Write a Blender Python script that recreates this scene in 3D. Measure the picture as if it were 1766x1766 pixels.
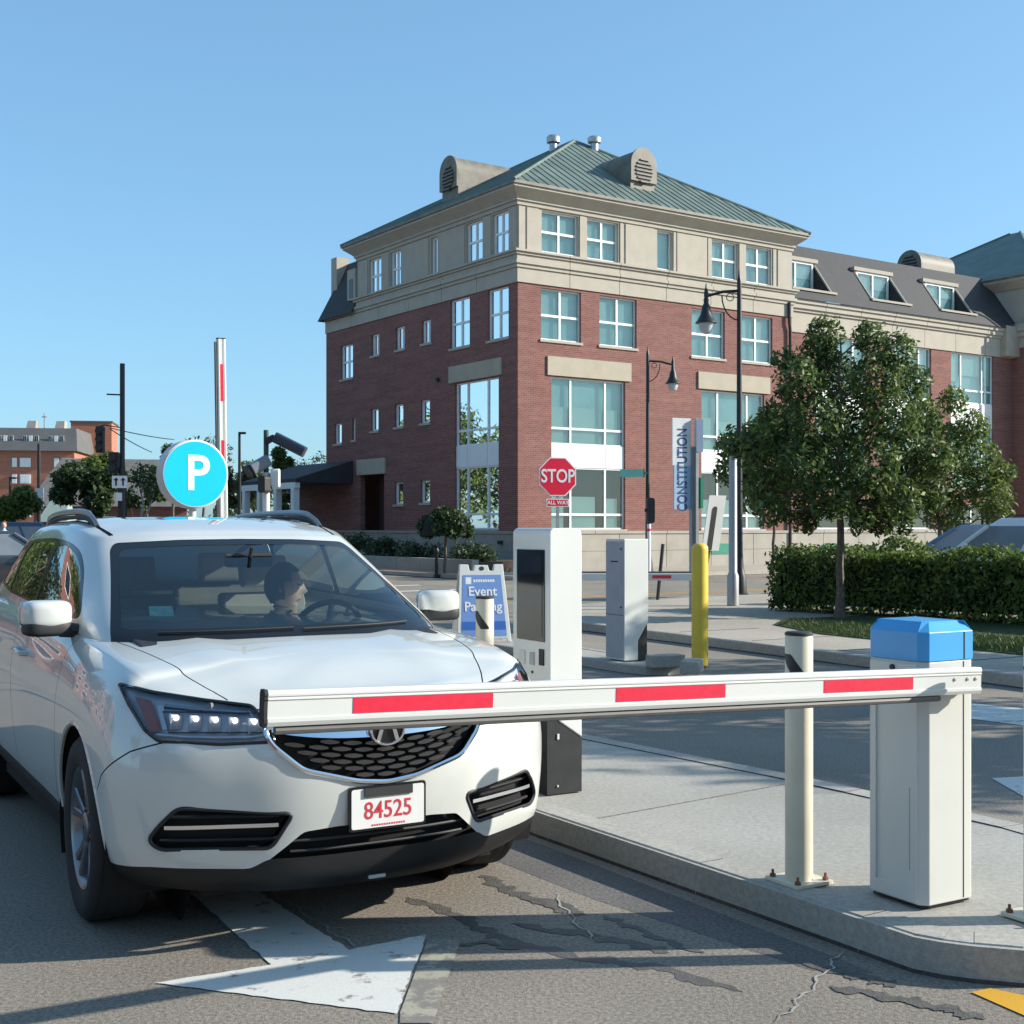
import bpy, bmesh, math, random
import numpy as np
from mathutils import Vector, Matrix
from mathutils.bvhtree import BVHTree

R = math.radians
random.seed(7)
for o in list(bpy.data.objects):
    bpy.data.objects.remove(o)
SC = bpy.context.scene
COL = SC.collection

# ------------------------------------------------------------------ camera, sky, sun, exposure
cam_d = bpy.data.cameras.new('camera'); cam = bpy.data.objects.new('camera', cam_d); COL.objects.link(cam)
cam.location = (0, 0, 1.6); cam.rotation_euler = (R(90), 0, 0)
cam_d.sensor_width = 36; cam_d.lens = 2230 / 1766 * 36
cam_d.shift_y = 25 / 1766
cam_d.clip_start = .05; cam_d.clip_end = 3000
SC.camera = cam

SUN_EL, SUN_AZ = R(24.5), R(86.5)          # azimuth clockwise from +Y
SDIR = Vector((math.sin(SUN_AZ) * math.cos(SUN_EL), math.cos(SUN_AZ) * math.cos(SUN_EL), math.sin(SUN_EL)))
W = bpy.data.worlds.new('World'); SC.world = W; W.use_nodes = True
wn = W.node_tree.nodes; wl = W.node_tree.links
sky = wn.new('ShaderNodeTexSky'); sky.sky_type = 'NISHITA'; sky.sun_disc = False
sky.sun_elevation = SUN_EL; sky.sun_rotation = SUN_AZ
sky.altitude = 0; sky.air_density = .9; sky.dust_density = 1.0; sky.ozone_density = 6.0
bg = wn['Background']; bg.inputs['Strength'].default_value = .138
gm = wn.new('ShaderNodeGamma'); gm.inputs[1].default_value = .6; wl.new(sky.outputs[0], gm.inputs[0])
tn = wn.new('ShaderNodeVectorMath'); tn.operation = 'MULTIPLY'; tn.inputs[1].default_value = (1.26, 1.66, 1.76)
wl.new(gm.outputs[0], tn.inputs[0]); wl.new(tn.outputs[0], bg.inputs['Color'])
sun_d = bpy.data.lights.new('sun', 'SUN'); sun_d.energy = 5.0; sun_d.angle = R(.53); sun_d.color = (1, .93, .82)
sun = bpy.data.objects.new('sun', sun_d); COL.objects.link(sun); sun.location = (30, 3, 20)
sun.rotation_euler = SDIR.to_track_quat('Z', 'Y').to_euler()
vs = SC.view_settings; vs.view_transform = 'Standard'; vs.look = 'None'; vs.exposure = .68; vs.gamma = 1
vs.use_curve_mapping = False
SC.render.engine = 'CYCLES'
try:
    SC.cycles.use_denoising = True
    SC.cycles.max_bounces = 8; SC.cycles.transparent_max_bounces = 24
except Exception:
    pass

# ------------------------------------------------------------------ helpers
F_, H_ = 2230., 908.
def G(px, py, z=0.):                       # where the sight line through a pixel meets height z
    d = (1.6 - z) * F_ / (py - H_)
    return Vector(((px - 883) / F_ * d, d, z))
def at(px, py, d):
    return Vector(((px - 883) / F_ * d, d, 1.6 - (py - H_) / F_ * d))

def tag(o, label=None, cat=None, group=None, kind=None):
    if label: o['label'] = label
    if cat: o['category'] = cat
    if group: o['group'] = group
    if kind: o['kind'] = kind
    return o
def thing(name, label, cat, loc=(0, 0, 0), rz=0, group=None):
    o = bpy.data.objects.new(name, None); COL.objects.link(o)
    o.location = loc; o.rotation_euler = (0, 0, rz); o.empty_display_size = .2
    return tag(o, label, cat, group)
def copy_tree(o, parent=None):
    c = o.copy(); COL.objects.link(c)
    if parent is not None: c.parent = parent
    for ch in o.children: copy_tree(ch, c)
    return c
def smooth(me, ang=40):
    me.polygons.foreach_set('use_smooth', [True] * len(me.polygons))
    try: me.set_sharp_from_angle(angle=R(ang))
    except Exception: pass
def link_mesh(name, me, m, parent=None, sm=True, bevel=0, seg=2, loc=None):
    if sm: smooth(me)
    if m is not None:
        if isinstance(m, (list, tuple)):
            for q in m: me.materials.append(q)
        else: me.materials.append(m)
    o = bpy.data.objects.new(name, me); COL.objects.link(o)
    if parent is not None: o.parent = parent
    if loc is not None: o.location = loc
    if bevel:
        b = o.modifiers.new('bevel', 'BEVEL'); b.width = bevel; b.segments = seg; b.limit_method = 'ANGLE'; b.angle_limit = R(35)
        b.harden_normals = False
    return o

class MB:
    def __init__(s): s.v = []; s.f = []; s.mi = []; s.cm = 0
    def add(s, vs, fs):
        n = len(s.v); s.v += [tuple(v) for v in vs]; s.f += [tuple(i + n for i in f) for f in fs]; s.mi += [s.cm] * len(fs); return s
    def box(s, c, sz, M=None):
        x, y, z = sz[0] / 2, sz[1] / 2, sz[2] / 2
        p = [Vector((a * x, b * y, d * z)) for d in (-1, 1) for b in (-1, 1) for a in (-1, 1)]
        if M is not None: p = [M @ q for q in p]
        p = [q + Vector(c) for q in p]
        return s.add(p, [(0, 2, 3, 1), (4, 5, 7, 6), (0, 1, 5, 4), (2, 6, 7, 3), (0, 4, 6, 2), (1, 3, 7, 5)])
    def bb(s, x0, x1, y0, y1, z0, z1):
        return s.box(((x0 + x1) / 2, (y0 + y1) / 2, (z0 + z1) / 2), (x1 - x0, y1 - y0, z1 - z0))
    def prism(s, poly, f0, f1):           # poly list; f0,f1 map 2d -> 3d
        n = len(poly)
        return s.add([f0(p) for p in poly] + [f1(p) for p in poly],
                     [tuple(range(n))[::-1], tuple(range(n, 2 * n))] + [(i, (i + 1) % n, n + (i + 1) % n, n + i) for i in range(n)])
    def ext(s, poly, z0, z1):
        return s.prism(poly, lambda p: (p[0], p[1], z0), lambda p: (p[0], p[1], z1))
    def lathe(s, prof, n=24, c=(0, 0, 0), M=None, caps=True):    # prof [(r,z)]
        vs = []
        for r, z in prof:
            for k in range(n):
                a = 2 * math.pi * k / n; q = Vector((r * math.cos(a), r * math.sin(a), z))
                vs.append((M @ q if M is not None else q) + Vector(c))
        fs = [(i * n + k, i * n + (k + 1) % n, (i + 1) * n + (k + 1) % n, (i + 1) * n + k) for i in range(len(prof) - 1) for k in range(n)]
        if caps:
            fs.append(tuple(range(n))[::-1]); fs.append(tuple(range((len(prof) - 1) * n, len(prof) * n)))
        return s.add(vs, fs)
    def tube(s, pts, r, n=8, caps=True, closed=False):
        pts = [Vector(p) for p in pts]; m = len(pts); rr = r if isinstance(r, (list, tuple)) else [r] * m
        vs = []; up = None
        for i, p in enumerate(pts):
            if closed: d = pts[(i + 1) % m] - pts[i - 1]
            else: d = pts[min(i + 1, m - 1)] - pts[max(i - 1, 0)]
            d.normalize()
            if up is None: up = Vector((0, 0, 1)) if abs(d.z) < .9 else Vector((1, 0, 0))
            a = d.cross(up)
            if a.length < 1e-4: a = d.orthogonal()
            a.normalize(); b = a.cross(d).normalized(); up = b
            for k in range(n):
                t = 2 * math.pi * k / n; vs.append(p + (a * math.cos(t) + b * math.sin(t)) * rr[i])
        fs = []
        for i in range(m if closed else m - 1):
            j = (i + 1) % m
            fs += [(i * n + k, j * n + k, j * n + (k + 1) % n, i * n + (k + 1) % n) for k in range(n)]
        if caps and not closed:
            fs.append(tuple(range(n))); fs.append(tuple(range((m - 1) * n, m * n))[::-1])
        return s.add(vs, fs)
    def build(s, name, m, parent=None, sm=True, bevel=0, seg=2, loc=None):
        me = bpy.data.meshes.new(name); me.from_pydata(s.v, [], s.f)
        me.polygons.foreach_set('material_index', s.mi)
        bm = bmesh.new(); bm.from_mesh(me); bmesh.ops.recalc_face_normals(bm, faces=bm.faces); bm.to_mesh(me); bm.free()
        me.update()
        return link_mesh(name, me, m, parent, sm, bevel, seg, loc)

def rounded(poly, r, n=4):                # round the corners of a 2d polygon
    out = []; m = len(poly)
    for i in range(m):
        p = Vector(poly[i][:2]); a = Vector(poly[i - 1][:2]); b = Vector(poly[(i + 1) % m][:2])
        rr = r[i] if isinstance(r, (list, tuple)) else r
        da = (a - p); db = (b - p); k = min(rr, da.length * .48, db.length * .48)
        if k < 1e-4: out.append((p.x, p.y)); continue
        p0 = p + da.normalized() * k; p1 = p + db.normalized() * k
        for t in range(n + 1):
            u = t / n; q = p0 * (1 - u) ** 2 + p * 2 * u * (1 - u) + p1 * u * u
            out.append((q.x, q.y))
    return out
def inside(p, poly):
    x, y = p; c = False; j = len(poly) - 1
    for i in range(len(poly)):
        xi, yi = poly[i][0], poly[i][1]; xj, yj = poly[j][0], poly[j][1]
        if (yi > y) != (yj > y) and x < (xj - xi) * (y - yi) / (yj - yi) + xi: c = not c
        j = i
    return c

def text(name, body, size, m, parent, M, ext=.002, sx=1, align='CENTER', bold=0):
    cu = bpy.data.curves.new(name, 'FONT'); cu.body = body; cu.size = size; cu.extrude = ext
    cu.align_x = align; cu.align_y = 'CENTER'; cu.resolution_u = 4; cu.offset = bold
    t = bpy.data.objects.new(name, cu); COL.objects.link(t)
    dg = bpy.context.evaluated_depsgraph_get(); dg.update()
    me = bpy.data.meshes.new_from_object(t.evaluated_get(dg))
    bpy.data.objects.remove(t); me.name = name
    me.transform(M @ Matrix.Diagonal((sx, 1, 1, 1)))
    me.materials.clear()
    return link_mesh(name, me, m, parent, sm=False)
def frame_m(o, x, y):                      # matrix from origin, local x axis, local y axis
    x = Vector(x).normalized(); y = Vector(y).normalized(); z = x.cross(y)
    return Matrix(((x.x, y.x, z.x, o[0]), (x.y, y.y, z.y, o[1]), (x.z, y.z, z.z, o[2]), (0, 0, 0, 1)))

# ------------------------------------------------------------------ materials
MATS = {}
def node_mat(name):
    m = bpy.data.materials.new(name); m.use_nodes = True
    nt = m.node_tree; return m, nt.nodes, nt.links, nt.nodes['Principled BSDF']
def pm(name, col, rough=.55, metal=0, spec=.5, nz=None, bump=None, coat=0, emit=None, es=1, var=None):
    if name in MATS: return MATS[name]
    m, N, L, P = node_mat(name)
    P.inputs['Base Color'].default_value = (*col, 1); P.inputs['Roughness'].default_value = rough
    P.inputs['Metallic'].default_value = metal; P.inputs['Specular IOR Level'].default_value = spec
    P.inputs['Coat Weight'].default_value = coat; P.inputs['Coat Roughness'].default_value = .04
    if emit: P.inputs['Emission Color'].default_value = (*emit, 1); P.inputs['Emission Strength'].default_value = es
    nz = nz if nz is not None else (9, .06)
    tc = N.new('ShaderNodeTexCoord')
    if nz:
        n1 = N.new('ShaderNodeTexNoise'); n1.inputs['Scale'].default_value = nz[0]; n1.inputs['Detail'].default_value = 6
        L.new(tc.outputs['Object'], n1.inputs['Vector'])
        mr = N.new('ShaderNodeMapRange'); mr.inputs[1].default_value = .3; mr.inputs[2].default_value = .7
        mr.inputs[3].default_value = 1 - nz[1]; mr.inputs[4].default_value = 1 + nz[1]
        L.new(n1.outputs[0], mr.inputs[0])
        mx = N.new('ShaderNodeVectorMath'); mx.operation = 'SCALE'; mx.inputs[0].default_value = col
        L.new(mr.outputs[0], mx.inputs['Scale']); L.new(mx.outputs[0], P.inputs['Base Color'])
        rr = N.new('ShaderNodeMapRange'); rr.inputs[3].default_value = max(0, rough - .05); rr.inputs[4].default_value = min(1, rough + .06)
        L.new(n1.outputs[0], rr.inputs[0]); L.new(rr.outputs[0], P.inputs['Roughness'])
    if bump:
        n2 = N.new('ShaderNodeTexNoise'); n2.inputs['Scale'].default_value = bump[0]; n2.inputs['Detail'].default_value = 4
        L.new(tc.outputs['Object'], n2.inputs['Vector'])
        b = N.new('ShaderNodeBump'); b.inputs['Strength'].default_value = bump[1]; b.inputs['Distance'].default_value = bump[2] if len(bump) > 2 else .01
        L.new(n2.outputs[0], b.inputs['Height']); L.new(b.outputs[0], P.inputs['Normal'])
    MATS[name] = m; return m
def ground_mat(name, c0, c1, speck, big=.35, rough=.9, bump=.5, stain=None, amp=1.):
    m, N, L, P = node_mat(name); MATS[name] = m
    geo = N.new('ShaderNodeNewGeometry')
    def noise(s, d=5):
        n = N.new('ShaderNodeTexNoise'); n.inputs['Scale'].default_value = s; n.inputs['Detail'].default_value = d
        L.new(geo.outputs['Position'], n.inputs['Vector']); return n
    a = noise(big, 8); b = noise(speck, 3); c = noise(speck * 3.1, 2)
    r1 = N.new('ShaderNodeValToRGB'); r1.color_ramp.elements[0].position = .36; r1.color_ramp.elements[1].position = .64
    r1.color_ramp.elements[0].color = (*c0, 1); r1.color_ramp.elements[1].color = (*c1, 1)
    L.new(a.outputs[0], r1.inputs[0])
    r2 = N.new('ShaderNodeMapRange'); r2.inputs[1].default_value = .3; r2.inputs[2].default_value = .72; r2.inputs[3].default_value = 1 - .34 * amp; r2.inputs[4].default_value = 1 + .36 * amp
    L.new(b.outputs[0], r2.inputs[0])
    r3 = N.new('ShaderNodeMapRange'); r3.inputs[1].default_value = .3; r3.inputs[2].default_value = .7; r3.inputs[3].default_value = 1 - .28 * amp; r3.inputs[4].default_value = 1 + .28 * amp
    L.new(c.outputs[0], r3.inputs[0])
    mu = N.new('ShaderNodeMath'); mu.operation = 'MULTIPLY'; L.new(r2.outputs[0], mu.inputs[0]); L.new(r3.outputs[0], mu.inputs[1])
    sc = N.new('ShaderNodeVectorMath'); sc.operation = 'SCALE'; L.new(r1.outputs[0], sc.inputs[0]); L.new(mu.outputs[0], sc.inputs['Scale'])
    out = sc.outputs[0]
    if stain:
        d = noise(stain[0], 9); r4 = N.new('ShaderNodeMapRange'); r4.inputs[1].default_value = stain[1]; r4.inputs[2].default_value = stain[1] + .12
        L.new(d.outputs[0], r4.inputs[0])
        mx = N.new('ShaderNodeMix'); mx.data_type = 'RGBA'; L.new(r4.outputs[0], mx.inputs[0]); L.new(out, mx.inputs[6])
        mx.inputs[7].default_value = (*stain[2], 1); out = mx.outputs[2]
    L.new(out, P.inputs['Base Color']); P.inputs['Roughness'].default_value = rough; P.inputs['Specular IOR Level'].default_value = .3
    bp = N.new('ShaderNodeBump'); bp.inputs['Strength'].default_value = bump; bp.inputs['Distance'].default_value = .006
    L.new(mu.outputs[0], bp.inputs['Height']); L.new(bp.outputs[0], P.inputs['Normal'])
    return m
def paint_mat(name, col, under, wear=.56, sc=6.):       # road paint worn through to the asphalt
    m, N, L, P = node_mat(name); MATS[name] = m
    geo = N.new('ShaderNodeNewGeometry')
    n = N.new('ShaderNodeTexNoise'); n.inputs['Scale'].default_value = sc; n.inputs['Detail'].default_value = 12; n.inputs['Roughness'].default_value = .72
    L.new(geo.outputs['Position'], n.inputs['Vector'])
    r = N.new('ShaderNodeMapRange'); r.inputs[1].default_value = wear; r.inputs[2].default_value = wear + .07
    L.new(n.outputs[0], r.inputs[0])
    n2 = N.new('ShaderNodeTexNoise'); n2.inputs['Scale'].default_value = 160; L.new(geo.outputs['Position'], n2.inputs['Vector'])
    r2 = N.new('ShaderNodeMapRange'); r2.inputs[3].default_value = .78; r2.inputs[4].default_value = 1.15; L.new(n2.outputs[0], r2.inputs[0])
    mx = N.new('ShaderNodeMix'); mx.data_type = 'RGBA'; L.new(r.outputs[0], mx.inputs[0]); mx.inputs[6].default_value = (*col, 1); mx.inputs[7].default_value = (*under, 1)
    s = N.new('ShaderNodeVectorMath'); s.operation = 'SCALE'; L.new(mx.outputs[2], s.inputs[0]); L.new(r2.outputs[0], s.inputs['Scale'])
    L.new(s.outputs[0], P.inputs['Base Color']); P.inputs['Roughness'].default_value = .8
    return m
def glass_mat(name, tint, refl=1.0, base=.04, rough=.01, spec_t=(1, 1, 1)):
    m, N, L, P = node_mat(name); MATS[name] = m
    N.remove(P)
    tr = N.new('ShaderNodeBsdfTransparent'); tr.inputs[0].default_value = (*tint, 1)
    gl = N.new('ShaderNodeBsdfGlossy'); gl.inputs['Roughness'].default_value = rough; gl.inputs[0].default_value = (*spec_t, 1)
    fr = N.new('ShaderNodeFresnel'); fr.inputs['IOR'].default_value = 1.52
    n = N.new('ShaderNodeTexNoise'); n.inputs['Scale'].default_value = 1.2
    bp = N.new('ShaderNodeBump'); bp.inputs['Strength'].default_value = .02; bp.inputs['Distance'].default_value = .02
    L.new(n.outputs[0], bp.inputs['Height']); L.new(bp.outputs[0], gl.inputs['Normal'])
    mu = N.new('ShaderNodeMath'); mu.operation = 'MULTIPLY_ADD'; mu.inputs[1].default_value = refl; mu.inputs[2].default_value = base; mu.use_clamp = True
    L.new(fr.outputs[0], mu.inputs[0])
    mx = N.new('ShaderNodeMixShader'); L.new(mu.outputs[0], mx.inputs[0]); L.new(tr.outputs[0], mx.inputs[1]); L.new(gl.outputs[0], mx.inputs[2])
    L.new(mx.outputs[0], N['Material Output'].inputs[0])
    return m
def brick_mat(name, c1, c2, mortar, bw=.2, bh=.068):
    m, N, L, P = node_mat(name); MATS[name] = m
    tc = N.new('ShaderNodeTexCoord'); sp = N.new('ShaderNodeSeparateXYZ'); L.new(tc.outputs['Object'], sp.inputs[0])
    ad = N.new('ShaderNodeMath'); L.new(sp.outputs[0], ad.inputs[0]); L.new(sp.outputs[1], ad.inputs[1])
    cb = N.new('ShaderNodeCombineXYZ'); L.new(ad.outputs[0], cb.inputs[0]); L.new(sp.outputs[2], cb.inputs[1])
    br = N.new('ShaderNodeTexBrick'); br.inputs['Scale'].default_value = 1; br.inputs['Brick Width'].default_value = bw; br.inputs['Row Height'].default_value = bh
    br.inputs['Mortar Size'].default_value = .007; br.inputs['Color1'].default_value = (*c1, 1); br.inputs['Color2'].default_value = (*c2, 1); br.inputs['Mortar'].default_value = (*mortar, 1)
    br.inputs['Bias'].default_value = .1
    L.new(cb.outputs[0], br.inputs['Vector'])
    mp = N.new('ShaderNodeMapping'); mp.inputs['Scale'].default_value = (.35, .35, 3.2); L.new(tc.outputs['Object'], mp.inputs[0])
    n = N.new('ShaderNodeTexNoise'); n.inputs['Scale'].default_value = 1.4; n.inputs['Detail'].default_value = 9; L.new(mp.outputs[0], n.inputs['Vector'])
    r = N.new('ShaderNodeMapRange'); r.inputs[1].default_value = .28; r.inputs[2].default_value = .72; r.inputs[3].default_value = .86; r.inputs[4].default_value = 1.14; L.new(n.outputs[0], r.inputs[0])
    s = N.new('ShaderNodeVectorMath'); s.operation = 'SCALE'; L.new(br.outputs[0], s.inputs[0]); L.new(r.outputs[0], s.inputs['Scale'])
    L.new(s.outputs[0], P.inputs['Base Color']); P.inputs['Roughness'].default_value = .9; P.inputs['Specular IOR Level'].default_value = .25
    bp = N.new('ShaderNodeBump'); bp.inputs['Strength'].default_value = .4; bp.inputs['Distance'].default_value = .01; bp.invert = True
    L.new(br.outputs['Fac'], bp.inputs['Height']); L.new(bp.outputs[0], P.inputs['Normal'])
    return m
def leaf_mat(name, c0, c1, trans=.35, sc=3.5):
    m, N, L, P = node_mat(name); MATS[name] = m
    geo = N.new('ShaderNodeNewGeometry')
    n = N.new('ShaderNodeTexNoise'); n.inputs['Scale'].default_value = sc; n.inputs['Detail'].default_value = 6; L.new(geo.outputs['Position'], n.inputs['Vector'])
    ri = N.new('ShaderNodeMath'); ri.operation = 'MULTIPLY_ADD'; ri.inputs[1].default_value = .5
    L.new(geo.outputs['Random Per Island'], ri.inputs[0]); 
    h = N.new('ShaderNodeMath'); h.operation = 'MULTIPLY_ADD'; h.inputs[1].default_value = 1.2; h.inputs[2].default_value = -.35; L.new(n.outputs[0], h.inputs[0]); L.new(h.outputs[0], ri.inputs[2])
    r = N.new('ShaderNodeValToRGB'); r.color_ramp.elements[0].position = .2; r.color_ramp.elements[1].position = .85
    r.color_ramp.elements[0].color = (*c0, 1); r.color_ramp.elements[1].color = (*c1, 1); L.new(ri.outputs[0], r.inputs[0])
    L.new(r.outputs[0], P.inputs['Base Color']); P.inputs['Roughness'].default_value = .5; P.inputs['Specular IOR Level'].default_value = .35
    t = N.new('ShaderNodeBsdfTranslucent'); L.new(r.outputs[0], t.inputs[0])
    mx = N.new('ShaderNodeMixShader'); mx.inputs[0].default_value = trans; L.new(P.outputs[0], mx.inputs[1]); L.new(t.outputs[0], mx.inputs[2])
    L.new(mx.outputs[0], N['Material Output'].inputs[0])
    return m

M_asph = ground_mat('asphalt', (.20, .177, .148), (.26, .231, .193), 62, .45, bump=.3, stain=(.8, .66, (.12, .115, .108)))
M_conc = ground_mat('concrete', (.315, .305, .27), (.375, .36, .325), 38, .9, bump=.2, rough=.85, amp=.38)
M_kerbshade = ground_mat('worn shaded kerb side', (.05, .043, .037), (.085, .074, .064), 22, 1.6, bump=.3, amp=.7, stain=(2.2, .58, (.10, .09, .085)))  # side faces: worn concrete, with shade put into the dark colour
M_walk = ground_mat('sidewalk concrete', (.34, .305, .25), (.41, .37, .31), 18, .5, bump=.2, amp=.35)
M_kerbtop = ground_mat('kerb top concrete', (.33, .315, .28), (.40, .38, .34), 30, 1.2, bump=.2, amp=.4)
M_tar = pm('tar seal', (.095, .088, .08), .75, nz=(20, .25), bump=(90, .4))
M_patch = ground_mat('dark asphalt', (.11, .105, .1), (.16, .15, .14), 62, .7, bump=.3)
M_paint = paint_mat('white road paint', (.62, .62, .58), (.21, .195, .175), .565)
M_oldpaint = paint_mat('old yellowed paint', (.36, .34, .26), (.21, .195, .175), .455, 9)
M_ypaint = paint_mat('yellow road paint', (.62, .33, .02), (.21, .195, .175), .62)
M_dirt = ground_mat('soil', (.05, .04, .03), (.08, .065, .045), 14, .8)
M_white = pm('white powder coat', (.65, .66, .63), .38, nz=(1.6, .05), coat=.2)
M_offw = pm('white enamel', (.62, .62, .575), .42, nz=(1.8, .07))
M_cream = pm('cream enamel', (.66, .60, .46), .42, nz=(6, .06))
M_red = pm('red reflective sheeting', (.72, .02, .055), .3, nz=(40, .06), coat=.5)
M_blue = pm('blue plastic cap', (.06, .36, .72), .35, nz=(4, .04), coat=.3)
M_black = pm('black powder coat', (.018, .018, .02), .5, nz=(12, .2))
M_rubber = pm('black rubber', (.022, .022, .023), .75, nz=(15, .2))
M_greyrub = pm('grey rubber edge', (.12, .115, .11), .6, nz=(15, .15))
M_steel = pm('galvanised steel', (.42, .43, .44), .4, metal=.7, nz=(8, .15))
M_rust = pm('rusty bolt', (.22, .10, .05), .8, nz=(40, .3))
M_yel = pm('yellow sleeve', (.72, .50, .05), .45, nz=(5, .06))
M_gm = pm('grey metal', (.36, .37, .39), .45, metal=.3, nz=(5, .06))
M_chrome = pm('chrome', (.82, .83, .85), .08, metal=1, nz=(3, .01))
M_dchrome = pm('dark chrome', (.35, .35, .37), .2, metal=1, nz=(3, .03))
M_gloss = pm('gloss black trim', (.01, .011, .013), .12, nz=(4, .1))
M_dark = pm('dark plastic', (.02, .021, .023), .6, nz=(12, .15))
M_screen = pm('dark screen glass', (.012, .014, .02), .06, nz=(3, .1))
M_brick = brick_mat('red brick', (.245, .105, .088), (.185, .077, .065), (.27, .185, .16))
M_brick2 = brick_mat('orange brick', (.45, .16, .09), (.38, .13, .08), (.4, .25, .18))
M_stone = pm('limestone', (.40, .362, .30), .85, nz=(2.2, .07), bump=(30, .15))
M_lintel = pm('warm limestone', (.39, .345, .265), .85, nz=(2.2, .07), bump=(30, .15))
M_base = pm('base limestone', (.33, .305, .26), .85, nz=(1.4, .12), bump=(30, .2))
M_copper = pm('green copper', (.12, .158, .13), .55, nz=(1.1, .22), metal=.0)
M_copper2 = pm('weathered copper', (.17, .155, .125), .6, nz=(2.5, .3))
M_slate = pm('dark slate', (.036, .036, .039), .75, nz=(3, .22), bump=(14, .4, .02))
M_wframe = pm('white window frame', (.76, .77, .76), .45, nz=(4, .03))
M_wglass = glass_mat('window glass', (.68, .88, .86), .8, .06)
M_blind = pm('white blind', (.82, .84, .80), .8, nz=(1, .05))
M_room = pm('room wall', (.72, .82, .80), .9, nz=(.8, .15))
M_roomm = pm('dim room wall', (.20, .25, .26), .9, nz=(.8, .2))  # room dimness on the shaded face put into the lining colour
M_roomd = pm('dark room', (.05, .055, .055), .9, nz=(.8, .2))  # unlit room depth put into the colour of the shallow lining
M_iron = pm('black iron', (.014, .015, .016), .45, nz=(10, .2))
M_lampglass = pm('frosted lamp glass', (.5, .52, .5), .25, nz=(8, .1))
M_bark = pm('bark', (.13, .105, .08), .9, nz=(14, .35), bump=(30, .8, .02))
M_leafA = leaf_mat('oak leaves', (.032, .065, .020), (.19, .26, .075), .36)
M_leafB = leaf_mat('bright leaves', (.055, .095, .024), (.20, .26, .065), .45)
M_leafC = leaf_mat('hedge leaves', (.03, .065, .016), (.19, .26, .05), .38, 2.5)
M_leafD = leaf_mat('dark evergreen', (.02, .042, .016), (.075, .115, .036), .25)
M_grass = leaf_mat('grass blades', (.03, .06, .012), (.075, .12, .03), .3, 1.5)
M_lawn = ground_mat('lawn soil', (.03, .05, .015), (.05, .075, .022), 12, .7)
M_green = pm('green sign sheeting', (.02, .22, .14), .4, nz=(5, .05))
M_signw = pm('white sign face', (.74, .75, .75), .4, nz=(4, .04))
M_cyan = pm('cyan sign acrylic', (.0, .46, .85), .3, nz=(3, .03), emit=(0, .45, .85), es=.13)
M_navy = pm('navy print', (.03, .09, .25), .5, nz=(5, .06))
M_sblue = pm('poster blue', (.15, .27, .55), .45, nz=(4, .05))
M_sblue2 = pm('poster dark blue', (.03, .12, .42), .45, nz=(4, .05))
M_signal = pm('traffic signal housing', (.02, .021, .02), .5, nz=(8, .1))
# ------------------------------------------------------------------ ground
def sheet(name, polys, z, m, kind='structure', sub=None):
    b = MB()
    for p in polys: b.add([(q[0], q[1], z) for q in p], [tuple(range(len(p)))])
    o = b.build(name, m, sm=False); o['kind'] = kind
    return o
g = MB(); g.add([(-1500, -300, 0), (1500, -300, 0), (1500, 2500, 0), (-1500, 2500, 0)], [(0, 1, 2, 3)])
g.build('asphalt_ground', M_asph, sm=False)['kind'] = 'structure'

def kerbed(name, outer, h, m_top, m_side, kw=.16, joint=2.4, label=None):
    """raised slab: a top sheet and separate kerb stones along the edge"""
    n = len(outer); b = MB(); b.ext(outer, -.02, h - .006)
    o = b.build(name, m_top, sm=False); o['kind'] = 'structure'
    cx = Vector((sum(p[0] for p in outer) / n, sum(p[1] for p in outer) / n))
    area = sum(outer[i][0] * outer[(i + 1) % n][1] - outer[(i + 1) % n][0] * outer[i][1] for i in range(n))
    sg = 1 if area > 0 else -1
    nr = []
    for i in range(n):
        a = Vector(outer[i - 1]); p = Vector(outer[i]); c = Vector(outer[(i + 1) % n])
        d1 = (p - a).normalized(); d2 = (c - p).normalized(); t = (d1 + d2).normalized()
        k = max(.35, t.dot(d2)); nr.append(Vector((-t.y, t.x)) * sg / k)
    for i in range(n):
        p = Vector(outer[i]); q = Vector(outer[(i + 1) % n]); L = (q - p).length
        if (p.length > 60 and q.length > 60): continue
        ns = max(1, round(L / joint)) if p.length < 70 else max(1, round(L / 12))
        for k in range(min(ns, 14)):
            t0, t1 = k / ns, (k + 1) / ns; g_ = .004 / L if L > .9 else 0
            a = p.lerp(q, t0 + (g_ if k else 0)); c = p.lerp(q, t1 - g_); na = nr[i].lerp(nr[(i + 1) % n], t0); nc = nr[i].lerp(nr[(i + 1) % n], t1)
            e = .012
            a0, c0 = a - na * .004, c - nc * .004
            bb = MB()
            jz = random.uniform(-.002, .002)
            vs = [(a0.x, a0.y, -.02), (c0.x, c0.y, -.02), (c0.x + nc.x * .015, c0.y + nc.y * .015, h - .022 + jz), (a0.x + na.x * .015, a0.y + na.y * .015, h - .022 + jz),
                  (c.x + nc.x * (.015 + e), c.y + nc.y * (.015 + e), h + jz), (a.x + na.x * (.015 + e), a.y + na.y * (.015 + e), h + jz),
                  (c.x + nc.x * kw, c.y + nc.y * kw, h + jz), (a.x + na.x * kw, a.y + na.y * kw, h + jz),
                  (c.x + nc.x * kw, c.y + nc.y * kw, -.02), (a.x + na.x * kw, a.y + na.y * kw, -.02)]
            bb.add(vs, [(0, 1, 2, 3), (3, 2, 4, 5), (5, 4, 6, 7), (7, 6, 8, 9), (0, 3, 5, 7, 9), (1, 8, 6, 4, 2)])
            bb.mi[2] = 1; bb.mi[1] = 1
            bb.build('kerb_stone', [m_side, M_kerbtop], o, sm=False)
    return o
ISL_H = .135
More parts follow.
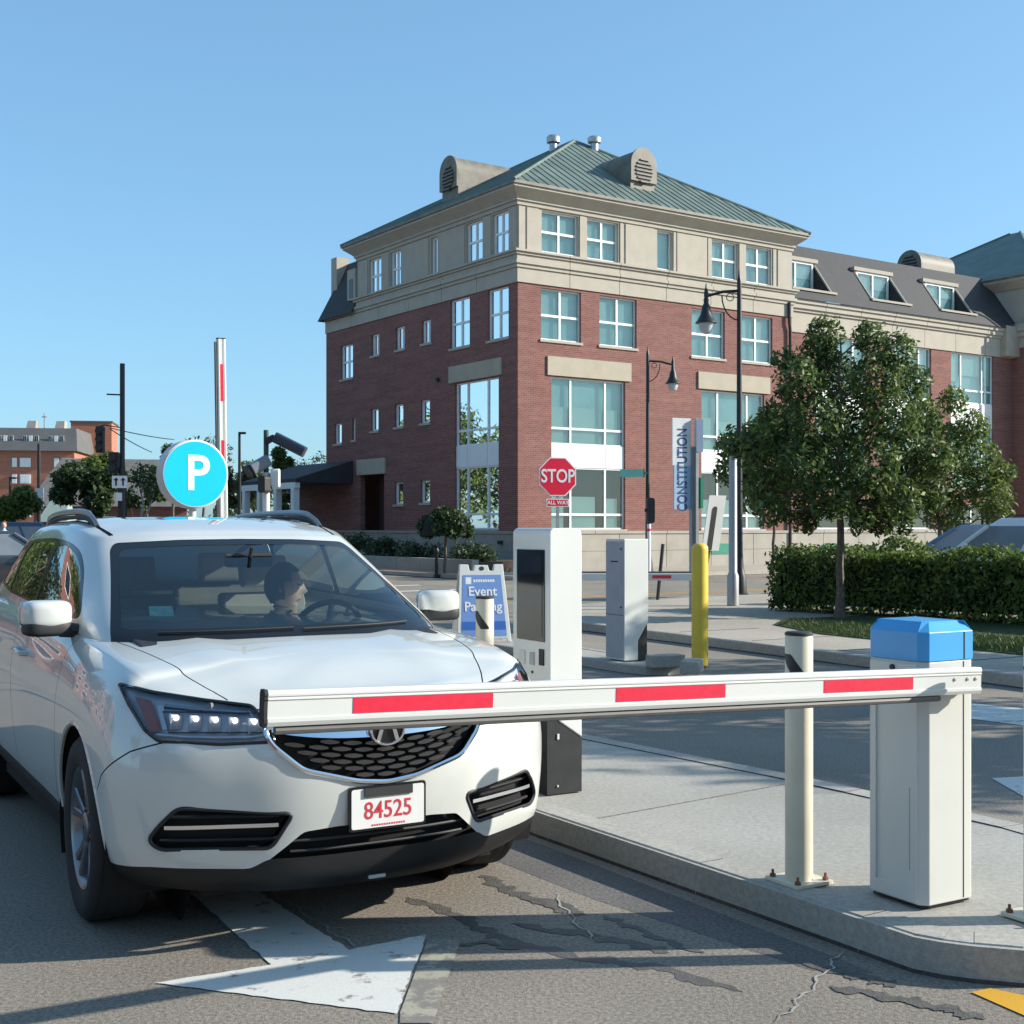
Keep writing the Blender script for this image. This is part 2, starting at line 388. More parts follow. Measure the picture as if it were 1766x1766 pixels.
island1 = [(-4.35, 13.65), (-.9, 8.28), (.183, 6.573), (.8, 5.62), (1.30, 4.85), (1.438, 4.634), (1.52, 4.575), (1.62, 4.53), (1.78, 4.485), (2.0, 4.50), (2.3, 4.62), (2.62, 4.9), (2.82, 5.3),
           (2.80, 5.75), (2.53, 6.38), (1.97, 7.23), (1.64, 7.7), (.52, 9.15), (-1.6, 12.4), (-2.9, 14.4), (-3.2, 14.75), (-3.6, 14.9), (-4.1, 14.6), (-4.35, 14.1)]
kerbed('traffic_island', island1, ISL_H, M_conc, M_kerbshade)
nd = Vector((.855, .519)); ld = Vector((.519, -.855))
def NL(n, l): q = nd * n + ld * l; return (q.x, q.y)
island2 = [NL(8.35, -16.5), NL(8.35, -11.4), NL(8.42, -11.1), NL(8.6, -10.95), NL(8.85, -10.95), NL(9.05, -11.1), NL(9.1, -11.4), NL(9.1, -16.5), NL(9.0, -16.8), NL(8.7, -16.9), NL(8.45, -16.8)]
kerbed('traffic_island', island2, .10, M_conc, M_kerbshade, kw=.12, joint=1.6)
block = [(13.5, -1.9), (7.5, 8.5), (5.04, 12.74), (2.59, 17.15), (.59, 20.6), (.45, 21.6), (.6, 22.8), (1.1, 24.2), (2.0, 25.5), (4.2, 27.6), (29, 44.7), (60, 30), (60, -1.9)]
kerbed('sidewalk', block, .13, M_walk, M_kerbshade, kw=.18, joint=2.6)
# strips on the right-hand block
def off(p, n): return (p[0] + nd.x * n, p[1] + nd.y * n)
e0, e1 = Vector((7.5, 8.5)), Vector((.9, 20.2))
dk = (e1 - e0).normalized(); nk = Vector((dk.y, -dk.x)); nk = nk if nk.x > 0 else -nk
def K(l, n): q = e0 + dk * l + nk * n; return (q.x, q.y)      # l along the kerb away from the camera, n into the block
for k in range(9):                                            # slab joints of the walk
    a, c = K(k * 1.55, .2), K(k * 1.55, 1.62)
    b = MB(); b.tube([(a[0], a[1], .1255), (c[0], c[1], .1255)], .006, 4); o = b.build('pavement_joint', M_patch); o['kind'] = 'structure'
lawn = [K(-12, 1.65), K(9.6, 1.65), K(11.2, 2.2), K(12.0, 3.1), K(12.0, 6.2), K(-12, 6.2)]
b = MB(); b.ext(lawn, .10, .138); b.build('lawn', M_lawn, sm=False)['kind'] = 'structure'
rng = np.random.default_rng(3)
def blades(name, region, n, h, m, z):
    v = []; f = []
    xs = [p[0] for p in region]; ys = [p[1] for p in region]
    while len(f) < n:
        x = rng.uniform(min(xs), max(xs)); y = rng.uniform(min(ys), max(ys))
        if not inside((x, y), region): continue
        a = rng.uniform(0, 6.28); hh = h * rng.uniform(.5, 1.3); w = .006; k = len(v)
        lx, ly = rng.normal(0, .03, 2)
        v += [(x - math.cos(a) * w, y - math.sin(a) * w, z), (x + math.cos(a) * w, y + math.sin(a) * w, z), (x + lx, y + ly, z + hh)]
        f.append((k, k + 1, k + 2))
    me = bpy.data.meshes.new(name); me.from_pydata(v, [], f)
    return tag(link_mesh(name, me, m, sm=False), kind='stuff')
blades('grass', [K(-1, 1.67), K(9.6, 1.67), K(11.1, 2.2), K(11.9, 3.2), K(-1, 3.6)], 26000, .055, M_grass, .137)
# the parking yard behind the hedge
b = MB(); b.ext([K(-14, 6.3), K(13.5, 6.3), K(13.5, 16), K(-14, 16)], .10, .141); b.build('parking_yard', M_asph, sm=False)['kind'] = 'structure'

# road markings (each a thin sheet on the asphalt)
LIFT = .004
def px_poly(pts): return [G(x, y)[:2] for x, y in pts]
arrow_s = Vector((.493, -.865)).normalized(); arrow_n = Vector((.865, .493)).normalized(); tip = Vector((-.376, 4.237))
def AR(a, c): q = tip - arrow_s * a + arrow_n * c; return (q.x, q.y)
bk = arrow_s * -.85
def rag(pts, seed):                           # worn, slightly ragged paint edge
    rr = random.Random(seed); out = []
    for i, p in enumerate(pts):
        p, q = Vector(p[:2]), Vector(pts[(i + 1) % len(pts)][:2]); n = max(1, int((q - p).length / .035)); d = (q - p).normalized(); w = Vector((-d.y, d.x))
        for k in range(n): out.append(tuple(p.lerp(q, k / n) + w * (rr.gauss(0, .0035) if k else 0)))
    return out
arrow = rag([G(685, 1750), G(735, 1613), G(602, 1640), G(430, 1542).xy + bk, G(335, 1548).xy + bk, G(468, 1665), G(268, 1697)], 3)
sheet('lane_arrow', [arrow], LIFT, M_paint)
sheet('old_marking', [px_poly([(690, 1748), (738, 1620), (795, 1622), (768, 1700), (748, 1766), (690, 1766)])], LIFT * .9, M_oldpaint)
sheet('yellow_marking', [px_poly([(1675, 1713), (1708, 1706), (1800, 1726), (1800, 1768)])], LIFT, M_ypaint)
sheet('exit_arrow', [px_poly([(1710, 1343), (1800, 1338), (1960, 1480), (1880, 1440)])], LIFT, M_paint)
sheet('exit_stripe', [px_poly([(1640, 1210), (1800, 1226), (1800, 1256), (1640, 1236)])], LIFT, M_paint)
def ribbon(pts, w, seed):
    rr = random.Random(seed); ph = [rr.uniform(0, 6.28) for _ in range(6)]; P = [Vector(G(x, y)[:2]) for x, y in pts]; Q = []
    for i in range(len(P) - 1):
        for k in range(12): Q.append(P[i].lerp(P[i + 1], k / 12))
    Q.append(P[-1]); L_, R_ = [], []
    for i, q in enumerate(Q):
        d = (Q[min(i + 1, len(Q) - 1)] - Q[max(i - 1, 0)]).normalized(); n = Vector((-d.y, d.x))
        ww = w * 1.05 * (1 + .3 * math.sin(i * .9 + ph[0]) + .2 * math.sin(i * 2.1 + ph[1])) * min(1, (.15 + min(i, len(Q) - 1 - i)) * .3); q = q + n * (.012 * math.sin(i * .7 + ph[2]) + .006 * math.sin(i * 1.9 + ph[3]))
        L_.append(q + n * ww); R_.append(q - n * ww)
    return L_, R_
seals = [([(700, 1548), (777, 1574), (839, 1606), (870, 1621), (1000, 1652), (1130, 1668), (1280, 1712)], .03),
         ([(833, 1509), (865, 1530), (901, 1546), (1000, 1568)], .035), ([(880, 1594), (1013, 1613), (1115, 1633), (1155, 1644)], .03),
         ([(1040, 1580), (1075, 1593), (1143, 1621), (1211, 1646)], .018), ([(895, 1543), (971, 1570), (1010, 1578)], .03),
         ([(1380, 1660), (1444, 1676), (1506, 1690), (1549, 1702)], .03), ([(1430, 1702), (1540, 1722), (1634, 1741), (1700, 1760)], .03),
         ([(735, 1640), (830, 1625), (900, 1640)], .016)]
for i, (p, w) in enumerate(seals):
    L_, R_ = ribbon(p, w, i); b = MB()
    zc_ = .0014 + i * .0003; b.add([(q.x, q.y, zc_) for q in L_] + [(q.x, q.y, zc_) for q in R_], [(k, k + 1, len(L_) + k + 1, len(L_) + k) for k in range(len(L_) - 1)])
    b.build('crack_seal', M_tar, sm=False)['kind'] = 'structure'
for i, p in enumerate([[(1340, 1766), (1385, 1720), (1430, 1672), (1450, 1640)], [(955, 1540), (990, 1590), (1030, 1625)], [(620, 1640), (560, 1600), (500, 1560), (440, 1520)]]):
    L_, R_ = ribbon(p, .004, 40 + i); b = MB()
    zc_ = .0046 + i * .0003; b.add([(q.x, q.y, zc_) for q in L_] + [(q.x, q.y, zc_) for q in R_], [(k, k + 1, len(L_) + k + 1, len(L_) + k) for k in range(len(L_) - 1)])
    b.build('pale_crack', M_conc, sm=False)['kind'] = 'structure'
# darker gutter patch beside the island kerb
gut = [(-2.6, 10.72), (-.9, 8.12), (.183, 6.45), (1.2, 4.80), (1.30, 4.63), (1.08, 4.66), (.35, 5.55), (-.15, 6.3), (-1.3, 8.1), (-2.9, 10.6)]
sheet('gutter_patch', [gut], .0008, M_patch)
# cross street: centre lines, crossing lines
ub = Vector((.823, .568)); vb = Vector((-.569, .822))
def ST(nb, s): q = vb * nb + ub * s; return (q.x, q.y)
for nb in (23.0, 23.35):
    sheet('centre_line', [[ST(nb, 14), ST(nb, 60), ST(nb + .12, 60), ST(nb + .12, 14)]], LIFT, M_ypaint)
for k, (nb, s0, s1) in enumerate([(30.3, 2, 18), (27.6, 2, 18), (33.0, 6, 15)]):
    sheet('crossing_line', [[ST(nb, s0), ST(nb, s1), ST(nb + .32, s1), ST(nb + .32, s0)]], LIFT, M_paint)
for k, pts in enumerate([[(560, 1046), (680, 1048), (690, 1054), (560, 1052)], [(560, 1058), (740, 1062), (745, 1068), (560, 1066)], [(590, 993), (660, 999), (660, 1003), (590, 998)]]):
    sheet('crossing_line', [px_poly(pts)], LIFT, M_paint)
# pavement round the brick building (local frame: x along the sunlit face, y along the shaded face)
BC = Vector((.2, 44.0, 0)); BR = math.atan2(.568, .823)
def BP(u, v): return (BC.x + ub.x * u + vb.x * v, BC.y + ub.y * u + vb.y * v)
kerbed('pavement', [BP(-4.2, -3.2), BP(-3.4, -4.6), BP(-2.0, -5.3), BP(60, -5.3), BP(60, 40), BP(-4.6, 40)], .13, M_walk, M_kerbshade, kw=.18, joint=3)
sheet('tactile_strip', [[BP(-4.0, -3.0), BP(-4.0, 3.5), BP(-3.2, 3.5), BP(-3.2, -3.0)]], .134, pm('orange pavers', (.50, .24, .13), .9, nz=(4, .15)))

for (a, c) in [((.42, 6.50), (1.72, 7.5)), ((-1.15, 8.95), (.1, 9.75))]:
    b = MB(); b.tube([(a[0], a[1], ISL_H - .006), (c[0], c[1], ISL_H - .006)], .005, 4); b.build('pavement_joint', M_patch)['kind'] = 'structure'
# ------------------------------------------------------------------ the corner building
BL = thing('brick_building', 'four-storey red brick corner building with cream stone top floor and green copper hip roof', 'building', BC, BR)
def fR(s, d, z): return (s, -d, z)            # sunlit face
def fL(s, d, z): return (-d, s, z)            # shaded face
def mkf(base, flip=False):
    return base
class Face:
    def __init__(s, fn): s.fn = fn
    def box(s, b, s0, s1, d0, d1, z0, z1):
        p = [s.fn(a, d, z) for z in (z0, z1) for d in (d0, d1) for a in (s0, s1)]
        b.add(p, [(0, 2, 3, 1), (4, 5, 7, 6), (0, 1, 5, 4), (2, 6, 7, 3), (0, 4, 6, 2), (1, 3, 7, 5)])
    def wall(s, name, s0, s1, z0, z1, ops, m, parent, dep=.22, d=0):
        """wall sheet with real openings and reveals"""
        ss = sorted({s0, s1, *[min(max(v, s0), s1) for o in ops for v in o[:2]]}); zz = sorted({z0, z1, *[min(max(v, z0), z1) for o in ops for v in o[2:4]]})
        b = MB()
        for i in range(len(ss) - 1):
            for k in range(len(zz) - 1):
                cs, cz = (ss[i] + ss[i + 1]) / 2, (zz[k] + zz[k + 1]) / 2
                if any(o[0] < cs < o[1] and o[2] < cz < o[3] for o in ops): continue
                b.add([s.fn(ss[i], d, zz[k]), s.fn(ss[i + 1], d, zz[k]), s.fn(ss[i + 1], d, zz[k + 1]), s.fn(ss[i], d, zz[k + 1])], [(0, 1, 2, 3)])
        for o in ops:
            a, c, e, f = o[:4]
            if c <= s0 or a >= s1 or f <= z0 or e >= z1: continue
            for p in ([(a, e), (c, e)], [(c, e), (c, f)], [(c, f), (a, f)], [(a, f), (a, e)]):
                b.add([s.fn(p[0][0], d, p[0][1]), s.fn(p[1][0], d, p[1][1]), s.fn(p[1][0], d - dep, p[1][1]), s.fn(p[0][0], d - dep, p[0][1])], [(0, 1, 2, 3)])
        return b.build(name, m, parent, sm=False)
    def window(s, parent, s0, s1, z0, z1, cols, rows, dep=.16, d=0, blind=0, sill=True, fw=.05, room=None, bars=None):
        w, h = s1 - s0, z1 - z0; b = MB(); dd = d - dep
        s.box(b, s0, s0 + fw, dd, dd + .07, z0, z1); s.box(b, s1 - fw, s1, dd, dd + .07, z0, z1)
        s.box(b, s0 + fw, s1 - fw, dd, dd + .07, z0, z0 + fw); s.box(b, s0 + fw, s1 - fw, dd, dd + .07, z1 - fw, z1)
        for c in cols: s.box(b, s0 + w * c - .04, s0 + w * c + .04, dd, dd + .068, z0 + fw, z1 - fw)
        cc = [0] + list(cols) + [1]
        for r in rows:
            for k in range(len(cc) - 1):
                a0 = s0 + w * cc[k] + (fw if k == 0 else .04); a1 = s0 + w * cc[k + 1] - (fw if k == len(cc) - 2 else .04)
                s.box(b, a0, a1, dd, dd + .064, z0 + h * r - .04, z0 + h * r + .04)
        o = b.build('window', M_wframe, parent, sm=False)
        g = MB(); g.add([s.fn(s0 + fw, dd + .03, z0 + fw), s.fn(s1 - fw, dd + .03, z0 + fw), s.fn(s1 - fw, dd + .03, z1 - fw), s.fn(s0 + fw, dd + .03, z1 - fw)], [(0, 1, 2, 3)])
        g.build('pane', M_wglass, o, sm=False)
        bk = MB(); q = .11
        bk.add([s.fn(s0, dd - q, z0), s.fn(s1, dd - q, z0), s.fn(s1, dd - q, z1), s.fn(s0, dd - q, z1), s.fn(s0, dd, z0), s.fn(s1, dd, z0), s.fn(s1, dd, z1), s.fn(s0, dd, z1)],
               [(0, 1, 2, 3), (0, 1, 5, 4), (3, 2, 6, 7), (0, 3, 7, 4), (1, 2, 6, 5)])
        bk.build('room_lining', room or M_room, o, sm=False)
        if blind:
            for k in range(len(cc) - 1):
                t = MB(); a0 = s0 + w * cc[k] + .05; a1 = s0 + w * cc[k + 1] - .05
                if blind == 'low': s.box(t, a0 + .02, a1 - (a1 - a0) * .22, dd - .06, dd - .045, z0 + .05, z0 + h * random.uniform(.5, .58))
                elif blind == 'half':
                    s.box(t, a0, a0 + (a1 - a0) * .5, dd - .06, dd - .045, z0 + h * .5, z1 - h * .1)
                else: s.box(t, a0, a1, dd - .06, dd - .045, z0 + h * random.uniform(.35, .6), z1)
                t.build('blind', M_blind, o, sm=False)
        if sill:
            t = MB(); s.box(t, s0 - .06, s1 + .06, -.05 + d, .05 + d, z0 - .09, z0 - .003); t.build('sill', M_stone, o, sm=False)
        return o
FR, FL = Face(fR), Face(fL)
ZB, ZS, ZC, ZT = 1.44, 9.93, 11.03, 12.75       # base top, brick top, stone band top, top-storey top
# openings
r4 = [(1.0, 2.75, 11.08, 12.5), (3.05, 4.45, 11.08, 12.5), (6.2, 6.95, 11.08, 12.5), (8.98, 10.33, 11.08, 12.5), (10.79, 12.16, 11.08, 12.5)]
r4 = [(1.0, 2.58, 11.08, 12.5), (2.98, 4.4, 11.08, 12.5), (6.24, 6.96, 11.08, 12.5), (8.98, 10.34, 11.08, 12.5), (10.78, 12.16, 11.08, 12.5)]
r3 = [(.97, 2.71, 8.06, 9.83), (3.54, 5.26, 8.06, 9.83), (7.95, 9.65, 8.0, 9.8), (10.51, 12.22, 8.0, 9.8)]
rb = [(1.42, 4.72, 1.50, 6.80), (8.45, 11.77, 1.50, 6.76)]
FR.wall('brick_wall', 0, 13.3, ZB, ZS, r3 + rb, M_brick, BL)
FR.wall('stone_wall', 0, 13.3, ZC, ZT, r4, M_stone, BL)
for i, o in enumerate(r4): FR.window(BL, *o, [.5] if i != 2 else [], [.5] if i != 2 else [], blind='half' if i != 2 else 0, sill=False)
for i, o in enumerate(r3): FR.window(BL, *o, [.5], [.48], blind='half')
SPAND = (3.67, 4.47)
def bigwin(F, o, cols, parent=BL, sp=SPAND, roomlow=M_roomd, d=0):
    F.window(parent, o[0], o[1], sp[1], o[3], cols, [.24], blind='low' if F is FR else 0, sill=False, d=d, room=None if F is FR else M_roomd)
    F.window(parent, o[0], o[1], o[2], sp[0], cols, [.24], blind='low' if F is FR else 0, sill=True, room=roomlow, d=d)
    ce = [0] + cols + [1]; w = o[1] - o[0]
    for k in range(len(ce) - 1):
        b = MB(); F.box(b, o[0] + w * ce[k] + .012, o[0] + w * ce[k + 1] - .012, -.16 + d, -.06 + d, sp[0] + .004, sp[1] - .004)
        b.build('spandrel_panel', M_wframe, parent, sm=False)
for o in rb: bigwin(FR, o, [.27, .74])
for s0, s1, z0, z1 in [(1.22, 4.97, 6.84, 7.5), (8.25, 12.05, 6.8, 7.44)]:
    b = MB(); FR.box(b, s0, s1, -.1, .06, z0, z1); b.build('lintel', M_lintel, BL, sm=False)
LV = 11.6                                        # depth of the pavilion along the shaded side
l4 = [(.56, 1.56, 11.1, 12.5), (2.19, 3.26, 11.1, 12.5), (5.26, 5.73, 11.1, 12.45), (8.01, 8.84, 11.08, 12.45), (9.59, 10.62, 11.08, 12.45)]
l3 = [(.56, 1.86, 8.13, 9.9), (3.03, 4.36, 8.13, 9.9), (5.73, 6.41, 8.55, 9.43), (7.69, 8.42, 8.54, 9.43), (9.74, 10.42, 8.53, 9.38), (12.03, 13.13, 7.82, 9.24)]
l2 = [(5.81, 6.5, 5.53, 6.41), (7.82, 8.51, 5.51, 6.4), (9.83, 10.47, 5.47, 6.37), (11.8, 12.1, 5.2, 6.1), (13.05, 13.73, 5.12, 5.99)]
l1 = [(5.81, 6.5, 2.5, 3.36), (7.82, 8.51, 2.47, 3.34)]
lb = (1.17, 4.04, 1.50, 6.82); ld_ = (9.35, 11.37, 1.2, 3.70)
FL.wall('brick_wall', 0, 14.5, ZB, ZS, l3 + l2 + l1 + [lb, ld_], M_brick, BL)
FL.wall('stone_wall', 0, LV, ZC, ZT, l4, M_stone, BL)
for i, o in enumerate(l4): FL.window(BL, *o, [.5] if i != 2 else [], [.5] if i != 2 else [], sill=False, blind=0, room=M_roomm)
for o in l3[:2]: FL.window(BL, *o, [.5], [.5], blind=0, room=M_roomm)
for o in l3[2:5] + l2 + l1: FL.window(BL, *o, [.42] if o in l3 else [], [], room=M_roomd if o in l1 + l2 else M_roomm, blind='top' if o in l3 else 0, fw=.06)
FL.window(BL, *l3[5], [.5], [.5], blind='top')
bigwin(FL, lb, [.28, .74], sp=(3.74, 4.52))
b = MB(); FL.box(b, .95, 4.38, -.1, .06, 6.86, 7.46); b.build('lintel', M_lintel, BL, sm=False)
b = MB(); FL.box(b, 9.2, 11.6, -.1, .06, 3.72, 4.35); b.build('lintel', M_lintel, BL, sm=False)
b = MB(); FL.box(b, 9.35, 11.37, -1.0, -.9, 1.2, 3.7); dr = b.build('door', pm('dark door', (.06, .04, .035), .6), BL, sm=False)
b = MB(); FL.box(b, 9.79, 10.42, -.9, -.85, 2.28, 3.13); b.build('door_window', M_wframe, dr, sm=False)
b = MB(); FL.box(b, 9.87, 10.34, -.86, -.845, 2.36, 3.05); b.build('pane', M_screen, dr, sm=False)
# stone base, courses and cornice: separate stones with open joints
def stones(F, s0, s1, z0, z1, d0, d1, step, m, name='stone_block', skip=()):
    n = max(1, round((s1 - s0) / step)); st = (s1 - s0) / n
    for k in range(n):
        b = MB(); F.box(b, s0 + k * st + (.012 if k else 0), s0 + (k + 1) * st - (.012 if k < n - 1 else 0), d0, d1, z0, z1)
        b.build(name, m, BL, sm=False)
stones(FR, -.06, 13.36, .0, .72, -.3, .06, 2.2, M_base); stones(FR, -.06, 13.36, .73, 1.34, -.3, .06, 2.2, M_base); stones(FR, -.1, 13.4, 1.345, ZB + .004, -.3, .1, 3.3, M_base)
stones(FL, .31, 14.5, .0, .72, -.3, .06, 2.2, M_base); stones(FL, .31, 14.5, .73, 1.34, -.3, .06, 2.2, M_base); stones(FL, .31, 14.5, 1.345, ZB + .004, -.3, .1, 3.3, M_base)
for z0, z1, d in [(ZS + .002, 10.42, .05), (10.43, 10.55, .1), (10.555, 10.68, .16), (10.685, 10.86, .09), (10.865, 10.95, .15), (10.955, ZC - .002, .22)]:
    stones(FR, -d, 13.3 + d, z0, z1, -.1, d, 2.22, M_stone, 'stone_course')
    stones(FL, .101, LV + d if z0 > 10.5 else 14.5, z0, z1, -.1, d, 2.22, M_stone, 'stone_course')
# raised pilaster panels of the top storey
for s0, s1 in [(.02, .28), (.36, .86), (2.64, 2.92), (4.47, 4.6), (4.72, 6.08), (7.02, 7.14), (7.2, 8.7), (8.76, 8.92), (10.4, 10.72), (12.24, 12.4), (12.5, 13.28)]:
    b = MB(); FR.box(b, s0, s1, -.02, .035, ZC + .02, 12.52); b.build('stone_panel', M_stone, BL, sm=False)
for s0, s1 in [(.05, .47), (1.62, 2.12), (3.33, 5.05), (5.86, 7.9), (8.92, 9.5), (10.7, 11.55)]:
    b = MB(); FL.box(b, s0, s1, -.02, .035, ZC + .02, 12.52); b.build('stone_panel', M_stone, BL, sm=False)
for z0, z1, d in [(12.56, 12.70, .06), (12.70, 12.78, .12)]:
    b = MB(); FR.box(b, -d, 13.3 + d, -.2, d, z0 + .002, z1 - .002); FL.box(b, .21, LV + d, -.2, d, z0 + .002, z1 - .002); b.build('stone_course', M_stone, BL, sm=False)
# sloping soffit and fascia all round
def ring(b, a0, z0, a1, z1):
    p = [(-a0, -a0, z0), (13.3 + a0, -a0, z0), (13.3 + a0, LV + a0, z0), (-a0, LV + a0, z0), (-a1, -a1, z1), (13.3 + a1, -a1, z1), (13.3 + a1, LV + a1, z1), (-a1, LV + a1, z1)]
    b.add(p, [(i, (i + 1) % 4, 4 + (i + 1) % 4, 4 + i) for i in range(4)])
b = MB(); ring(b, .12, 12.775, .2, 12.85); ring(b, .2, 12.85, .44, 13.04); ring(b, .44, 13.04, .47, 13.05); ring(b, .47, 13.05, .47, 13.13); b.build('cornice', M_stone, BL, sm=False)
b = MB(); ring(b, .47, 13.13, .53, 13.14); ring(b, .53, 13.14, .53, 13.24); b.build('gutter', M_copper2, BL, sm=False)
# hip roof with standing seams
EV = .53; ZE, ZA = 13.235, 17.2; yc = LV / 2; A1 = (6.65, yc - .25, ZA); A2 = (6.65, yc + .25, ZA)
c = [(-EV, -EV, ZE), (13.3 + EV, -EV, ZE), (13.3 + EV, LV + EV, ZE), (-EV, LV + EV, ZE)]
b = MB(); b.add(c + [A1, A2], [(0, 1, 4), (1, 2, 5, 4), (2, 3, 5), (3, 0, 4, 5), (0, 3, 2, 1)]); roof = b.build('hip_roof', M_copper, BL, sm=False)
def seam(p, q):
    b = MB(); p, q = Vector(p), Vector(q)
    b.tube([p, q], .028, 4); b.build('roof_seam', M_copper, roof, sm=False)
k = -EV + .2
while k < 13.3 + EV - .1:
    t = (k + EV) / (A1[0] + EV) if k < A1[0] else (13.3 + EV - k) / (13.3 + EV - A1[0])
    seam((k, -EV, ZE), (k, -EV + (A1[1] + EV) * t, ZE + (ZA - ZE) * t)); k += .42
k = -EV + .2
while k < LV + EV - .1:
    t = (k + EV) / (A1[1] + EV) if k < A1[1] else (LV + EV - k) / (LV + EV - A2[1]) if k > A2[1] else 1
    seam((-EV, k, ZE), (-EV + (A1[0] + EV) * t, k, ZE + (ZA - ZE) * t)); k += .42
for p, q in [(c[0], A1), (c[1], A1), (c[3], A2), (A1, A2)]:
    b = MB(); b.tube([p, q], .07, 6); b.build('ridge_cap', M_copper, roof)
def roof_z(u, v): return min(ZE + (ZA - ZE) * min((v + EV) / (A1[1] + EV), (u + EV) / (A1[0] + EV), (13.3 + EV - u) / (13.3 + EV - A1[0])), ZA)
# arched louvred dormer: drawn along +y from its front
def louvre(cx, cy, axis, z0, w, h, depth, name='louvre_dormer'):
    def f(a, d, z): return (cx + a, cy + d, z) if axis == 'y' else (cx + d, cy - a, z)
    n = 14; prof = [(-w / 2, z0)] + [(-w / 2 * math.cos(math.pi * k / n), z0 + h - w / 2 + w / 2 * math.sin(math.pi * k / n)) for k in range(n + 1)] + [(w / 2, z0)]
    b = MB(); b.prism(prof, lambda p: f(p[0], .06, p[1]), lambda p: f(p[0], depth, p[1])); o = b.build(name, M_copper2, BL, sm=True)
    b = MB(); b.prism([(-w / 2 - .05, z0 + h * .3)] + [((w / 2 + .05) * -math.cos(math.pi * k / n), z0 + h - w / 2 + (w / 2 + .05) * math.sin(math.pi * k / n)) for k in range(n + 1)] + [(w / 2 + .05, z0 + h * .3)],
                      lambda p: f(p[0], -.04, p[1]), lambda p: f(p[0], .055, p[1])); b.build('dormer_face', M_copper2, o, sm=False)
    r = w * .36; zc = z0 + h * .52
    b = MB(); pts = [(r * math.cos(2 * math.pi * k / 20), zc + r * 1.1 * math.sin(2 * math.pi * k / 20)) for k in range(20)]
    b.prism(pts, lambda p: f(p[0], -.048, p[1]), lambda p: f(p[0], -.043, p[1])); b.build('louvre_opening', M_dark, o, sm=False)
    for k in range(7):
        zz = zc - r * 1.0 + k * r * .33; hw = r * math.sqrt(max(0.05, 1 - ((zz - zc) / (r * 1.12)) ** 2))
        b = MB(); p = [f(a, d, z) for z in (zz, zz + .05) for d in (-.09, -.05) for a in (-hw, hw)]
        b.add(p, [(0, 2, 3, 1), (4, 5, 7, 6), (0, 1, 5, 4), (2, 6, 7, 3), (0, 4, 6, 2), (1, 3, 7, 5)]); b.build('louvre_slat', M_copper2, o, sm=False)
louvre(6.35, .9, 'y', 13.95, 1.15, 1.75, 2.6)
louvre(.9, 5.9, 'x', 13.95, 1.15, 1.75, 2.6)
for (u, v, h, w) in [(6.0, 6.1, .75, .16), (7.25, 5.0, .65, .16)]:
    z = roof_z(u, v) - .15; b = MB(); b.lathe([(w, z), (w, z + h * .55), (w * .8, z + h * .56), (w * 1.7, z + h * .62), (w * 1.75, z + h * .9), (w * 1.3, z + h), (.02, z + h + .02)], 16, (u, v, 0)); b.build('roof_vent', M_steel, BL)
# stub of the wing on the shaded side
Fs = Face(lambda s, d, z: (.12 - d, s, z))
b = MB(); FL.box(b, LV + .23, 14.6, -.1, .12, ZS + .5, 10.45); b.build('stone_course', M_stone, BL, sm=False)
b = MB(); b.add([(-.3, LV, 10.46), (-.3, 14.75, 10.46), (.9, 14.3, 13.0), (.9, LV, 13.0), (9, LV, 13.0), (9, 14.3, 13.0), (9, 14.75, 10.46)], [(0, 1, 2, 3), (3, 2, 5, 4), (1, 6, 5, 2)]); b.build('mansard_roof', M_slate, BL, sm=False)
b = MB(); b.bb(.35, .95, 14.2, 14.72, 10.5, 13.25); b.build('chimney', M_stone, BL, sm=False)
b = MB(); FL.box(b, LV + .05, LV + .75, -.4, .1, ZC, 12.3); o = b.build('stone_panel', M_stone, BL, sm=False)
b = MB(); FL.box(b, LV + .22, LV + .58, .09, .11, 11.1, 11.9); b.build('pane', M_screen, o, sm=False)
# back and end walls so the block is closed
b = MB(); b.add([(13.3, 0, 0), (13.3, 0, ZT), (13.3, LV, ZT), (13.3, LV, 0), (13.3, 14.5, 0), (0, 14.5, 0), (0, 14.5, ZS), (13.3, 14.5, ZS), (0, LV, ZT), (0, LV, ZS)], [(0, 1, 2, 3), (4, 7, 6, 5), (2, 8, 9, 7)]); b.build('back_wall', M_brick, BL, sm=False)
b = MB(); b.tube([(13.05, -.12, 10.5), (13.05, -.12, 9.7), (13.12, -.1, 9.4), (13.12, -.1, .2)], .06, 8); b.build('drainpipe', M_iron, BL)
# ---------------- the long wing and the far pavilion
WY = .45; FW = Face(lambda s, d, z: (s, WY - d, z))
wo = [(15.2, 18.3, 1.5, 9.45), (19.5, 22.6, 1.5, 9.45), (24.0, 27.1, 1.5, 9.45)]
FW.wall('brick_wall', 13.32, 28.6, ZB, 9.46, wo, M_brick, BL)
for i, o in enumerate(wo):
    FW.window(BL, o[0], o[1], 7.2, 9.45, [.26, .76], [.26], blind='top', sill=False)
    FW.window(BL, o[0], o[1], 3.3, 6.1, [.26, .76], [.26], blind='top', sill=False, room=M_room)
    FW.window(BL, o[0], o[1], 1.5, 2.6, [.5], [], sill=True, room=M_roomd)
    w = o[1] - o[0]
    for a, c in [(0, .26), (.26, .76), (.76, 1)]:
        b = MB(); FW.box(b, o[0] + w * a + .012, o[0] + w * c - .012, -.16, -.06, 6.104, 7.196); b.build('spandrel_panel', M_wframe, BL, sm=False)
    b = MB(); FW.box(b, o[0], o[1], -.2, -.02, 2.604, 3.296); b.build('brick_panel', M_brick, BL, sm=False)
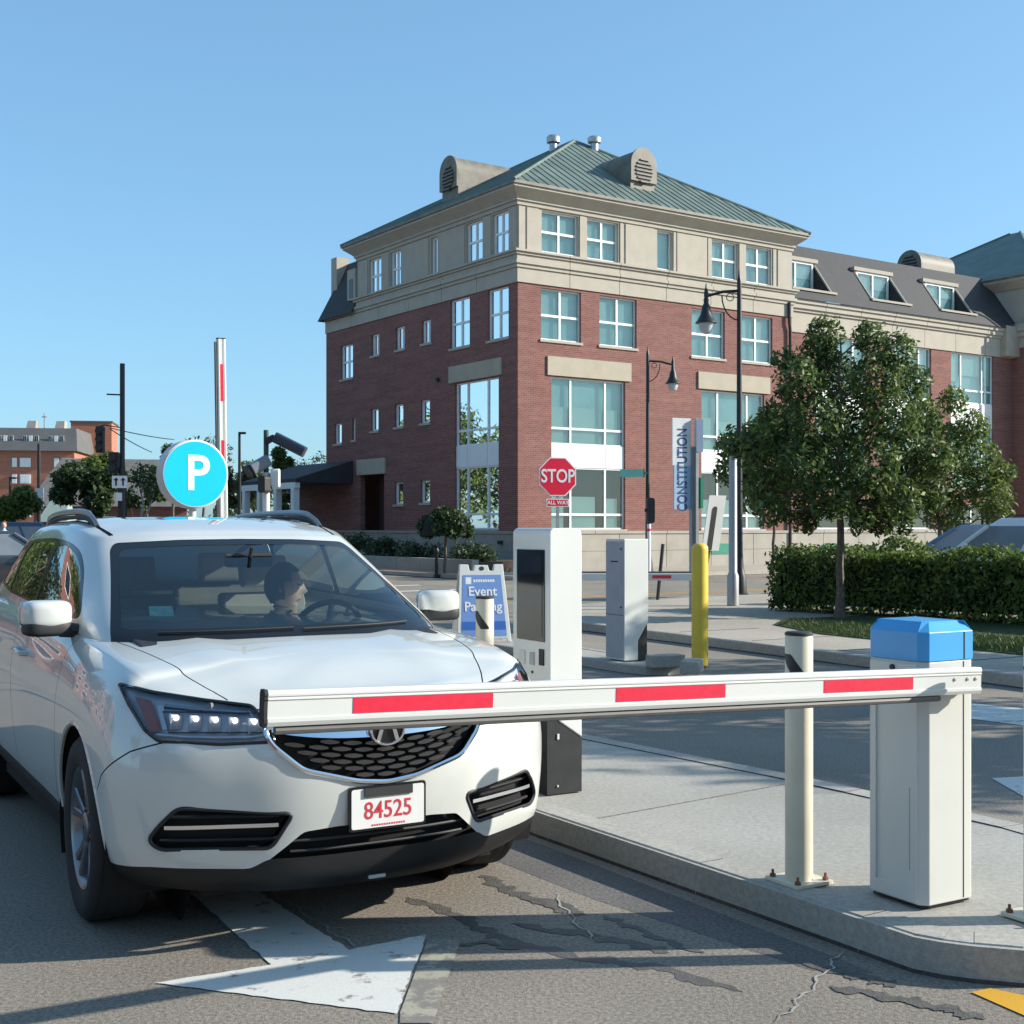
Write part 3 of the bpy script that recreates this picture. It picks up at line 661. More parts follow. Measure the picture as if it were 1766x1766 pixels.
def stonesW(z0, z1, d0, d1, m, name, s0=13.42, s1=28.6):
    n = 7; st = (s1 - s0) / n
    for k in range(n):
        b = MB(); FW.box(b, s0 + k * st + .012, s0 + (k + 1) * st - .012, d0, d1, z0, z1); b.build(name, m, BL, sm=False)
stonesW(0, .72, -.3, .06, M_base, 'stone_block'); stonesW(.73, 1.34, -.3, .06, M_base, 'stone_block'); stonesW(1.345, ZB + .004, -.3, .1, M_base, 'stone_block')
for z0, z1, d in [(9.462, 10.30, .05), (10.305, 10.42, .12), (10.425, 10.62, .2), (10.625, 10.78, .27)]: stonesW(z0, z1, -.1, d, M_stone, 'stone_course')
# mansard with inset dormers
MY0, MZ0, MY1, MZ1 = WY - .35, 10.78, WY + 1.55, 13.45
def my(z): return MY0 + (MY1 - MY0) * (z - MZ0) / (MZ1 - MZ0)
dorm = [(13.75, 16.1), (18.6, 20.9), (23.2, 25.5)]; dz0, dz1 = 11.25, 12.62
b = MB(); xs = sorted([13.32, 28.6] + [v for d in dorm for v in d])
for i in range(len(xs) - 1):
    hole = any(d[0] < (xs[i] + xs[i + 1]) / 2 < d[1] for d in dorm)
    for za, zb_ in ([(MZ0, dz0), (dz1, MZ1)] if hole else [(MZ0, MZ1)]):
        b.add([(xs[i], my(za), za), (xs[i + 1], my(za), za), (xs[i + 1], my(zb_), zb_), (xs[i], my(zb_), zb_)], [(0, 1, 2, 3)])
b.add([(13.32, MY1, MZ1), (28.6, MY1, MZ1), (28.6, 12, MZ1 + .3), (13.32, 12, MZ1 + .3)], [(0, 1, 2, 3)])
mans = b.build('mansard_roof', M_slate, BL, sm=False)
for i, (s0, s1) in enumerate(dorm):
    yb = my(dz1) + .1; b = MB()
    b.add([(s0, my(dz0), dz0), (s1, my(dz0), dz0), (s1, yb, dz0), (s0, yb, dz0), (s0, yb, dz1), (s1, yb, dz1), (s1, my(dz1), dz1), (s0, my(dz1), dz1)], [(0, 1, 2, 3), (0, 3, 4, 7), (1, 2, 5, 6)])
    dd_ = b.build('dormer_recess', M_slate, BL, sm=False)
    b = MB(); b.bb(s0 - .12, s1 + .12, my(dz1) - .16, yb, dz1 + .004, dz1 + .16); b.build('dormer_ledge', M_stone, dd_, sm=False)
    b = MB(); b.tube([(s0, my(dz0), dz0 + .03), (s0, my(dz1), dz1)], .05, 5); b.tube([(s1, my(dz0), dz0 + .03), (s1, my(dz1), dz1)], .05, 5); b.bb(s0 - .05, s1 + .25, my(dz0) - .12, my(dz0) + .06, dz0 - .06, dz0 + .03); b.build('dormer_trim', M_stone, dd_, sm=False)
    Fd = Face(lambda s, d, z: (s, yb - .12 - d, z))
    Fd.window(BL, s0 + .1, s1 - .1, dz0 + .02, dz1, [.5], [], dep=.0, blind='top', sill=False, fw=.09)
# the barrel vent on the wing roof
louvre(24.6, 3.2, 'x', 13.0, 1.3, 1.5, 2.5)
# far pavilion
PX, PY = 28.6, -.75; FP = Face(lambda s, d, z: (PX + s, PY - d, z)); FPs = Face(lambda s, d, z: (PX - d, PY + s, z))
FP.wall('brick_wall', 0, 13, ZB, ZS, [(2, 4.6, 7.5, 9.5), (8, 10.6, 7.5, 9.5)], M_brick, BL); FPs.wall('brick_wall', 0, 1.2, ZB, ZS, [], M_brick, BL)
for s0 in (2, 8): FP.window(BL, s0, s0 + 2.6, 7.5, 9.5, [.5], [.5], blind='top')
b = MB(); FP.box(b, -.06, 13, -.3, .06, 0, ZB + .002); b.build('stone_block', M_base, BL, sm=False)
b = MB(); FPs.box(b, .07, 1.15, -.3, .06, 0, ZB + .002); b.build('stone_block', M_base, BL, sm=False)
for z0, z1, d in [(ZS + .002, 10.42, .05), (10.43, 10.68, .14), (10.69, ZC, .22)]:
    b = MB(); FP.box(b, -d, 13, -.1, d, z0, z1); FPs.box(b, .101, 1.3 + d, -.1, d, z0, z1 - .002); b.build('stone_course', M_stone, BL, sm=False)
FP.wall('stone_wall', 0, 13, ZC, ZT, [(2, 3.5, 11.1, 12.5), (4, 5.5, 11.1, 12.5)], M_stone, BL); FPs.wall('stone_wall', 0, 6, ZC, ZT, [], M_stone, BL)
for s0 in (2, 4): FP.window(BL, s0, s0 + 1.5, 11.1, 12.5, [.5], [.5], sill=False)
def ring2(b, a0, z0, a1, z1):
    x0, x1, y0, y1 = PX, PX + 13, PY, PY + 11
    p = [(x0 - a0, y0 - a0, z0), (x1 + a0, y0 - a0, z0), (x1 + a0, y1 + a0, z0), (x0 - a0, y1 + a0, z0), (x0 - a1, y0 - a1, z1), (x1 + a1, y0 - a1, z1), (x1 + a1, y1 + a1, z1), (x0 - a1, y1 + a1, z1)]
    b.add(p, [(i, (i + 1) % 4, 4 + (i + 1) % 4, 4 + i) for i in range(4)])
b = MB(); ring2(b, .06, 12.7, .12, 12.78); ring2(b, .12, 12.78, .44, 13.04); ring2(b, .44, 13.04, .47, 13.13); b.build('cornice', M_stone, BL, sm=False)
b = MB(); ring2(b, .47, 13.13, .53, 13.235); b.build('gutter', M_copper2, BL, sm=False)
x0, x1, y0, y1 = PX - .53, PX + 13.53, PY - .53, PY + 11.53
b = MB(); b.add([(x0, y0, ZE), (x1, y0, ZE), (x1, y1, ZE), (x0, y1, ZE), (PX + 6.5, PY + 5.2, 17.0), (PX + 6.5, PY + 5.8, 17.0)], [(0, 1, 4), (1, 2, 5, 4), (2, 3, 5), (3, 0, 4, 5), (0, 3, 2, 1)]); r2 = b.build('hip_roof', M_copper, BL, sm=False)
for q in [(x0, y0, ZE), (x0, y1, ZE)]:
    b = MB(); b.tube([q, (PX + 6.5, PY + 5.2 if q[1] == y0 else PY + 5.8, 17.0)], .07, 6); b.build('ridge_cap', M_copper, r2)
b = MB(); b.tube([(PX - .1, PY - .5, 13.1), (PX - .06, PY - .1, 12.3), (PX - .1, PY - .12, 10), (PX - .1, PY - .12, 1)], .06, 8); b.build('drainpipe', M_iron, BL)
b = MB(); FW.box(b, 27.6, 28.6, -.1, .35, 9.5, 10.9); b.build('stone_course', M_stone, BL, sm=False)
# porch at the left end
pb = MB(); pb.add([(-2.6, 12.0, 3.55), (-2.6, 17.6, 3.55), (0, 17.6, 4.35), (0, 12.0, 4.35), (-2.6, 12.0, 3.4), (-2.6, 17.6, 3.4), (0, 17.6, 3.4), (0, 12, 3.4)], [(0, 1, 2, 3), (4, 7, 6, 5), (0, 4, 5, 1), (0, 3, 7, 4), (1, 5, 6, 2)])
pb.build('porch_roof', M_slate, BL, sm=False)
b = MB(); b.bb(-2.62, -2.4, 12.05, 17.55, 3.15, 3.398); b.build('porch_beam', M_wframe, BL, sm=False)
for v in (12.3, 14.0, 15.7, 17.3):
    b = MB(); b.bb(-2.64, -2.36, v - .14, v + .14, .13, 3.148); b.build('porch_column', M_wframe, BL, sm=False, bevel=.02)
b = MB(); b.bb(0, 10, 14.51, 17.6, 0, 4.3); b.build('porch_wall', M_brick, BL, sm=False)
b = MB(); b.lathe([(.0, 3.0), (.09, 3.02), (.1, 3.16), (.02, 3.2)], 10, (-1.6, 14.9, 0)); b.build('porch_lamp', M_lampglass, BL)
b = MB(); b.bb(-.14, -.06, 5.05, 5.2, 7.0, 7.14); b.build('wall_lamp', M_dark, BL, sm=False)
b = MB(); FR.box(b, 8.9, 10.1, .062, .08, .55, .95); b.build('wall_vent', M_green, BL, sm=False)
b = MB(); FR.box(b, 15.6, 16.8, -.38, -.36, .5, .9); b.build('wall_vent', M_green, BL, sm=False)
# ------------------------------------------------------------------ gates, kiosks, bollards
AX = Vector((.866, .5, 0)); AY = Vector((-.5, .866, 0))         # across / along the lane (kiosk and gate frame)
GA = R(30)
def cabinet(root):
    """lane cabinet: local x along the arm side, y into the body; front (arm side) at y=0"""
    w, d, z1, c = .275, .30, .945, .03
    def oct_(e): return [(-w / 2 + c - e, -e), (w / 2 - c * .4 + e, -e), (w / 2 + e, c * .4 - e * 0), (w / 2 + e, d - c), (w / 2 - c, d + e), (-w / 2 + c, d + e), (-w / 2 - e, d - c), (-w / 2 - e, c - e * .4)]
    b = MB(); b.ext(oct_(0), .012, z1); b.build('cabinet_body', M_offw, root, sm=False, bevel=.004)
    b = MB(); b.ext(oct_(-.012), 0, .0125); b.build('plinth', M_dark, root, sm=False)
    b = MB()
    o0, o1, o2 = oct_(.004), oct_(.004), oct_(-.035)
    n = 8; vs = [(x, y, z1 + .001) for x, y in o0] + [(x, y, z1 + .112) for x, y in o1] + [(x, y, z1 + .152) for x, y in o2] + [(0, d / 2, z1 + .157)]
    fs = [(i, (i + 1) % n, n + (i + 1) % n, n + i) for i in range(n)] + [(n + i, n + (i + 1) % n, 2 * n + (i + 1) % n, 2 * n + i) for i in range(n)] + [(2 * n + i, 2 * n + (i + 1) % n, 3 * n) for i in range(n)] + [tuple(range(n))[::-1]]
    b.add(vs, fs); b.build('cap', M_blue, root, sm=False, bevel=.006, seg=3)
    b = MB(); b.bb(w / 2 - .058, w / 2 - .054, -.0015, .002, .02, z1 - .004); b.bb(w / 2 - .058, w / 2 - .054, -.006, -.0035, z1 + .004, z1 + .11); b.build('seam', M_rubber, root, sm=False)
    # recessed door on the lane side
    b = MB(); x = -w / 2
    for y0, y1, q0, q1 in [(c, d - c, .02, .07), (c, d - c, z1 - .06, z1 - .01), (c, c + .05, .07, z1 - .06), (d - c - .03, d - c, .07, z1 - .06)]:
        b.bb(x - .007, x + .001, y0, y1, q0, q1)
    b.build('door_frame', M_offw, root, sm=False)
    b = MB(); b.tube([(x - .003, c + .034, .14), (x - .003, c + .034, .46)], .005, 6); b.build('door_hinge', M_gm, root)
    b = MB(); b.lathe([(.012, 0), (.012, .01), (.006, .012)], 10, (x - .004, d / 2, z1 - .03), Matrix.Rotation(-math.pi / 2, 4, 'Y')); b.build('lock', M_dark, root)
def make_arm(root, L, h, tilt, stripes, pivx, pivz, y=-.055, end_over=.012):
    """boom: built along -x from the pivot end then tilted"""
    rot = Matrix.Translation((pivx, y, pivz)) @ Matrix.Rotation(tilt, 4, 'Y')
    t = .042; hh = h / 2
    prof = [(-t / 2, -hh + .012), (-t / 2 + .006, -hh), (t / 2 - .006, -hh), (t / 2, -hh + .012), (t / 2, hh - .012), (t / 2 - .006, hh), (-t / 2 + .006, hh), (-t / 2, hh - .010),
            (-t / 2, hh - .016), (-t / 2 + .003, hh - .018), (-t / 2 + .003, hh - .0215), (-t / 2, hh - .0235), (-t / 2 , hh - .026), (-t / 2 + .0035, hh - .029), (-t / 2 + .0035, -hh + .025), (-t / 2, -hh + .022)]
    b = MB(); b.prism(prof, lambda p: rot @ Vector((end_over, p[0], p[1])), lambda p: rot @ Vector((-L, p[0], p[1])))
    arm = b.build('boom_arm', M_white, root, sm=False)
    b = MB(); b.prism([(p[0] * 1.06, p[1] * 1.03) for p in prof], lambda p: rot @ Vector((-L - .008, p[0], p[1])), lambda p: rot @ Vector((-L + .002, p[0], p[1]))); b.build('end_cap', M_rubber, arm, sm=False)
    for a, c in stripes:
        b = MB(); p = [rot @ Vector((-x, yy, z)) for z in (-.0225, .0225) for yy in (-t / 2 + .002, -t / 2 + .0048) for x in (c, a)]
        b.add(p, [(0, 2, 3, 1), (4, 5, 7, 6), (0, 1, 5, 4), (2, 6, 7, 3), (0, 4, 6, 2), (1, 3, 7, 5)]); b.build('reflective_stripe', M_red, arm, sm=False)
    b = MB(); b.tube([rot @ Vector((-.20, 0, -hh - .013)), rot @ Vector((-L + .03, 0, -hh - .013))], .0125, 8); b.build('safety_edge', M_greyrub, arm)
    for x in (.02, .065, .135) if L > 2 else ():
        b = MB(); b.lathe([(.007, 0), (.007, .004), (.003, .005)], 8, rot @ Vector((-x, -t / 2 + .004, .008)), Matrix.Rotation(R(90), 4, 'X')); b.build('arm_bolt', M_gm, arm)
    return arm
ISZ = ISL_H + .001
# near barrier
gb = thing('barrier_gate', 'near white parking barrier with blue cap and lowered boom in front of the car', 'barrier', (1.6885, 4.9975, ISZ), GA)
cabinet(gb)
S3 = [(.357, .80), (1.245, 1.69), (2.14, 2.595)]
make_arm(gb, 2.85, .10, R(1.85), S3, .078, .872, y=-.06)
b = MB(); b.bb(.02, .10, -.04, 0, .835, .91); b.build('arm_bracket', M_gm, gb, sm=False, bevel=.004)
# raised barrier beyond the car
p = at(384, 890, 12.3)
gb2 = thing('barrier_gate', 'white parking barrier beyond the car roof with its striped boom raised upright', 'barrier', (p.x, p.y, ISZ), GA)
cabinet(gb2)
make_arm(gb2, 2.42, .082, R(89.2), [(.37, .73), (1.10, 1.46), (1.83, 2.18)], .0, .82, y=-.05)
# third barrier, lowered across the exit lane behind the pay kiosk
p = at(950, 1000, 17.6)
gb3 = thing('barrier_gate', 'white parking barrier with lowered boom seen behind the two kiosks', 'barrier', (p.x, p.y, .0), R(0))
cabinet(gb3)
p0 = at(950, 995, 17.5)
make_arm(gb3, 1.9, .10, R(180), [(.78, 1.22), (1.32, 1.58)], .05, p0.z - .0, y=-.06)

def bollard(loc, label, name='bollard'):
    b0 = thing(name, label, 'bollard', loc, GA, 'cream steel bollards on the islands')
    r, h = .057, 1.02
    b = MB(); b.lathe([(r, .01), (r, h - .01), (r - .004, h)], 32); b.build('post', M_cream, b0)
    b = MB(); b.lathe([(r + .001, h - .004), (r + .001, h + .004), (r - .006, h + .01)], 32); b.build('post_cap', M_dark, b0)
    b = MB()                                                            # slanted black reflector band
    n = 40
    vs = []; m_ = 22
    for k in range(m_ + 1):
        t = k / m_; an = R(140 + 128 * t); vs += [((r + .0012) * math.cos(an), (r + .0012) * math.sin(an), h - .085 - .105 * min(1, t * 1.7)), ((r + .0012) * math.cos(an), (r + .0012) * math.sin(an), h - .08 - .10 * max(0, t - .42) / .58)]
    b.add(vs, [(2 * k, 2 * k + 2, 2 * k + 3, 2 * k + 1) for k in range(m_)]); b.build('black_band', M_black, b0)
    b = MB(); b.ext(rounded([(-.1, -.1), (.1, -.1), (.1, .1), (-.1, .1)], .012), 0, .012); b.build('base_plate', M_cream, b0, sm=False)
    for x in (-.075, .075):
        for y in (-.075, .075):
            b = MB(); b.lathe([(.013, .012), (.013, .024), (.006, .024), (.006, .042)], 6, (x, y, 0)); b.build('anchor_bolt', M_rust, b0, sm=False)
    return b0
bollard((1.185, 5.34, ISZ), 'cream bollard with black band standing just left of the blue-capped barrier')
q = at(836, 1040, 8.05); bollard((q.x, q.y, ISZ), 'cream bollard with black band between the car and the pay kiosk')
bollard((1.975, 4.84, ISZ), 'cream bollard whose base plate shows at the right edge of the picture')

# pay kiosk
kx = .205, 7.04
kb = thing('pay_kiosk', 'white pay kiosk with large dark screen on a black base beside the car bonnet', 'kiosk', (kx[0], kx[1], ISZ), GA)
# local: x across (lit side from x=0 to .2), y along the lane from 0 to .385; screen face at x=0 looking to -x
W_, D_, HK = .21, .40, 1.455
b = MB(); prof = rounded([(0, 0), (W_, 0), (W_, 1), (0, 1)], [0, 0, .0, 0], 1)
side = rounded([(0, .44), (.0, HK), (W_, HK), (W_, .30)], [0, .035, .045, 0], 6)     # x,z
b.prism(side, lambda p: (p[0], 0, p[1]), lambda p: (p[0], D_, p[1])); b.build('housing', M_white, kb, sm=False, bevel=.006)
b = MB(); b.prism([(-.012, .0), (W_ + .002, 0), (W_ + .002, .299), (-.002, .438), (-.012, .438)], lambda p: (p[0], .006, p[1]), lambda p: (p[0], D_ - .006, p[1])); kbase = b.build('kiosk_base', M_black, kb, sm=False)
b = MB(); b.bb(.05, .062, -.001, .008, .30, .33); b.bb(.05, .058, -.001, .008, .04, .05); b.build('keyhole', M_white, kbase, sm=False)
b = MB(); b.bb(-.006, .004, .05, .345, .83, 1.335); b.build('screen_bezel', M_gloss, kb, sm=False)
b = MB(); b.bb(-.008, -.005, .07, .325, .86, 1.315); b.build('screen', M_screen, kb, sm=False)
for y0, y1, z0, z1, m in [(.055, .105, .70, .79, M_gm), (.16, .205, .695, .765, M_gm), (.26, .325, .69, .77, M_offw)]:
    b = MB(); b.bb(-.006, .002, y0, y1, z0, z1); b.build('ticket_slot', M_dark if m is M_gm and y0 < .1 else m, kb, sm=False)
for y, z in [(.18, .655), (.29, .665)]:
    b = MB(); b.lathe([(.008, 0), (.008, .006), (.003, .007)], 8, (-.0, y, z), Matrix.Rotation(-math.pi / 2, 4, 'Y')); b.build('push_button', M_dark, kb)
# exit kiosk on the second island
q = G(1093, 1140, .10)
ke = thing('ticket_machine', 'tall grey ticket machine with vents and white sunlit side on the far island', 'kiosk', (q.x, q.y, .101), GA)
b = MB(); b.prism([(-.13, .005), (.06, .005), (.06, .22), (.2, .43), (.2, 1.36), (-.13, 1.36)], lambda p: (p[0], 0, p[1]), lambda p: (p[0], .36, p[1])); b.build('housing', M_white, ke, sm=False, bevel=.008)
b = MB(); b.prism([(.061, .0), (.19, 0), (.19, .413), (.061, .219)], lambda p: (p[0], .012, p[1]), lambda p: (p[0], .35, p[1])); b.build('kiosk_base', M_black, ke, sm=False)
b = MB(); b.bb(-.136, -.131, .01, .35, .03, 1.33); b.build('grey_panel', pm('grey panel', (.36, .38, .41), .5), ke, sm=False)
for z0 in (.68, .705, .73, .755, .78, .805):
    for y0 in (.10, .20):
        b = MB(); b.bb(-.139, -.1365, y0, y0 + .07, z0, z0 + .012); b.build('vent_slot', M_gm, ke, sm=False)
b = MB(); b.bb(-.139, -.1365, .11, .25, 1.10, 1.115); b.build('maker_plate', M_dark, ke, sm=False)
b = MB(); b.bb(-.1385, -.1365, .01, .35, .508, .514); b.build('panel_joint', M_dark, ke, sm=False)
for z in (.6, 1.25):
    b = MB(); b.lathe([(.012, 0), (.012, .005)], 8, (-.1365, .05, z), Matrix.Rotation(-math.pi / 2, 4, 'Y')); b.build('panel_lock', M_dark, ke)
# yellow sleeve bollard and the stone blocks
q = G(1207, 1152, .10)
yb_ = thing('bollard', 'tall yellow sleeved bollard beside the grey ticket machine', 'bollard', (q.x, q.y, .101))
b = MB(); b.lathe([(.086, .03), (.088, .2), (.088, 1.25), (.084, 1.29), (.06, 1.315), (.02, 1.325)], 28); b.build('sleeve', M_yel, yb_)
b = MB(); b.lathe([(.07, 0), (.07, .06)], 16); b.build('post', M_rust, yb_)
for i, (px, py, a, lab) in enumerate([(1147, 1150, 20, 'loose concrete block beside the grey ticket machine base'), (1193, 1160, 75, 'loose concrete block against the yellow bollard foot')]):
    q = G(px, py, .10); b = MB(); b.ext(rounded([(-.2, -.1), (.2, -.1), (.19, .1), (-.19, .1)], .02, 2), 0, .13)
    o = b.build('concrete_block', M_conc, None, sm=False, bevel=.012, loc=(q.x, q.y, .101)); o.rotation_euler = (0, 0, R(a)); tag(o, lab, 'block', 'concrete blocks on the far island')

# folding sandwich board
q = G(838, 1108, .10)
sb = thing('sandwich_board', 'white folding sandwich board with blue event poster on the far island', 'sign', (q.x - .02, q.y, .101), R(14))
ti = Matrix.Rotation(R(-11), 4, 'X')
def board(name, M, poster):
    w0, w1, h, t = .36, .29, 1.02, .03
    out = [(-w0, .0), (-w0 + .05, .0), (-w0 + .06, .05), (w0 - .06, .05), (w0 - .05, 0), (w0, 0), (w1, h), (w1 - .115, h), (w1 - .13, h - .085), (.105, h - .085), (.085, h - .01), (-.085, h - .01), (-.105, h - .085), (-w1 + .13, h - .085), (-w1 + .115, h), (-w1, h)]
    b = MB(); b.prism(out, lambda p: M @ Vector((p[0], -t / 2, p[1])), lambda p: M @ Vector((p[0], t / 2, p[1])))
    o = b.build(name, M_white, sb, sm=False, bevel=.006)
    b = MB(); b.prism([(.035 * math.cos(6.28 * k / 12), h - .055 + .028 * math.sin(6.28 * k / 12)) for k in range(12)], lambda p: M @ Vector((p[0], -t / 2 - .002, p[1])), lambda p: M @ Vector((p[0], -t / 2 + .0, p[1]))); b.build('handle_hole', M_dark, o, sm=False)
    if poster:
        def qd(nm, x0, x1, z0, z1, m, k):
            f0 = lambda x, z: M @ Vector((x, -t / 2 - .003 - k * .0015, z)); g = lambda z: (w0 - (w0 - w1) * z / h) / w0
            b = MB(); b.add([f0(x0 * g(z0), z0), f0(x1 * g(z0), z0), f0(x1 * g(z1), z1), f0(x0 * g(z1), z1)], [(0, 1, 2, 3)]); return b.build(nm, m, o, sm=False)
        qd('poster', -.305, .305, .075, .88, M_sblue, 0); qd('poster_band', -.305, .305, .16, .27, M_sblue2, 1)
        qd('logo', -.26, -.17, .76, .85, M_signw, 1)
        for k in range(9): qd('logo_lettering', -.14 + k * .038, -.11 + k * .038, .785, .82, M_signw, 1)
        for body, z, s in [('Event', .66, .17), ('Parking', .46, .17)]:
            Mt = frame_m(M @ Vector((0, -t / 2 - .006, z)), M.to_3x3() @ Vector((1, 0, 0)), M.to_3x3() @ Vector((0, 0, 1)))
            text('lettering', body, s, M_signw, o, Mt, .001, bold=.003)
board('front_board', Matrix.Translation((0, 0, 0)) @ ti, True)
board('rear_board', Matrix.Translation((0, .42, 0)) @ Matrix.Rotation(R(11), 4, 'X'), False)

# round parking sign
p = at(332, 818, 11.6)
ps = thing('parking_sign', 'round cyan parking sign with white letter P on a white post', 'sign', (p.x, p.y, ISZ), R(34))
zc = p.z - ISZ; r = .308
Mx = Matrix.Rotation(R(90), 4, 'X')
b = MB(); b.lathe([(r, -.07), (r, .07), (r - .012, .078)], 56, (0, 0, zc), Mx); b.build('sign_box', pm('sign shell', (.55, .55, .57), .4), ps)
b = MB(); b.lathe([(r - .012, .0), (r - .012, .004), (r - .022, .004)], 56, (0, -.078, zc), Mx); b.build('rim', M_white, ps)
b = MB(); b.lathe([(r - .019, 0), (r - .019, .003)], 56, (0, -.081, zc), Mx); b.build('sign_face', M_cyan, ps)
Mt = frame_m((.015, -.0865, zc - .005), (1, 0, 0), (0, 0, 1))
text('letter', 'P', .44, pm('lit white acrylic', (.8, .8, .84), .4, nz=(3, .02), emit=(.85, .86, 1), es=.42), ps, Mt, .002, bold=.006)
b = MB(); b.lathe([(.032, 0), (.032, zc - r + .02)], 20); b.build('post', M_white, ps)
# camera post
p = at(459, 890, 14.0)
cp = thing('camera_post', 'white post carrying dark camera housings and a white box beyond the car roof', 'camera', (p.x, p.y, .0))
H0 = 1.6 + (908 - 815) / F_ * 14
b = MB(); b.lathe([(.04, 0), (.04, H0)], 16); b.build('post', M_white, cp)
b = MB(); b.lathe([(.028, H0), (.028, H0 + .46)], 12); b.build('mast', pm('dark green mast', (.03, .07, .06), .5), cp)
def cambox(name, c, sz, rx, ry, rz, m):
    Mr = Matrix.Rotation(rz, 4, 'Z') @ Matrix.Rotation(ry, 4, 'Y') @ Matrix.Rotation(rx, 4, 'X'); b = MB()
    pr = rounded([(-sz[1] / 2, -sz[2] / 2), (sz[1] / 2, -sz[2] / 2), (sz[1] / 2, sz[2] / 2), (-sz[1] / 2, sz[2] / 2)], min(sz[1:]) * .3, 3)
    b.prism(pr, lambda p: Vector(c) + Mr @ Vector((-sz[0] / 2, p[0], p[1])), lambda p: Vector(c) + Mr @ Vector((sz[0] / 2, p[0], p[1]))); return b.build(name, m, cp, sm=False, bevel=.006)
cambox('camera_housing', (.26, -.02, H0 + .30), (.36, .16, .12), 0, R(27), 0, pm('blue black housing', (.03, .04, .06), .35))
b = MB(); b.tube([(0, -.03, H0 + .33), (.08, -.05, H0 + .37), (.14, -.03, H0 + .34)], .04, 8); b.build('camera_bracket', M_dark, cp)
cambox('camera_housing', (-.06, -.05, H0 + .08), (.22, .14, .13), 0, R(-30), R(30), pm('grey housing', (.18, .2, .23), .4))
cambox('camera_hood', (-.16, -.08, H0 + .02), (.08, .15, .13), 0, R(-30), R(30), M_dark)
cambox('flood_lamp', (.0, -.07, H0 - .13), (.12, .1, .18), 0, 0, R(60), M_dark)
cambox('control_box', (.10, .0, H0 - .06), (.09, .12, .2), 0, 0, 0, M_white)
# ------------------------------------------------------------------ signs, lamps, poles
def street_lamp(loc, rz, label, h=6.95, arm=1.05):
    o = thing('street_lamp', label, 'street lamp', loc, rz, 'black street lamps with bell lanterns')
    b = MB(); b.lathe([(.22, 0), (.22, .12), (.17, .16), (.15, .5), (.12, .6), (.095, .75), (.075, 1.1), (.062, 3), (.05, h - .1), (.05, h), (.03, h + .06), (.012, h + .22)], 16); b.build('pole', M_iron, o)
    z = h - .25
    b = MB(); b.tube([(0, 0, z + .02), (-arm * .5, 0, z + .0), (-arm, 0, z - .10)], [.035, .032, .03], 8)
    pts = [(0, 0, z - .62)] + [(-.38 * math.sin(t) , 0, z - .62 + .55 * (1 - math.cos(t))) for t in [R(k * 15) for k in range(1, 7)]]; b.tube(pts, .016, 6)
    b.tube([(-.2 + .08 * math.cos(t), 0, z - .12 + .08 * math.sin(t)) for t in [R(k * 30) for k in range(13)]], .01, 5)
    b.build('bracket', M_iron, o)
    x = -arm; z2 = z - .12
    b = MB(); b.lathe([(.012, z2 + .3), (.02, z2 + .22), (.05, z2 + .1), (.045, z2 - .02), (.06, z2 - .06), (.05, z2 - .12), (.09, z2 - .2), (.12, z2 - .36), (.19, z2 - .5), (.235, z2 - .545), (.24, z2 - .56), (.2, z2 - .565)], 20, (x, 0, 0)); l = b.build('lantern', M_iron, o)
    b = MB(); b.lathe([(.16, z2 - .566), (.15, z2 - .66), (.11, z2 - .76), (.03, z2 - .80)], 18, (x, 0, 0)); b.build('lamp_globe', M_lampglass, l)
    return o
q = G(1275, 1035, 0); street_lamp((q.x, q.y, .0), R(0), 'tall black street lamp rising beside the oak tree, lantern to the left', arm=.72)
q = at(1117, 990, 40); street_lamp((q.x, q.y, .0), R(180), 'black street lamp in front of the brick facade, lantern to the right', arm=.78)
# stop sign
q = at(962, 822, 25.7)
st = thing('stop_sign', 'red octagonal STOP sign with ALL WAY plate on a steel post', 'sign', (q.x, q.y, 0), R(16))
zc = q.z
def octagon(r): return [(r * math.cos(R(22.5 + 45 * k)), r * math.sin(R(22.5 + 45 * k))) for k in range(8)]
for nm, r, y, m in [('sign_border', .415, -.002, M_signw), ('sign_face', .39, -.006, M_red)]:
    b = MB(); b.prism(octagon(r), lambda p: (p[0], y, zc + p[1]), lambda p: (p[0], y + .003, zc + p[1])); b.build(nm, m, st, sm=False)
text('lettering', 'STOP', .37, M_signw, st, frame_m((0, -.0095, zc), (1, 0, 0), (0, 0, 1)), .001, sx=.80, bold=.006)
b = MB(); b.bb(-.235, .235, -.004, 0, zc - .60, zc - .44); b.build('plate_border', M_signw, st, sm=False)
b = MB(); b.bb(-.215, .215, -.007, -.0045, zc - .585, zc - .455); b.build('plate', M_red, st, sm=False)
text('lettering', 'ALL WAY', .105, M_signw, st, frame_m((0, -.0095, zc - .52), (1, 0, 0), (0, 0, 1)), .001, bold=.002)
b = MB(); b.bb(-.03, .03, .004, .03, 0, zc + .38); b.build('post', M_steel, st, sm=False)
# street name sign on the left lamp (rests on the pole but is a sign of its own)
q = at(1091, 816, 39.6)
sn = thing('street_name_sign', 'pale green street name blade fixed to the left street lamp', 'sign', (q.x, q.y, q.z), R(0))
b = MB(); b.bb(-.38, .36, -.01, .01, -.12, .12); b.build('blade', pm('pale green sign', (.20, .52, .42), .35), sn, sm=False)
b = MB(); b.bb(.33, .37, -.012, .012, -.14, .14); b.bb(.36, .46, -.02, .02, -.03, .03); b.build('clamp', M_green, sn, sm=False)
q = at(1122, 880, 39.5)
tl0 = thing('pedestrian_signal', 'black pedestrian signal on the left street lamp pole', 'traffic signal', (q.x, q.y, q.z))
b = MB(); b.prism(rounded([(-.12, -.4), (.12, -.4), (.12, .38), (-.12, .38)], .09, 4), lambda p: (p[0], -.12, p[1]), lambda p: (p[0], .12, p[1])); b.build('housing', M_signal, tl0, sm=False)
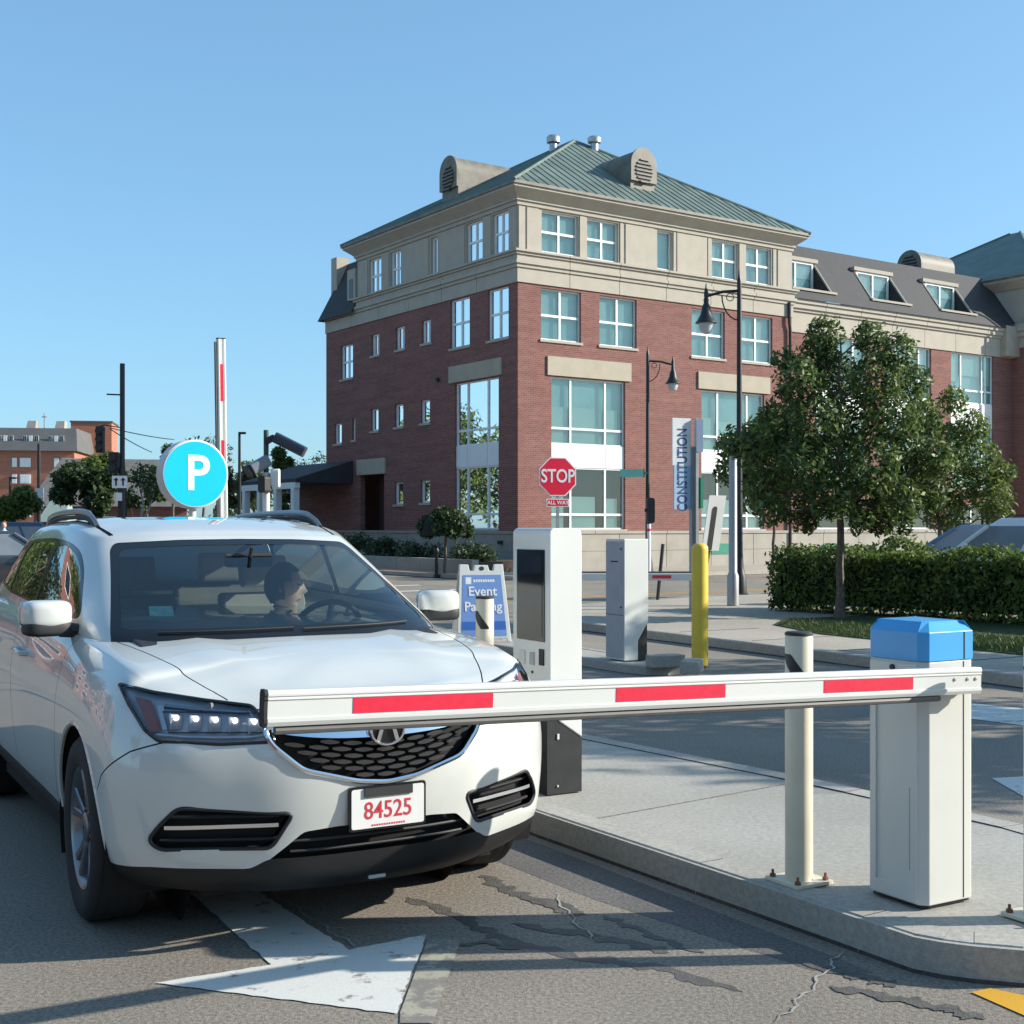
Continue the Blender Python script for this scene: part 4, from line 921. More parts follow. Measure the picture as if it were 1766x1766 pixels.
b = MB(); b.bb(-.18, -.08, -.04, .04, -.05, .05); b.build('mounting', M_signal, tl0, sm=False)
q = at(1119, 915, 39.2)
mk = thing('marker_post', 'short white and red marker post behind the grey ticket machine', 'post', (q.x, q.y, 0))
b = MB(); b.lathe([(.06, 0), (.06, q.z + .2)], 12); b.build('post', M_signw, mk)
b = MB(); b.lathe([(.062, q.z - .02), (.062, q.z + .06)], 12); b.build('red_band', M_red, mk)
# vertical banner pylon
q = G(1196, 1050, .13); d = q.y
py = thing('banner_pylon', 'slim grey pylon with vertical CONSTITUTION lettering and blue white panels', 'sign', (q.x, q.y, .13), R(22))
hp = 1.6 + (908 - 722) / F_ * d - .13
b = MB(); b.bb(-.06, .0, -.05, .05, 0, hp - .5); b.bb(.0, .05, -.09, -.04, 0, hp); b.bb(.05, .11, .0, .06, 0, hp); b.build('fins', M_gm, py, sm=False)
x1 = -.065; x0 = x1 - .37; zb = hp - 1.62
b = MB(); b.bb(x0, x1, -.02, .02, zb + .78, hp); b.build('white_panel', M_signw, py, sm=False)
b = MB(); b.bb(x0 + .03, x1, -.021, .019, zb, zb + .775); b.build('blue_panel', pm('banner pale blue', (.36, .50, .66), .5), py, sm=False)
text('lettering', 'CONSTITUTION', .265, M_navy, py, frame_m(((x0 + x1) / 2 + .02, -.025, zb + .70), (0, 0, 1), (-1, 0, 0)), .001, sx=.76, bold=.004)
b = MB(); b.bb(.0, .14, -.10, -.092, hp - .6, hp - .02); b.build('navy_panel', pm('banner slate blue', (.16, .23, .34), .5), py, sm=False)
b = MB(); b.bb(.12, .17, -.05, .05, hp - 1.6, hp - 1.05); b.build('green_panel', M_green, py, sm=False)
# tilted white sign beside it
q = at(1231, 903, 22.0)
wsg = thing('lane_sign', 'tilted white sign board with a dark bar on a leaning dark post', 'sign', (q.x, q.y, 0), R(22))
sh = .045
def shp(p): return (p[0] + p[1] * .16, 0, q.z + p[1])
b = MB(); pol = [(-.165, -.46), (.0, -.46), (.0, -.46), (.165, -.46), (.165, .48), (-.165, .48)]
b.prism([(-.165, -.46), (.165, -.46), (.165, .48), (-.165, .48)], lambda p: (shp(p)[0], -.012, shp(p)[2]), lambda p: (shp(p)[0], .012, shp(p)[2])); b.build('board', M_signw, wsg, sm=False)
b = MB(); b.prism([(-.07, -.45), (.02, -.45), (.02, .25), (-.0, .29), (-.045, .29), (-.07, .25)], lambda p: (shp(p)[0], -.018, shp(p)[2]), lambda p: (shp(p)[0], -.013, shp(p)[2])); b.build('dark_bar', M_dark, wsg, sm=False)
b = MB(); b.tube([(-.28, .03, 0), (.05, .03, q.z + .3)], .03, 8); b.build('post', M_black, wsg)
# plain grey sign pole
q = G(1264, 1044, .13)
gp = thing('steel_pole', 'plain pale grey steel pole standing next to the tall street lamp', 'pole', (q.x, q.y, .13))
b = MB(); b.lathe([(.11, 0), (.11, .55), (.08, .62), (.075, 2.95), (.07, 2.98)], 16); b.build('shaft', M_gm, gp)
# leaning dark marker post on the far kerb
q = G(1133, 1045, 0); b = MB(); b.tube([(0, 0, 0), (.12, 0, 1.25)], .035, 8)
o = b.build('delineator_post', M_black, None, loc=(q.x, q.y, 0)); tag(o, 'thin dark delineator post leaning behind the lowered far boom', 'post')
# black bollard by the crossing
q = G(753, 997, .0)
bo = thing('bollard', 'slim black bollard at the crossing corner left of the sandwich board', 'bollard', (q.x, q.y, .0))
b = MB(); b.lathe([(.09, 0), (.09, .1), (.06, .13), (.055, .75), (.075, .78), (.08, .86), (.05, .93), (.01, .95)], 14); b.build('shaft', M_iron, bo)
# traffic signal pole on the left
q = at(211, 890, 44)
tp = thing('signal_pole', 'tall dark signal pole with mast arm, hanging signals and lane signs', 'traffic signal', (q.x, q.y, 0))
hz = lambda y: 1.6 + (908 - y) / F_ * 44
hx = lambda x: (x - 211) / F_ * 44
b = MB(); b.lathe([(.17, 0), (.15, 3), (.085, hz(800)), (.085, hz(627))], 12); b.build('pole', M_iron, tp)
b = MB(); b.tube([(0, 0, hz(681)), (hx(184), 0, hz(680))], .03, 6); b.build('bracket', M_iron, tp)
def sig(x, y, n=3, s=.30):
    b = MB(); b.bb(hx(x) - s * .45, hx(x) + s * .45, -.12, .12, hz(y) - s * n / 2, hz(y) + s * n / 2); o = b.build('signal_head', M_signal, tp, sm=False, bevel=.03)
    for k in range(n):
        b = MB(); b.lathe([(s * .36, 0), (s * .36, .14)], 12, (hx(x), -.12, hz(y) + (k - (n - 1) / 2) * s * .95), Mx); b.build('visor', M_dark, o)
sig(173, 758); sig(197, 798, 2, .36)
b = MB(); b.tube([(hx(173), 0, hz(735)), (hx(180), 0, hz(733)), (0, 0, hz(738))], .02, 6); b.build('hanger', M_iron, tp)
for (x0, x1, y0, y1) in [(197, 223, 821, 842), (204, 214, 850, 864)]:
    b = MB(); b.bb(hx(x0), hx(x1), -.25, -.22, hz(y1), hz(y0)); o = b.build('lane_sign', M_signw, tp, sm=False)
    if x1 - x0 > 20:
        for xx in (204, 216):
            b = MB(); b.bb(hx(xx) - .03, hx(xx) + .03, -.256, -.251, hz(838), hz(828)); b.prism([(hx(xx) - .09, hz(829)), (hx(xx) + .09, hz(829)), (hx(xx), hz(824))], lambda p: (p[0], -.256, p[1]), lambda p: (p[0], -.251, p[1])); b.build('arrow', M_dark, o, sm=False)
# span wires from the pole
def wire(name, label, p0, p1, sag, r=.02):
    p0, p1 = Vector(p0), Vector(p1); b = MB(); b.tube([p0.lerp(p1, k / 10) - Vector((0, 0, sag * 4 * (k / 10) * (1 - k / 10))) for k in range(11)], r, 5)
    tag(b.build(name, M_iron), label, 'wire')
wire('span_wire', 'upper span wire running right from the tall signal pole', at(190, 738, 44), at(300, 758, 62), .05)
wire('span_wire', 'lower span wire sloping right from the tall signal pole', at(190, 740, 44), at(262, 780, 60), .05)
# lamp posts far behind
def far_lamp(x, y0, d, label, w=22):
    q = at(x, 908, d); h = 1.6 + (908 - y0) / F_ * d
    o = thing('lamp_post', label, 'lamp post', (q.x, q.y, 0), 0, 'plain lamp posts far behind the car')
    b = MB(); b.lathe([(.1, 0), (.07, h)], 8); b.build('pole', M_iron, o)
    b = MB(); b.bb(0, w / F_ * d * .5, -.1, .1, h - .12, h); b.build('lamp_head', M_iron, o, sm=False)
far_lamp(413, 745, 70, 'thin dark lamp post just right of the raised striped boom')
far_lamp(17, 823, 90, 'small dark lamp post before the orange brick block')
far_lamp(67, 765, 60, 'thin dark pole with square signs left of the signal pole', 3)
for (y0, y1) in [(842, 858), (860, 878)]:
    q = at(68, (y0 + y1) / 2, 59.7); b = MB(); b.bb(-.19, .19, -.01, .01, -(y1 - y0) / F_ * 30, (y1 - y0) / F_ * 30)
    o = b.build('road_sign', M_signw, None, sm=False, loc=q); tag(o, 'small white road sign, %s of the two on the thin pole' % ('upper' if y0 < 850 else 'lower'), 'sign', 'white signs on the thin pole')
# ------------------------------------------------------------------ the white SUV (local: x forward, y to its left, z up; origin under the front axle)
def crom(P, t):
    """Catmull-Rom through rows of array P at parameter t (0..n-1)"""
    n = len(P) - 1; i = min(int(t), n - 1); u = t - i
    p0 = P[i - 1] if i > 0 else 2 * P[0] - P[1]
    p1, p2 = P[i], P[i + 1]; p3 = P[i + 2] if i + 2 <= n else 2 * P[n] - P[n - 1]
    return .5 * ((2 * p1) + (-p0 + p2) * u + (2 * p0 - 5 * p1 + 4 * p2 - p3) * u * u + (-p0 + 3 * p1 - 3 * p2 + p3) * u ** 3)
def spline_rows(A, ts, mirror=False):
    if mirror:                                    # first and last points lie on the mirror plane
        a = A[1].copy(); a[1] *= -1; z = A[-2].copy(); z[1] *= -1
        B = np.vstack([a[None], A, z[None]]); return np.array([crom(B, t + 1) for t in ts])
    return np.array([crom(A, t) for t in ts])
def lerp_tab(xs, ys, x): return float(np.interp(x, xs, ys))

MAS = np.array([(.925, 0), (.90, .33), (.80, .58), (.685, .79), (.55, .918), (.39, .965), (0, .972), (-.6, .962), (-1.4, .968), (-2.2, .968), (-2.82, .965), (-3.4, .935), (-3.75, .84), (-3.94, .55), (-3.99, 0)])
def master_normals():
    n = []
    for j in range(len(MAS)):
        a = MAS[j - 1] if j > 0 else MAS[1] * (1, -1); c = MAS[j + 1] if j < len(MAS) - 1 else MAS[-2] * (1, -1)
        t = c - a; t = t / np.linalg.norm(t); n.append((-t[1], t[0]))
    return np.array(n) * -1
MN = master_normals()
if MN[0][0] < 0: MN = -MN
JA = [0, 2, 4, 6, 8, 10, 12, 14]
ZT_ = [  # z per level at anchor stations: front, front-mid, corner, wheel, door, rear wheel, rear corner, rear
    [.215, .22, .25, .28, .27, .28, .30, .30], [.27, .275, .30, .33, .32, .33, .36, .36], [.35, .35, .37, .41, .40, .42, .44, .44],
    [.44, .45, .46, .50, .50, .52, .54, .54], [.56, .56, .57, .62, .62, .64, .66, .66], [.68, .685, .69, .74, .76, .78, .78, .78],
    [.785, .79, .80, .86, .88, .90, .90, .90], [.87, .88, .905, .96, .985, 1.0, 1.0, 1.0], [.925, .935, .975, 1.035, 1.085, 1.10, 1.09, 1.09],
    [.958, .965, 1.005, 1.08, 1.155, 1.175, 1.16, 1.15]]
IN_ = [
    [.13, .13, .10, .07, .10, .08, .10, .10], [.06, .06, .045, .04, .06, .05, .05, .05], [.035, .03, .02, .02, .035, .03, .02, .02],
    [.022, .018, .008, .006, .02, .01, .005, .005], [.004, .004, 0, 0, .008, 0, 0, 0], [.0, .0, 0, 0, .0, 0, 0, 0],
    [.018, .02, .018, .006, .002, 0, .01, .01], [.05, .055, .055, .03, .018, .012, .02, .02], [.10, .105, .105, .075, .04, .035, .045, .05],
    [.175, .17, .165, .13, .085, .08, .09, .10]]
def low_levels():
    L = []
    for zl, il in zip(ZT_, IN_):
        P = []
        for j in range(len(MAS)):
            z = lerp_tab(JA, zl, j); i = lerp_tab(JA, il, j); p = MAS[j] - MN[j] * i
            P.append((p[0], 0 if j in (0, len(MAS) - 1) else p[1], z))
        L.append(np.array(P))
    return L
HX = np.linspace(-4.2, 1.2, 541); _hz = np.interp(HX, [-4, -.6, -.3, 0, .2, .4, .6, .70, .78], [1.17, 1.165, 1.150, 1.118, 1.092, 1.060, 1.016, .988, .955])
_k = np.exp(-np.linspace(-2.5, 2.5, 41) ** 2); _hz = np.convolve(np.pad(_hz, 20, mode='edge'), _k / _k.sum(), 'valid')
def hood_z(x): return float(np.interp(x, HX, _hz))
LOWS = low_levels()
NTH = 132
def th_samples():
    # denser where the outline turns
    w = np.interp(np.linspace(0, 14, 600), [0, 2, 5, 7, 10, 12, 14], [1.2, 1.9, 2.2, 1.0, 1.0, 1.4, 1.2]); c = np.cumsum(w); c = (c - c[0]) / (c[-1] - c[0])
    return np.interp(np.linspace(0, 1, NTH), c, np.linspace(0, 14, 600))
TH = th_samples()
def build_low():
    rows = [spline_rows(l, TH, True) for l in LOWS]                   # levels x NTH x 3
    rows = np.array(rows); T = np.linspace(0, len(LOWS) - 1, 44)
    V = np.array([[crom(rows[:, k], t) for k in range(NTH)] for t in T])
    top = V[-1]; prev = V[-2]; ex = []
    for s in [.06, .13, .22, .33, .46, .6, .75, .88, 1.0]:
        r = []
        for k in range(NTH):
            e = top[k]; sx = max(-.22 * math.log(math.exp(-e[0] / .22) + math.exp(-.46 / .22)), -3.2); x = e[0] + (sx - e[0]) * s; y = e[1] * (1 - s); z0 = e[2]
            w = 1 - (1 - s) ** 2.2
            zz = z0 + (hood_z(x) - z0) * w
            ridge = .012 * math.exp(-((abs(y) - (.50 - .12 * (x + .2))) / .07) ** 2) * max(0, min(1, (x + .5) * 3)) * max(0, min(1, (.72 - x) * 4))
            r.append((x, y, zz + ridge))
        ex.append(r)
    return np.vstack([V, np.array(ex)])
def grid_bm(V):
    """bmesh from half grid (rows x cols x 3), mirrored in y"""
    bm = bmesh.new(); nr, nc, _ = V.shape; idx = {}
    for sgn in (1, -1):
        g = [[bm.verts.new((V[i, k, 0], V[i, k, 1] * sgn, V[i, k, 2])) for k in range(nc)] for i in range(nr)]
        for i in range(nr - 1):
            for k in range(nc - 1):
                q = [g[i][k], g[i][k + 1], g[i + 1][k + 1], g[i + 1][k]]
                try: bm.faces.new(q if sgn > 0 else q[::-1])
                except ValueError: pass
    bmesh.ops.remove_doubles(bm, verts=bm.verts, dist=.0006)
    bmesh.ops.dissolve_degenerate(bm, dist=.0003, edges=bm.edges)
    bm.normal_update()
    return bm
# greenhouse rings
GH = [
    [(.06, 0, 1.06), (.03, .4, 1.06), (-.09, .68, 1.06), (-.32, .825, 1.06), (-.8, .845, 1.06), (-1.6, .858, 1.08), (-2.6, .845, 1.08), (-3.5, .76, 1.08), (-3.72, .4, 1.08), (-3.75, 0, 1.08)],
    [(-.01, 0, 1.135), (-.04, .39, 1.135), (-.165, .665, 1.135), (-.385, .81, 1.145), (-.83, .848, 1.16), (-1.6, .852, 1.18), (-2.6, .835, 1.195), (-3.46, .74, 1.19), (-3.68, .4, 1.18), (-3.71, 0, 1.18)],
    [(-.43, 0, 1.335), (-.455, .37, 1.335), (-.57, .625, 1.335), (-.745, .74, 1.345), (-1.02, .775, 1.37), (-1.6, .785, 1.39), (-2.6, .765, 1.39), (-3.28, .66, 1.37), (-3.5, .38, 1.36), (-3.53, 0, 1.36)],
    [(-.84, 0, 1.525), (-.86, .35, 1.523), (-.945, .582, 1.513), (-1.07, .665, 1.525), (-1.28, .705, 1.548), (-1.7, .712, 1.572), (-2.5, .690, 1.56), (-3.08, .60, 1.52), (-3.3, .36, 1.52), (-3.33, 0, 1.52)],
    [(-.93, 0, 1.562), (-.95, .34, 1.560), (-1.03, .55, 1.555), (-1.13, .618, 1.565), (-1.33, .655, 1.592), (-1.72, .662, 1.612), (-2.48, .64, 1.60), (-3.05, .55, 1.56), (-3.25, .34, 1.555), (-3.28, 0, 1.555)],
    [(-1.03, 0, 1.592), (-1.05, .31, 1.590), (-1.11, .46, 1.586), (-1.21, .525, 1.594), (-1.4, .575, 1.615), (-1.75, .59, 1.632), (-2.45, .57, 1.62), (-2.98, .48, 1.585), (-3.13, .31, 1.58), (-3.16, 0, 1.58)],
    [(-1.3, 0, 1.632), (-1.31, .22, 1.630), (-1.34, .31, 1.628), (-1.42, .36, 1.634), (-1.55, .39, 1.642), (-1.8, .40, 1.650), (-2.4, .39, 1.64), (-2.75, .32, 1.62), (-2.84, .2, 1.615), (-2.86, 0, 1.615)],
    [(-1.7, 0, 1.655), (-1.72, .04, 1.655), (-1.74, .06, 1.655), (-1.78, .07, 1.655), (-1.85, .075, 1.656), (-2.0, .08, 1.657), (-2.25, .075, 1.653), (-2.4, .06, 1.648), (-2.43, .03, 1.647), (-2.44, 0, 1.647)]]
def build_gh():
    G_ = [np.array(g, float) for g in GH]
    w = np.interp(np.linspace(0, 9, 600), [0, 1.5, 2.5, 3.5, 5, 7, 9], [1.2, 1.3, 2.2, 2.2, .9, 1.6, 1.2]); c = np.cumsum(w); c = (c - c[0]) / (c[-1] - c[0])
    ts = np.interp(np.linspace(0, 1, 96), c, np.linspace(0, 9, 600))
    rows = np.array([spline_rows(g, ts, True) for g in G_])
    T = np.concatenate([np.linspace(0, 5, 44), np.linspace(5, 7, 12)[1:]])
    return np.array([[crom(rows[:, k], t) for k in range(len(ts))] for t in T])

AXV = {'x': (1, 2, Vector((1, 0, 0))), 'y': (0, 2, Vector((0, 1, 0))), 'z': (0, 1, Vector((0, 0, 1)))}
def proj(v, ax): a, b, _ = AXV[ax]; return (v[a], v[b])
def cut(bm, poly, ax, filt, closed=True):
    """slice the mesh along a 2-d outline projected along an axis"""
    _, _, d = AXV[ax]; n = len(poly)
    def to3(p): return {'x': Vector((0, p[0], p[1])), 'y': Vector((p[0], 0, p[1])), 'z': Vector((p[0], p[1], 0))}[ax]
    xs = [p[0] for p in poly]; ys = [p[1] for p in poly]; m = .03
    bx = (min(xs) - m, max(xs) + m, min(ys) - m, max(ys) + m)
    def bbox(f):
        q = [proj(v.co, ax) for v in f.verts]; return min(p[0] for p in q), max(p[0] for p in q), min(p[1] for p in q), max(p[1] for p in q)
    pool = []
    for f in bm.faces:
        if not filt(f): continue
        a, b_, c, e = bbox(f)
        if a < bx[1] and b_ > bx[0] and c < bx[3] and e > bx[2]: pool.append(f)
    for i in range(n if closed else n - 1):
        p, q = poly[i], poly[(i + 1) % n]
        if abs(p[0] - q[0]) + abs(p[1] - q[1]) < 1e-6: continue
        x0, x1 = min(p[0], q[0]) - .002, max(p[0], q[0]) + .002; y0, y1 = min(p[1], q[1]) - .002, max(p[1], q[1]) + .002
        sel = []
        pool = [f for f in pool if f.is_valid]
        for f in pool:
            a, b_, c, e = bbox(f)
            if a < x1 and b_ > x0 and c < y1 and e > y0: sel.append(f)
        if not sel: continue
        P, Q = to3(p), to3(q); no = (Q - P).cross(d).normalized()
        ss = set(sel); ed = {e_ for f in sel for e_ in f.edges}; ve = {v for f in sel for v in f.verts}
        r = bmesh.ops.bisect_plane(bm, geom=list(ss) + list(ed) + list(ve), plane_co=P, plane_no=no, dist=1e-5)
        new = {g for g in r['geom'] if isinstance(g, bmesh.types.BMFace)} | {f for e_ in r['geom_cut'] if isinstance(e_, bmesh.types.BMEdge) for f in e_.link_faces}
        pool = list({*[f for f in pool if f.is_valid], *[f for f in new if f.is_valid]})
def region(bm, poly, ax, filt): return [f for f in bm.faces if filt(f) and inside(proj(f.calc_center_median(), ax), poly)]
def take(bm, faces):
    """move faces into a mesh of their own"""
    nb = bmesh.new(); mp = {}
    for f in faces:
        vs = []
        for v in f.verts:
            if v not in mp: mp[v] = nb.verts.new(v.co)
            vs.append(mp[v])
        try: nb.faces.new(vs)
        except ValueError: pass
    bmesh.ops.delete(bm, geom=faces, context='FACES'); nb.normal_update(); return nb
def bm_obj(name, bm, m, parent, push=0, sm=True):
    me = bpy.data.meshes.new(name)
    if push:
        for v in bm.verts: v.co -= v.normal * push
    bm.to_mesh(me); bm.free(); return link_mesh(name, me, m, parent, sm)
def offset_line(pts, w, closed):
    P = [Vector(p) for p in pts]; n = len(P); out = []
    for i in range(n):
        a = P[i - 1] if (closed or i > 0) else P[0]; c = P[(i + 1) % n] if (closed or i < n - 1) else P[-1]
        d1 = (P[i] - a); d2 = (c - P[i]); d = (d1.normalized() if d1.length > 1e-9 else Vector((0, 0))) + (d2.normalized() if d2.length > 1e-9 else Vector((0, 0))); d.normalize()
        out.append(P[i] + Vector((-d.y, d.x)) * w)
    return [(p.x, p.y) for p in out]
def dist_line(p, pts, closed):
    best = 9; n = len(pts); p = Vector(p)
    for i in range(n if closed else n - 1):
        a = Vector(pts[i]); b = Vector(pts[(i + 1) % n]); ab = b - a; L = ab.length_squared
        t = max(0, min(1, (p - a).dot(ab) / L)) if L > 0 else 0; best = min(best, (p - a - ab * t).length)
    return best
def shut_line(bm, pts, ax, filt, w=.0028, closed=False):
    for s in (w, -w): cut(bm, offset_line(pts, s, closed), ax, filt, closed)
    xs = [p[0] for p in pts]; ys = [p[1] for p in pts]; fs = []
    for f in bm.faces:
        if not filt(f): continue
        p = proj(f.calc_center_median(), ax)
        if min(xs) - w < p[0] < max(xs) + w and min(ys) - w < p[1] < max(ys) + w and dist_line(p, pts, closed) < w * 1.02: fs.append(f)
    return take(bm, fs)

# ---- materials of the car
def paint():
    m, N, L, P = node_mat('pearl white paint'); tc = N.new('ShaderNodeTexCoord')
    n = N.new('ShaderNodeTexNoise'); n.inputs['Scale'].default_value = 2.2; n.inputs['Detail'].default_value = 5; L.new(tc.outputs['Object'], n.inputs['Vector'])
    r = N.new('ShaderNodeValToRGB'); r.color_ramp.elements[0].position = .35; r.color_ramp.elements[1].position = .65
    r.color_ramp.elements[0].color = (.56, .575, .54, 1); r.color_ramp.elements[1].color = (.60, .615, .58, 1)
    L.new(n.outputs[0], r.inputs[0]); L.new(r.outputs[0], P.inputs['Base Color'])
    P.inputs['Roughness'].default_value = .38; P.inputs['Specular IOR Level'].default_value = .5
    P.inputs['Coat Weight'].default_value = 1; P.inputs['Coat Roughness'].default_value = .025; P.inputs['Coat IOR'].default_value = 1.75
    return m
M_paintw = paint()
M_cglass = glass_mat('car glass', (.52, .64, .66), 1.1, .01)
M_sglass = glass_mat('side glass', (.30, .34, .35), 1.5, .06)
M_fglass = glass_mat('front side glass', (.62, .70, .70), 1.5, .05)
M_lens = glass_mat('headlamp lens', (.86, .88, .9), 1.0, .0)
M_amber = pm('amber reflector', (.55, .10, .05), .25, nz=(60, .15), coat=1)
M_led = pm('clear lamp optics', (.80, .83, .88), .12, metal=.3, nz=(30, .1))
M_lenshl = pm('lens highlight glow', (1, 1, 1), .2, nz=(5, .01), emit=(1, .97, .9), es=1.6)  # glow stands in for the bright highlights on the lens blocks
M_silver = pm('alloy rim', (.24, .245, .26), .3, metal=.85, nz=(6, .06))
M_tyre = pm('tyre rubber', (.02, .02, .021), .8, nz=(30, .2))
M_seat = pm('beige leather', (.34, .29, .23), .6, nz=(9, .08))
M_plate = pm('plate white', (.70, .70, .68), .4, nz=(8, .04))
M_pred = pm('plate red print', (.55, .03, .05), .5, nz=(8, .05))
M_liner = pm('wheel arch liner', (.009, .009, .01), .9, nz=(9, .2))
M_lip = pm('black lower bumper', (.008, .008, .009), .55, nz=(9, .2))
M_blade = pm('smoked chrome blade', (.14, .14, .15), .22, metal=.9, nz=(5, .05))
M_tail = pm('red tail lamp', (.35, .01, .015), .12, nz=(20, .1), coat=1)

CAR_A = Vector((-.94, 5.745, 0)); CAR_R = math.atan2(-.866, .5)
SUV = thing('parked_car', 'white SUV facing the lowered boom with its driver inside', 'car', CAR_A, CAR_R)
low = grid_bm(build_low()); gh = grid_bm(build_gh())
bvh_low = BVHTree.FromBMesh(low); bvh_gh = BVHTree.FromBMesh(gh)
def hit(bv, o, d):
    r = bv.ray_cast(Vector(o), Vector(d)); return r[0], r[1]
def pf(y, z, off=0, bv=None):
    p, n = hit(bv or bvh_low, (3, y, z), (-1, 0, 0))
    return (p + Vector((1, 0, 0)) * off) if p else Vector((.8, y, z))
anyf = lambda f: True
front = lambda f: f.calc_center_median().x > .12 and f.normal.x > -.2
sideL = lambda f: f.calc_center_median().y > .5; sideR = lambda f: f.calc_center_median().y < -.5
def both(poly): return [(poly, 1), ([(-p[0], p[1]) for p in poly], -1)]
# wheel arches
arch_r = .425
def arch(cx): return [(cx + arch_r * math.cos(6.2832 * k / 44), .372 + arch_r * math.sin(6.2832 * k / 44)) for k in range(44)]
for cx in (0, -2.82):
    for fl in (sideL, sideR):
        cut(low, arch(cx), 'y', fl); fs = region(low, arch(cx), 'y', fl); bmesh.ops.delete(low, geom=fs, context='FACES')
# lower black cladding
clad = [(-4.3, .10), (.38, .10), (.42, .335), (.30, .345), (-.44, .345), (-.5, .375), (-2.36, .395), (-2.45, .40), (-3.4, .44), (-4.3, .44)]
parts = []
for fl in (sideL, sideR):
    f2 = lambda f, fl=fl: fl(f) and f.calc_center_median().x < .40
    cut(low, clad, 'y', f2); nb = take(low, region(low, clad, 'y', f2)); parts.append(('sill_cladding', nb, M_dark))
lip = rounded([(-1.1, .05), (1.1, .05), (1.1, .325), (.95, .325), (.82, .338), (.50, .328), (.44, .365), (-.44, .365), (-.50, .328), (-.82, .338), (-.95, .325), (-1.1, .325)], .02, 2)
cut(low, lip, 'x', front); parts.append(('front_lip', take(low, region(low, lip, 'x', front)), M_lip))
intake = rounded([(-.475, .33), (-.32, .462), (-.2, .472), (.2, .472), (.32, .462), (.475, .33), (.44, .32), (-.44, .32)], .015, 2)
cut(low, intake, 'x', front); nbI = take(low, region(low, intake, 'x', front))
grille = rounded([(-.455, .85), (-.30, .862), (.30, .862), (.455, .85), (.435, .79), (.33, .695), (.12, .638), (0, .625), (-.12, .638), (-.33, .695), (-.435, .79)], .03, 3)
cut(low, grille, 'x', front); nbG = take(low, region(low, grille, 'x', front))
fogR = rounded([(-.745, .565), (-.36, .535), (-.43, .405), (-.80, .405), (-.835, .44), (-.80, .50)], .028, 4)
fogs = []
for poly, s in both(fogR):
    cut(low, poly, 'x', front); fogs.append((take(low, region(low, poly, 'x', front)), poly, s))
hlR = rounded([(-.885, .998), (-.79, .974), (-.62, .946), (-.475, .926), (-.44, .86), (-.42, .800), (-.60, .794), (-.80, .805), (-.84, .845), (-.872, .93)], .012, 3)
hls = []
for poly, s in both(hlR):
    fl = lambda f, s=s: front(f) and f.calc_center_median().y * s < 0
    cut(low, poly, 'x', fl); hls.append((take(low, region(low, poly, 'x', fl)), poly, s))
# shut lines
gaps = []
topf = lambda f: f.calc_center_median().x > -.6 and f.normal.z > .12 and f.calc_center_median().z > .85
hoodl = [(-.5, .80), (-.30, .765), (-.15, .745), (0, .722), (.15, .70), (.3, .675), (.45, .64), (.58, .595), (.68, .55)]
_h = np.array([(x, y, 0) for x, y in hoodl]); hoodl = [tuple(q[:2]) for q in spline_rows(_h, np.linspace(0, len(_h) - 1, 30))]
for sg in (1, -1):
    gaps.append(shut_line(low, [(x, y * sg) for x, y in hoodl], 'z', lambda f: topf(f)))
hoodf = [(-.60, .926)] + [(y, .914 - .02 * (1 - abs(y) / .5)) for y in (-.5, -.4, -.2, 0, .2, .4, .5)] + [(.60, .926)]
gaps.append(shut_line(low, hoodf, 'x', lambda f: front(f) and f.calc_center_median().z > .86))
for fl, sg in ((sideL, 1), (sideR, -1)):
    f2 = lambda f, fl=fl: fl(f) and f.calc_center_median().z < 1.16 and abs(f.normal.y) > .1
    gaps.append(shut_line(low, [(.66, .80), (.58, .765), (.44, .66), (.395, .60)], 'y', f2))                 # bumper to wing
    gaps.append(shut_line(low, [(-.50, 1.17), (-.475, 1.08), (-.45, .9), (-.46, .7), (-.50, .45), (-.55, .36)], 'y', f2))
    gaps.append(shut_line(low, [(-1.60, 1.2), (-1.60, .95), (-1.59, .7), (-1.57, .5), (-1.55, .38)], 'y', f2))
    gaps.append(shut_line(low, [(-2.62, 1.22), (-2.62, 1.1), (-2.60, 1.0), (-2.45, .85), (-2.385, .7), (-2.36, .55), (-2.36, .42)], 'y', f2))
for g_ in gaps: parts.append(('shut_line', g_, M_liner))
# tail lamps and rear window
rear = lambda f: f.calc_center_median().x < -3.2 and f.normal.x < .2
for sg in (1, -1):
    tp_ = [(.5 * sg, 1.08), (.98 * sg, 1.12), (.98 * sg, .93), (.55 * sg, .95)]
    cut(low, tp_, 'x', rear); parts.append(('tail_lamp', take(low, region(low, tp_, 'x', rear)), M_tail))
# split the painted body into its panels
def components(bm):
    seen = set(); out = []
    for f0 in bm.faces:
        if f0 in seen: continue
        st = [f0]; seen.add(f0); c = []
        while st:
            f = st.pop(); c.append(f)
            for e in f.edges:
                for g_ in e.link_faces:
                    if g_ not in seen: seen.add(g_); st.append(g_)
        out.append(c)
    return out
for c in sorted(components(low), key=len, reverse=True):
    cen = sum((f.calc_center_median() for f in c), Vector()) / len(c)
    if len(c) < 12: nm = 'body_panel'
    elif cen.x > .05 and abs(cen.y) < .12 and cen.z > .9: nm = 'bonnet'
    elif cen.x > .3 and abs(cen.y) < .2: nm = 'front_bumper'
    elif abs(cen.y) > .5 and cen.x > -.45: nm = 'front_wing'
    elif abs(cen.y) > .5 and -1.5 < cen.x: nm = 'front_door'
    elif abs(cen.y) > .5 and -2.5 < cen.x: nm = 'rear_door'
    else: nm = 'body_shell'
    parts.append((nm, take(low, c), M_paintw))
low.free()
for nm, b_, m in parts: bm_obj(nm, b_, m, SUV, push=.007 if nm == 'shut_line' else (.004 if nm == 'tail_lamp' else 0))
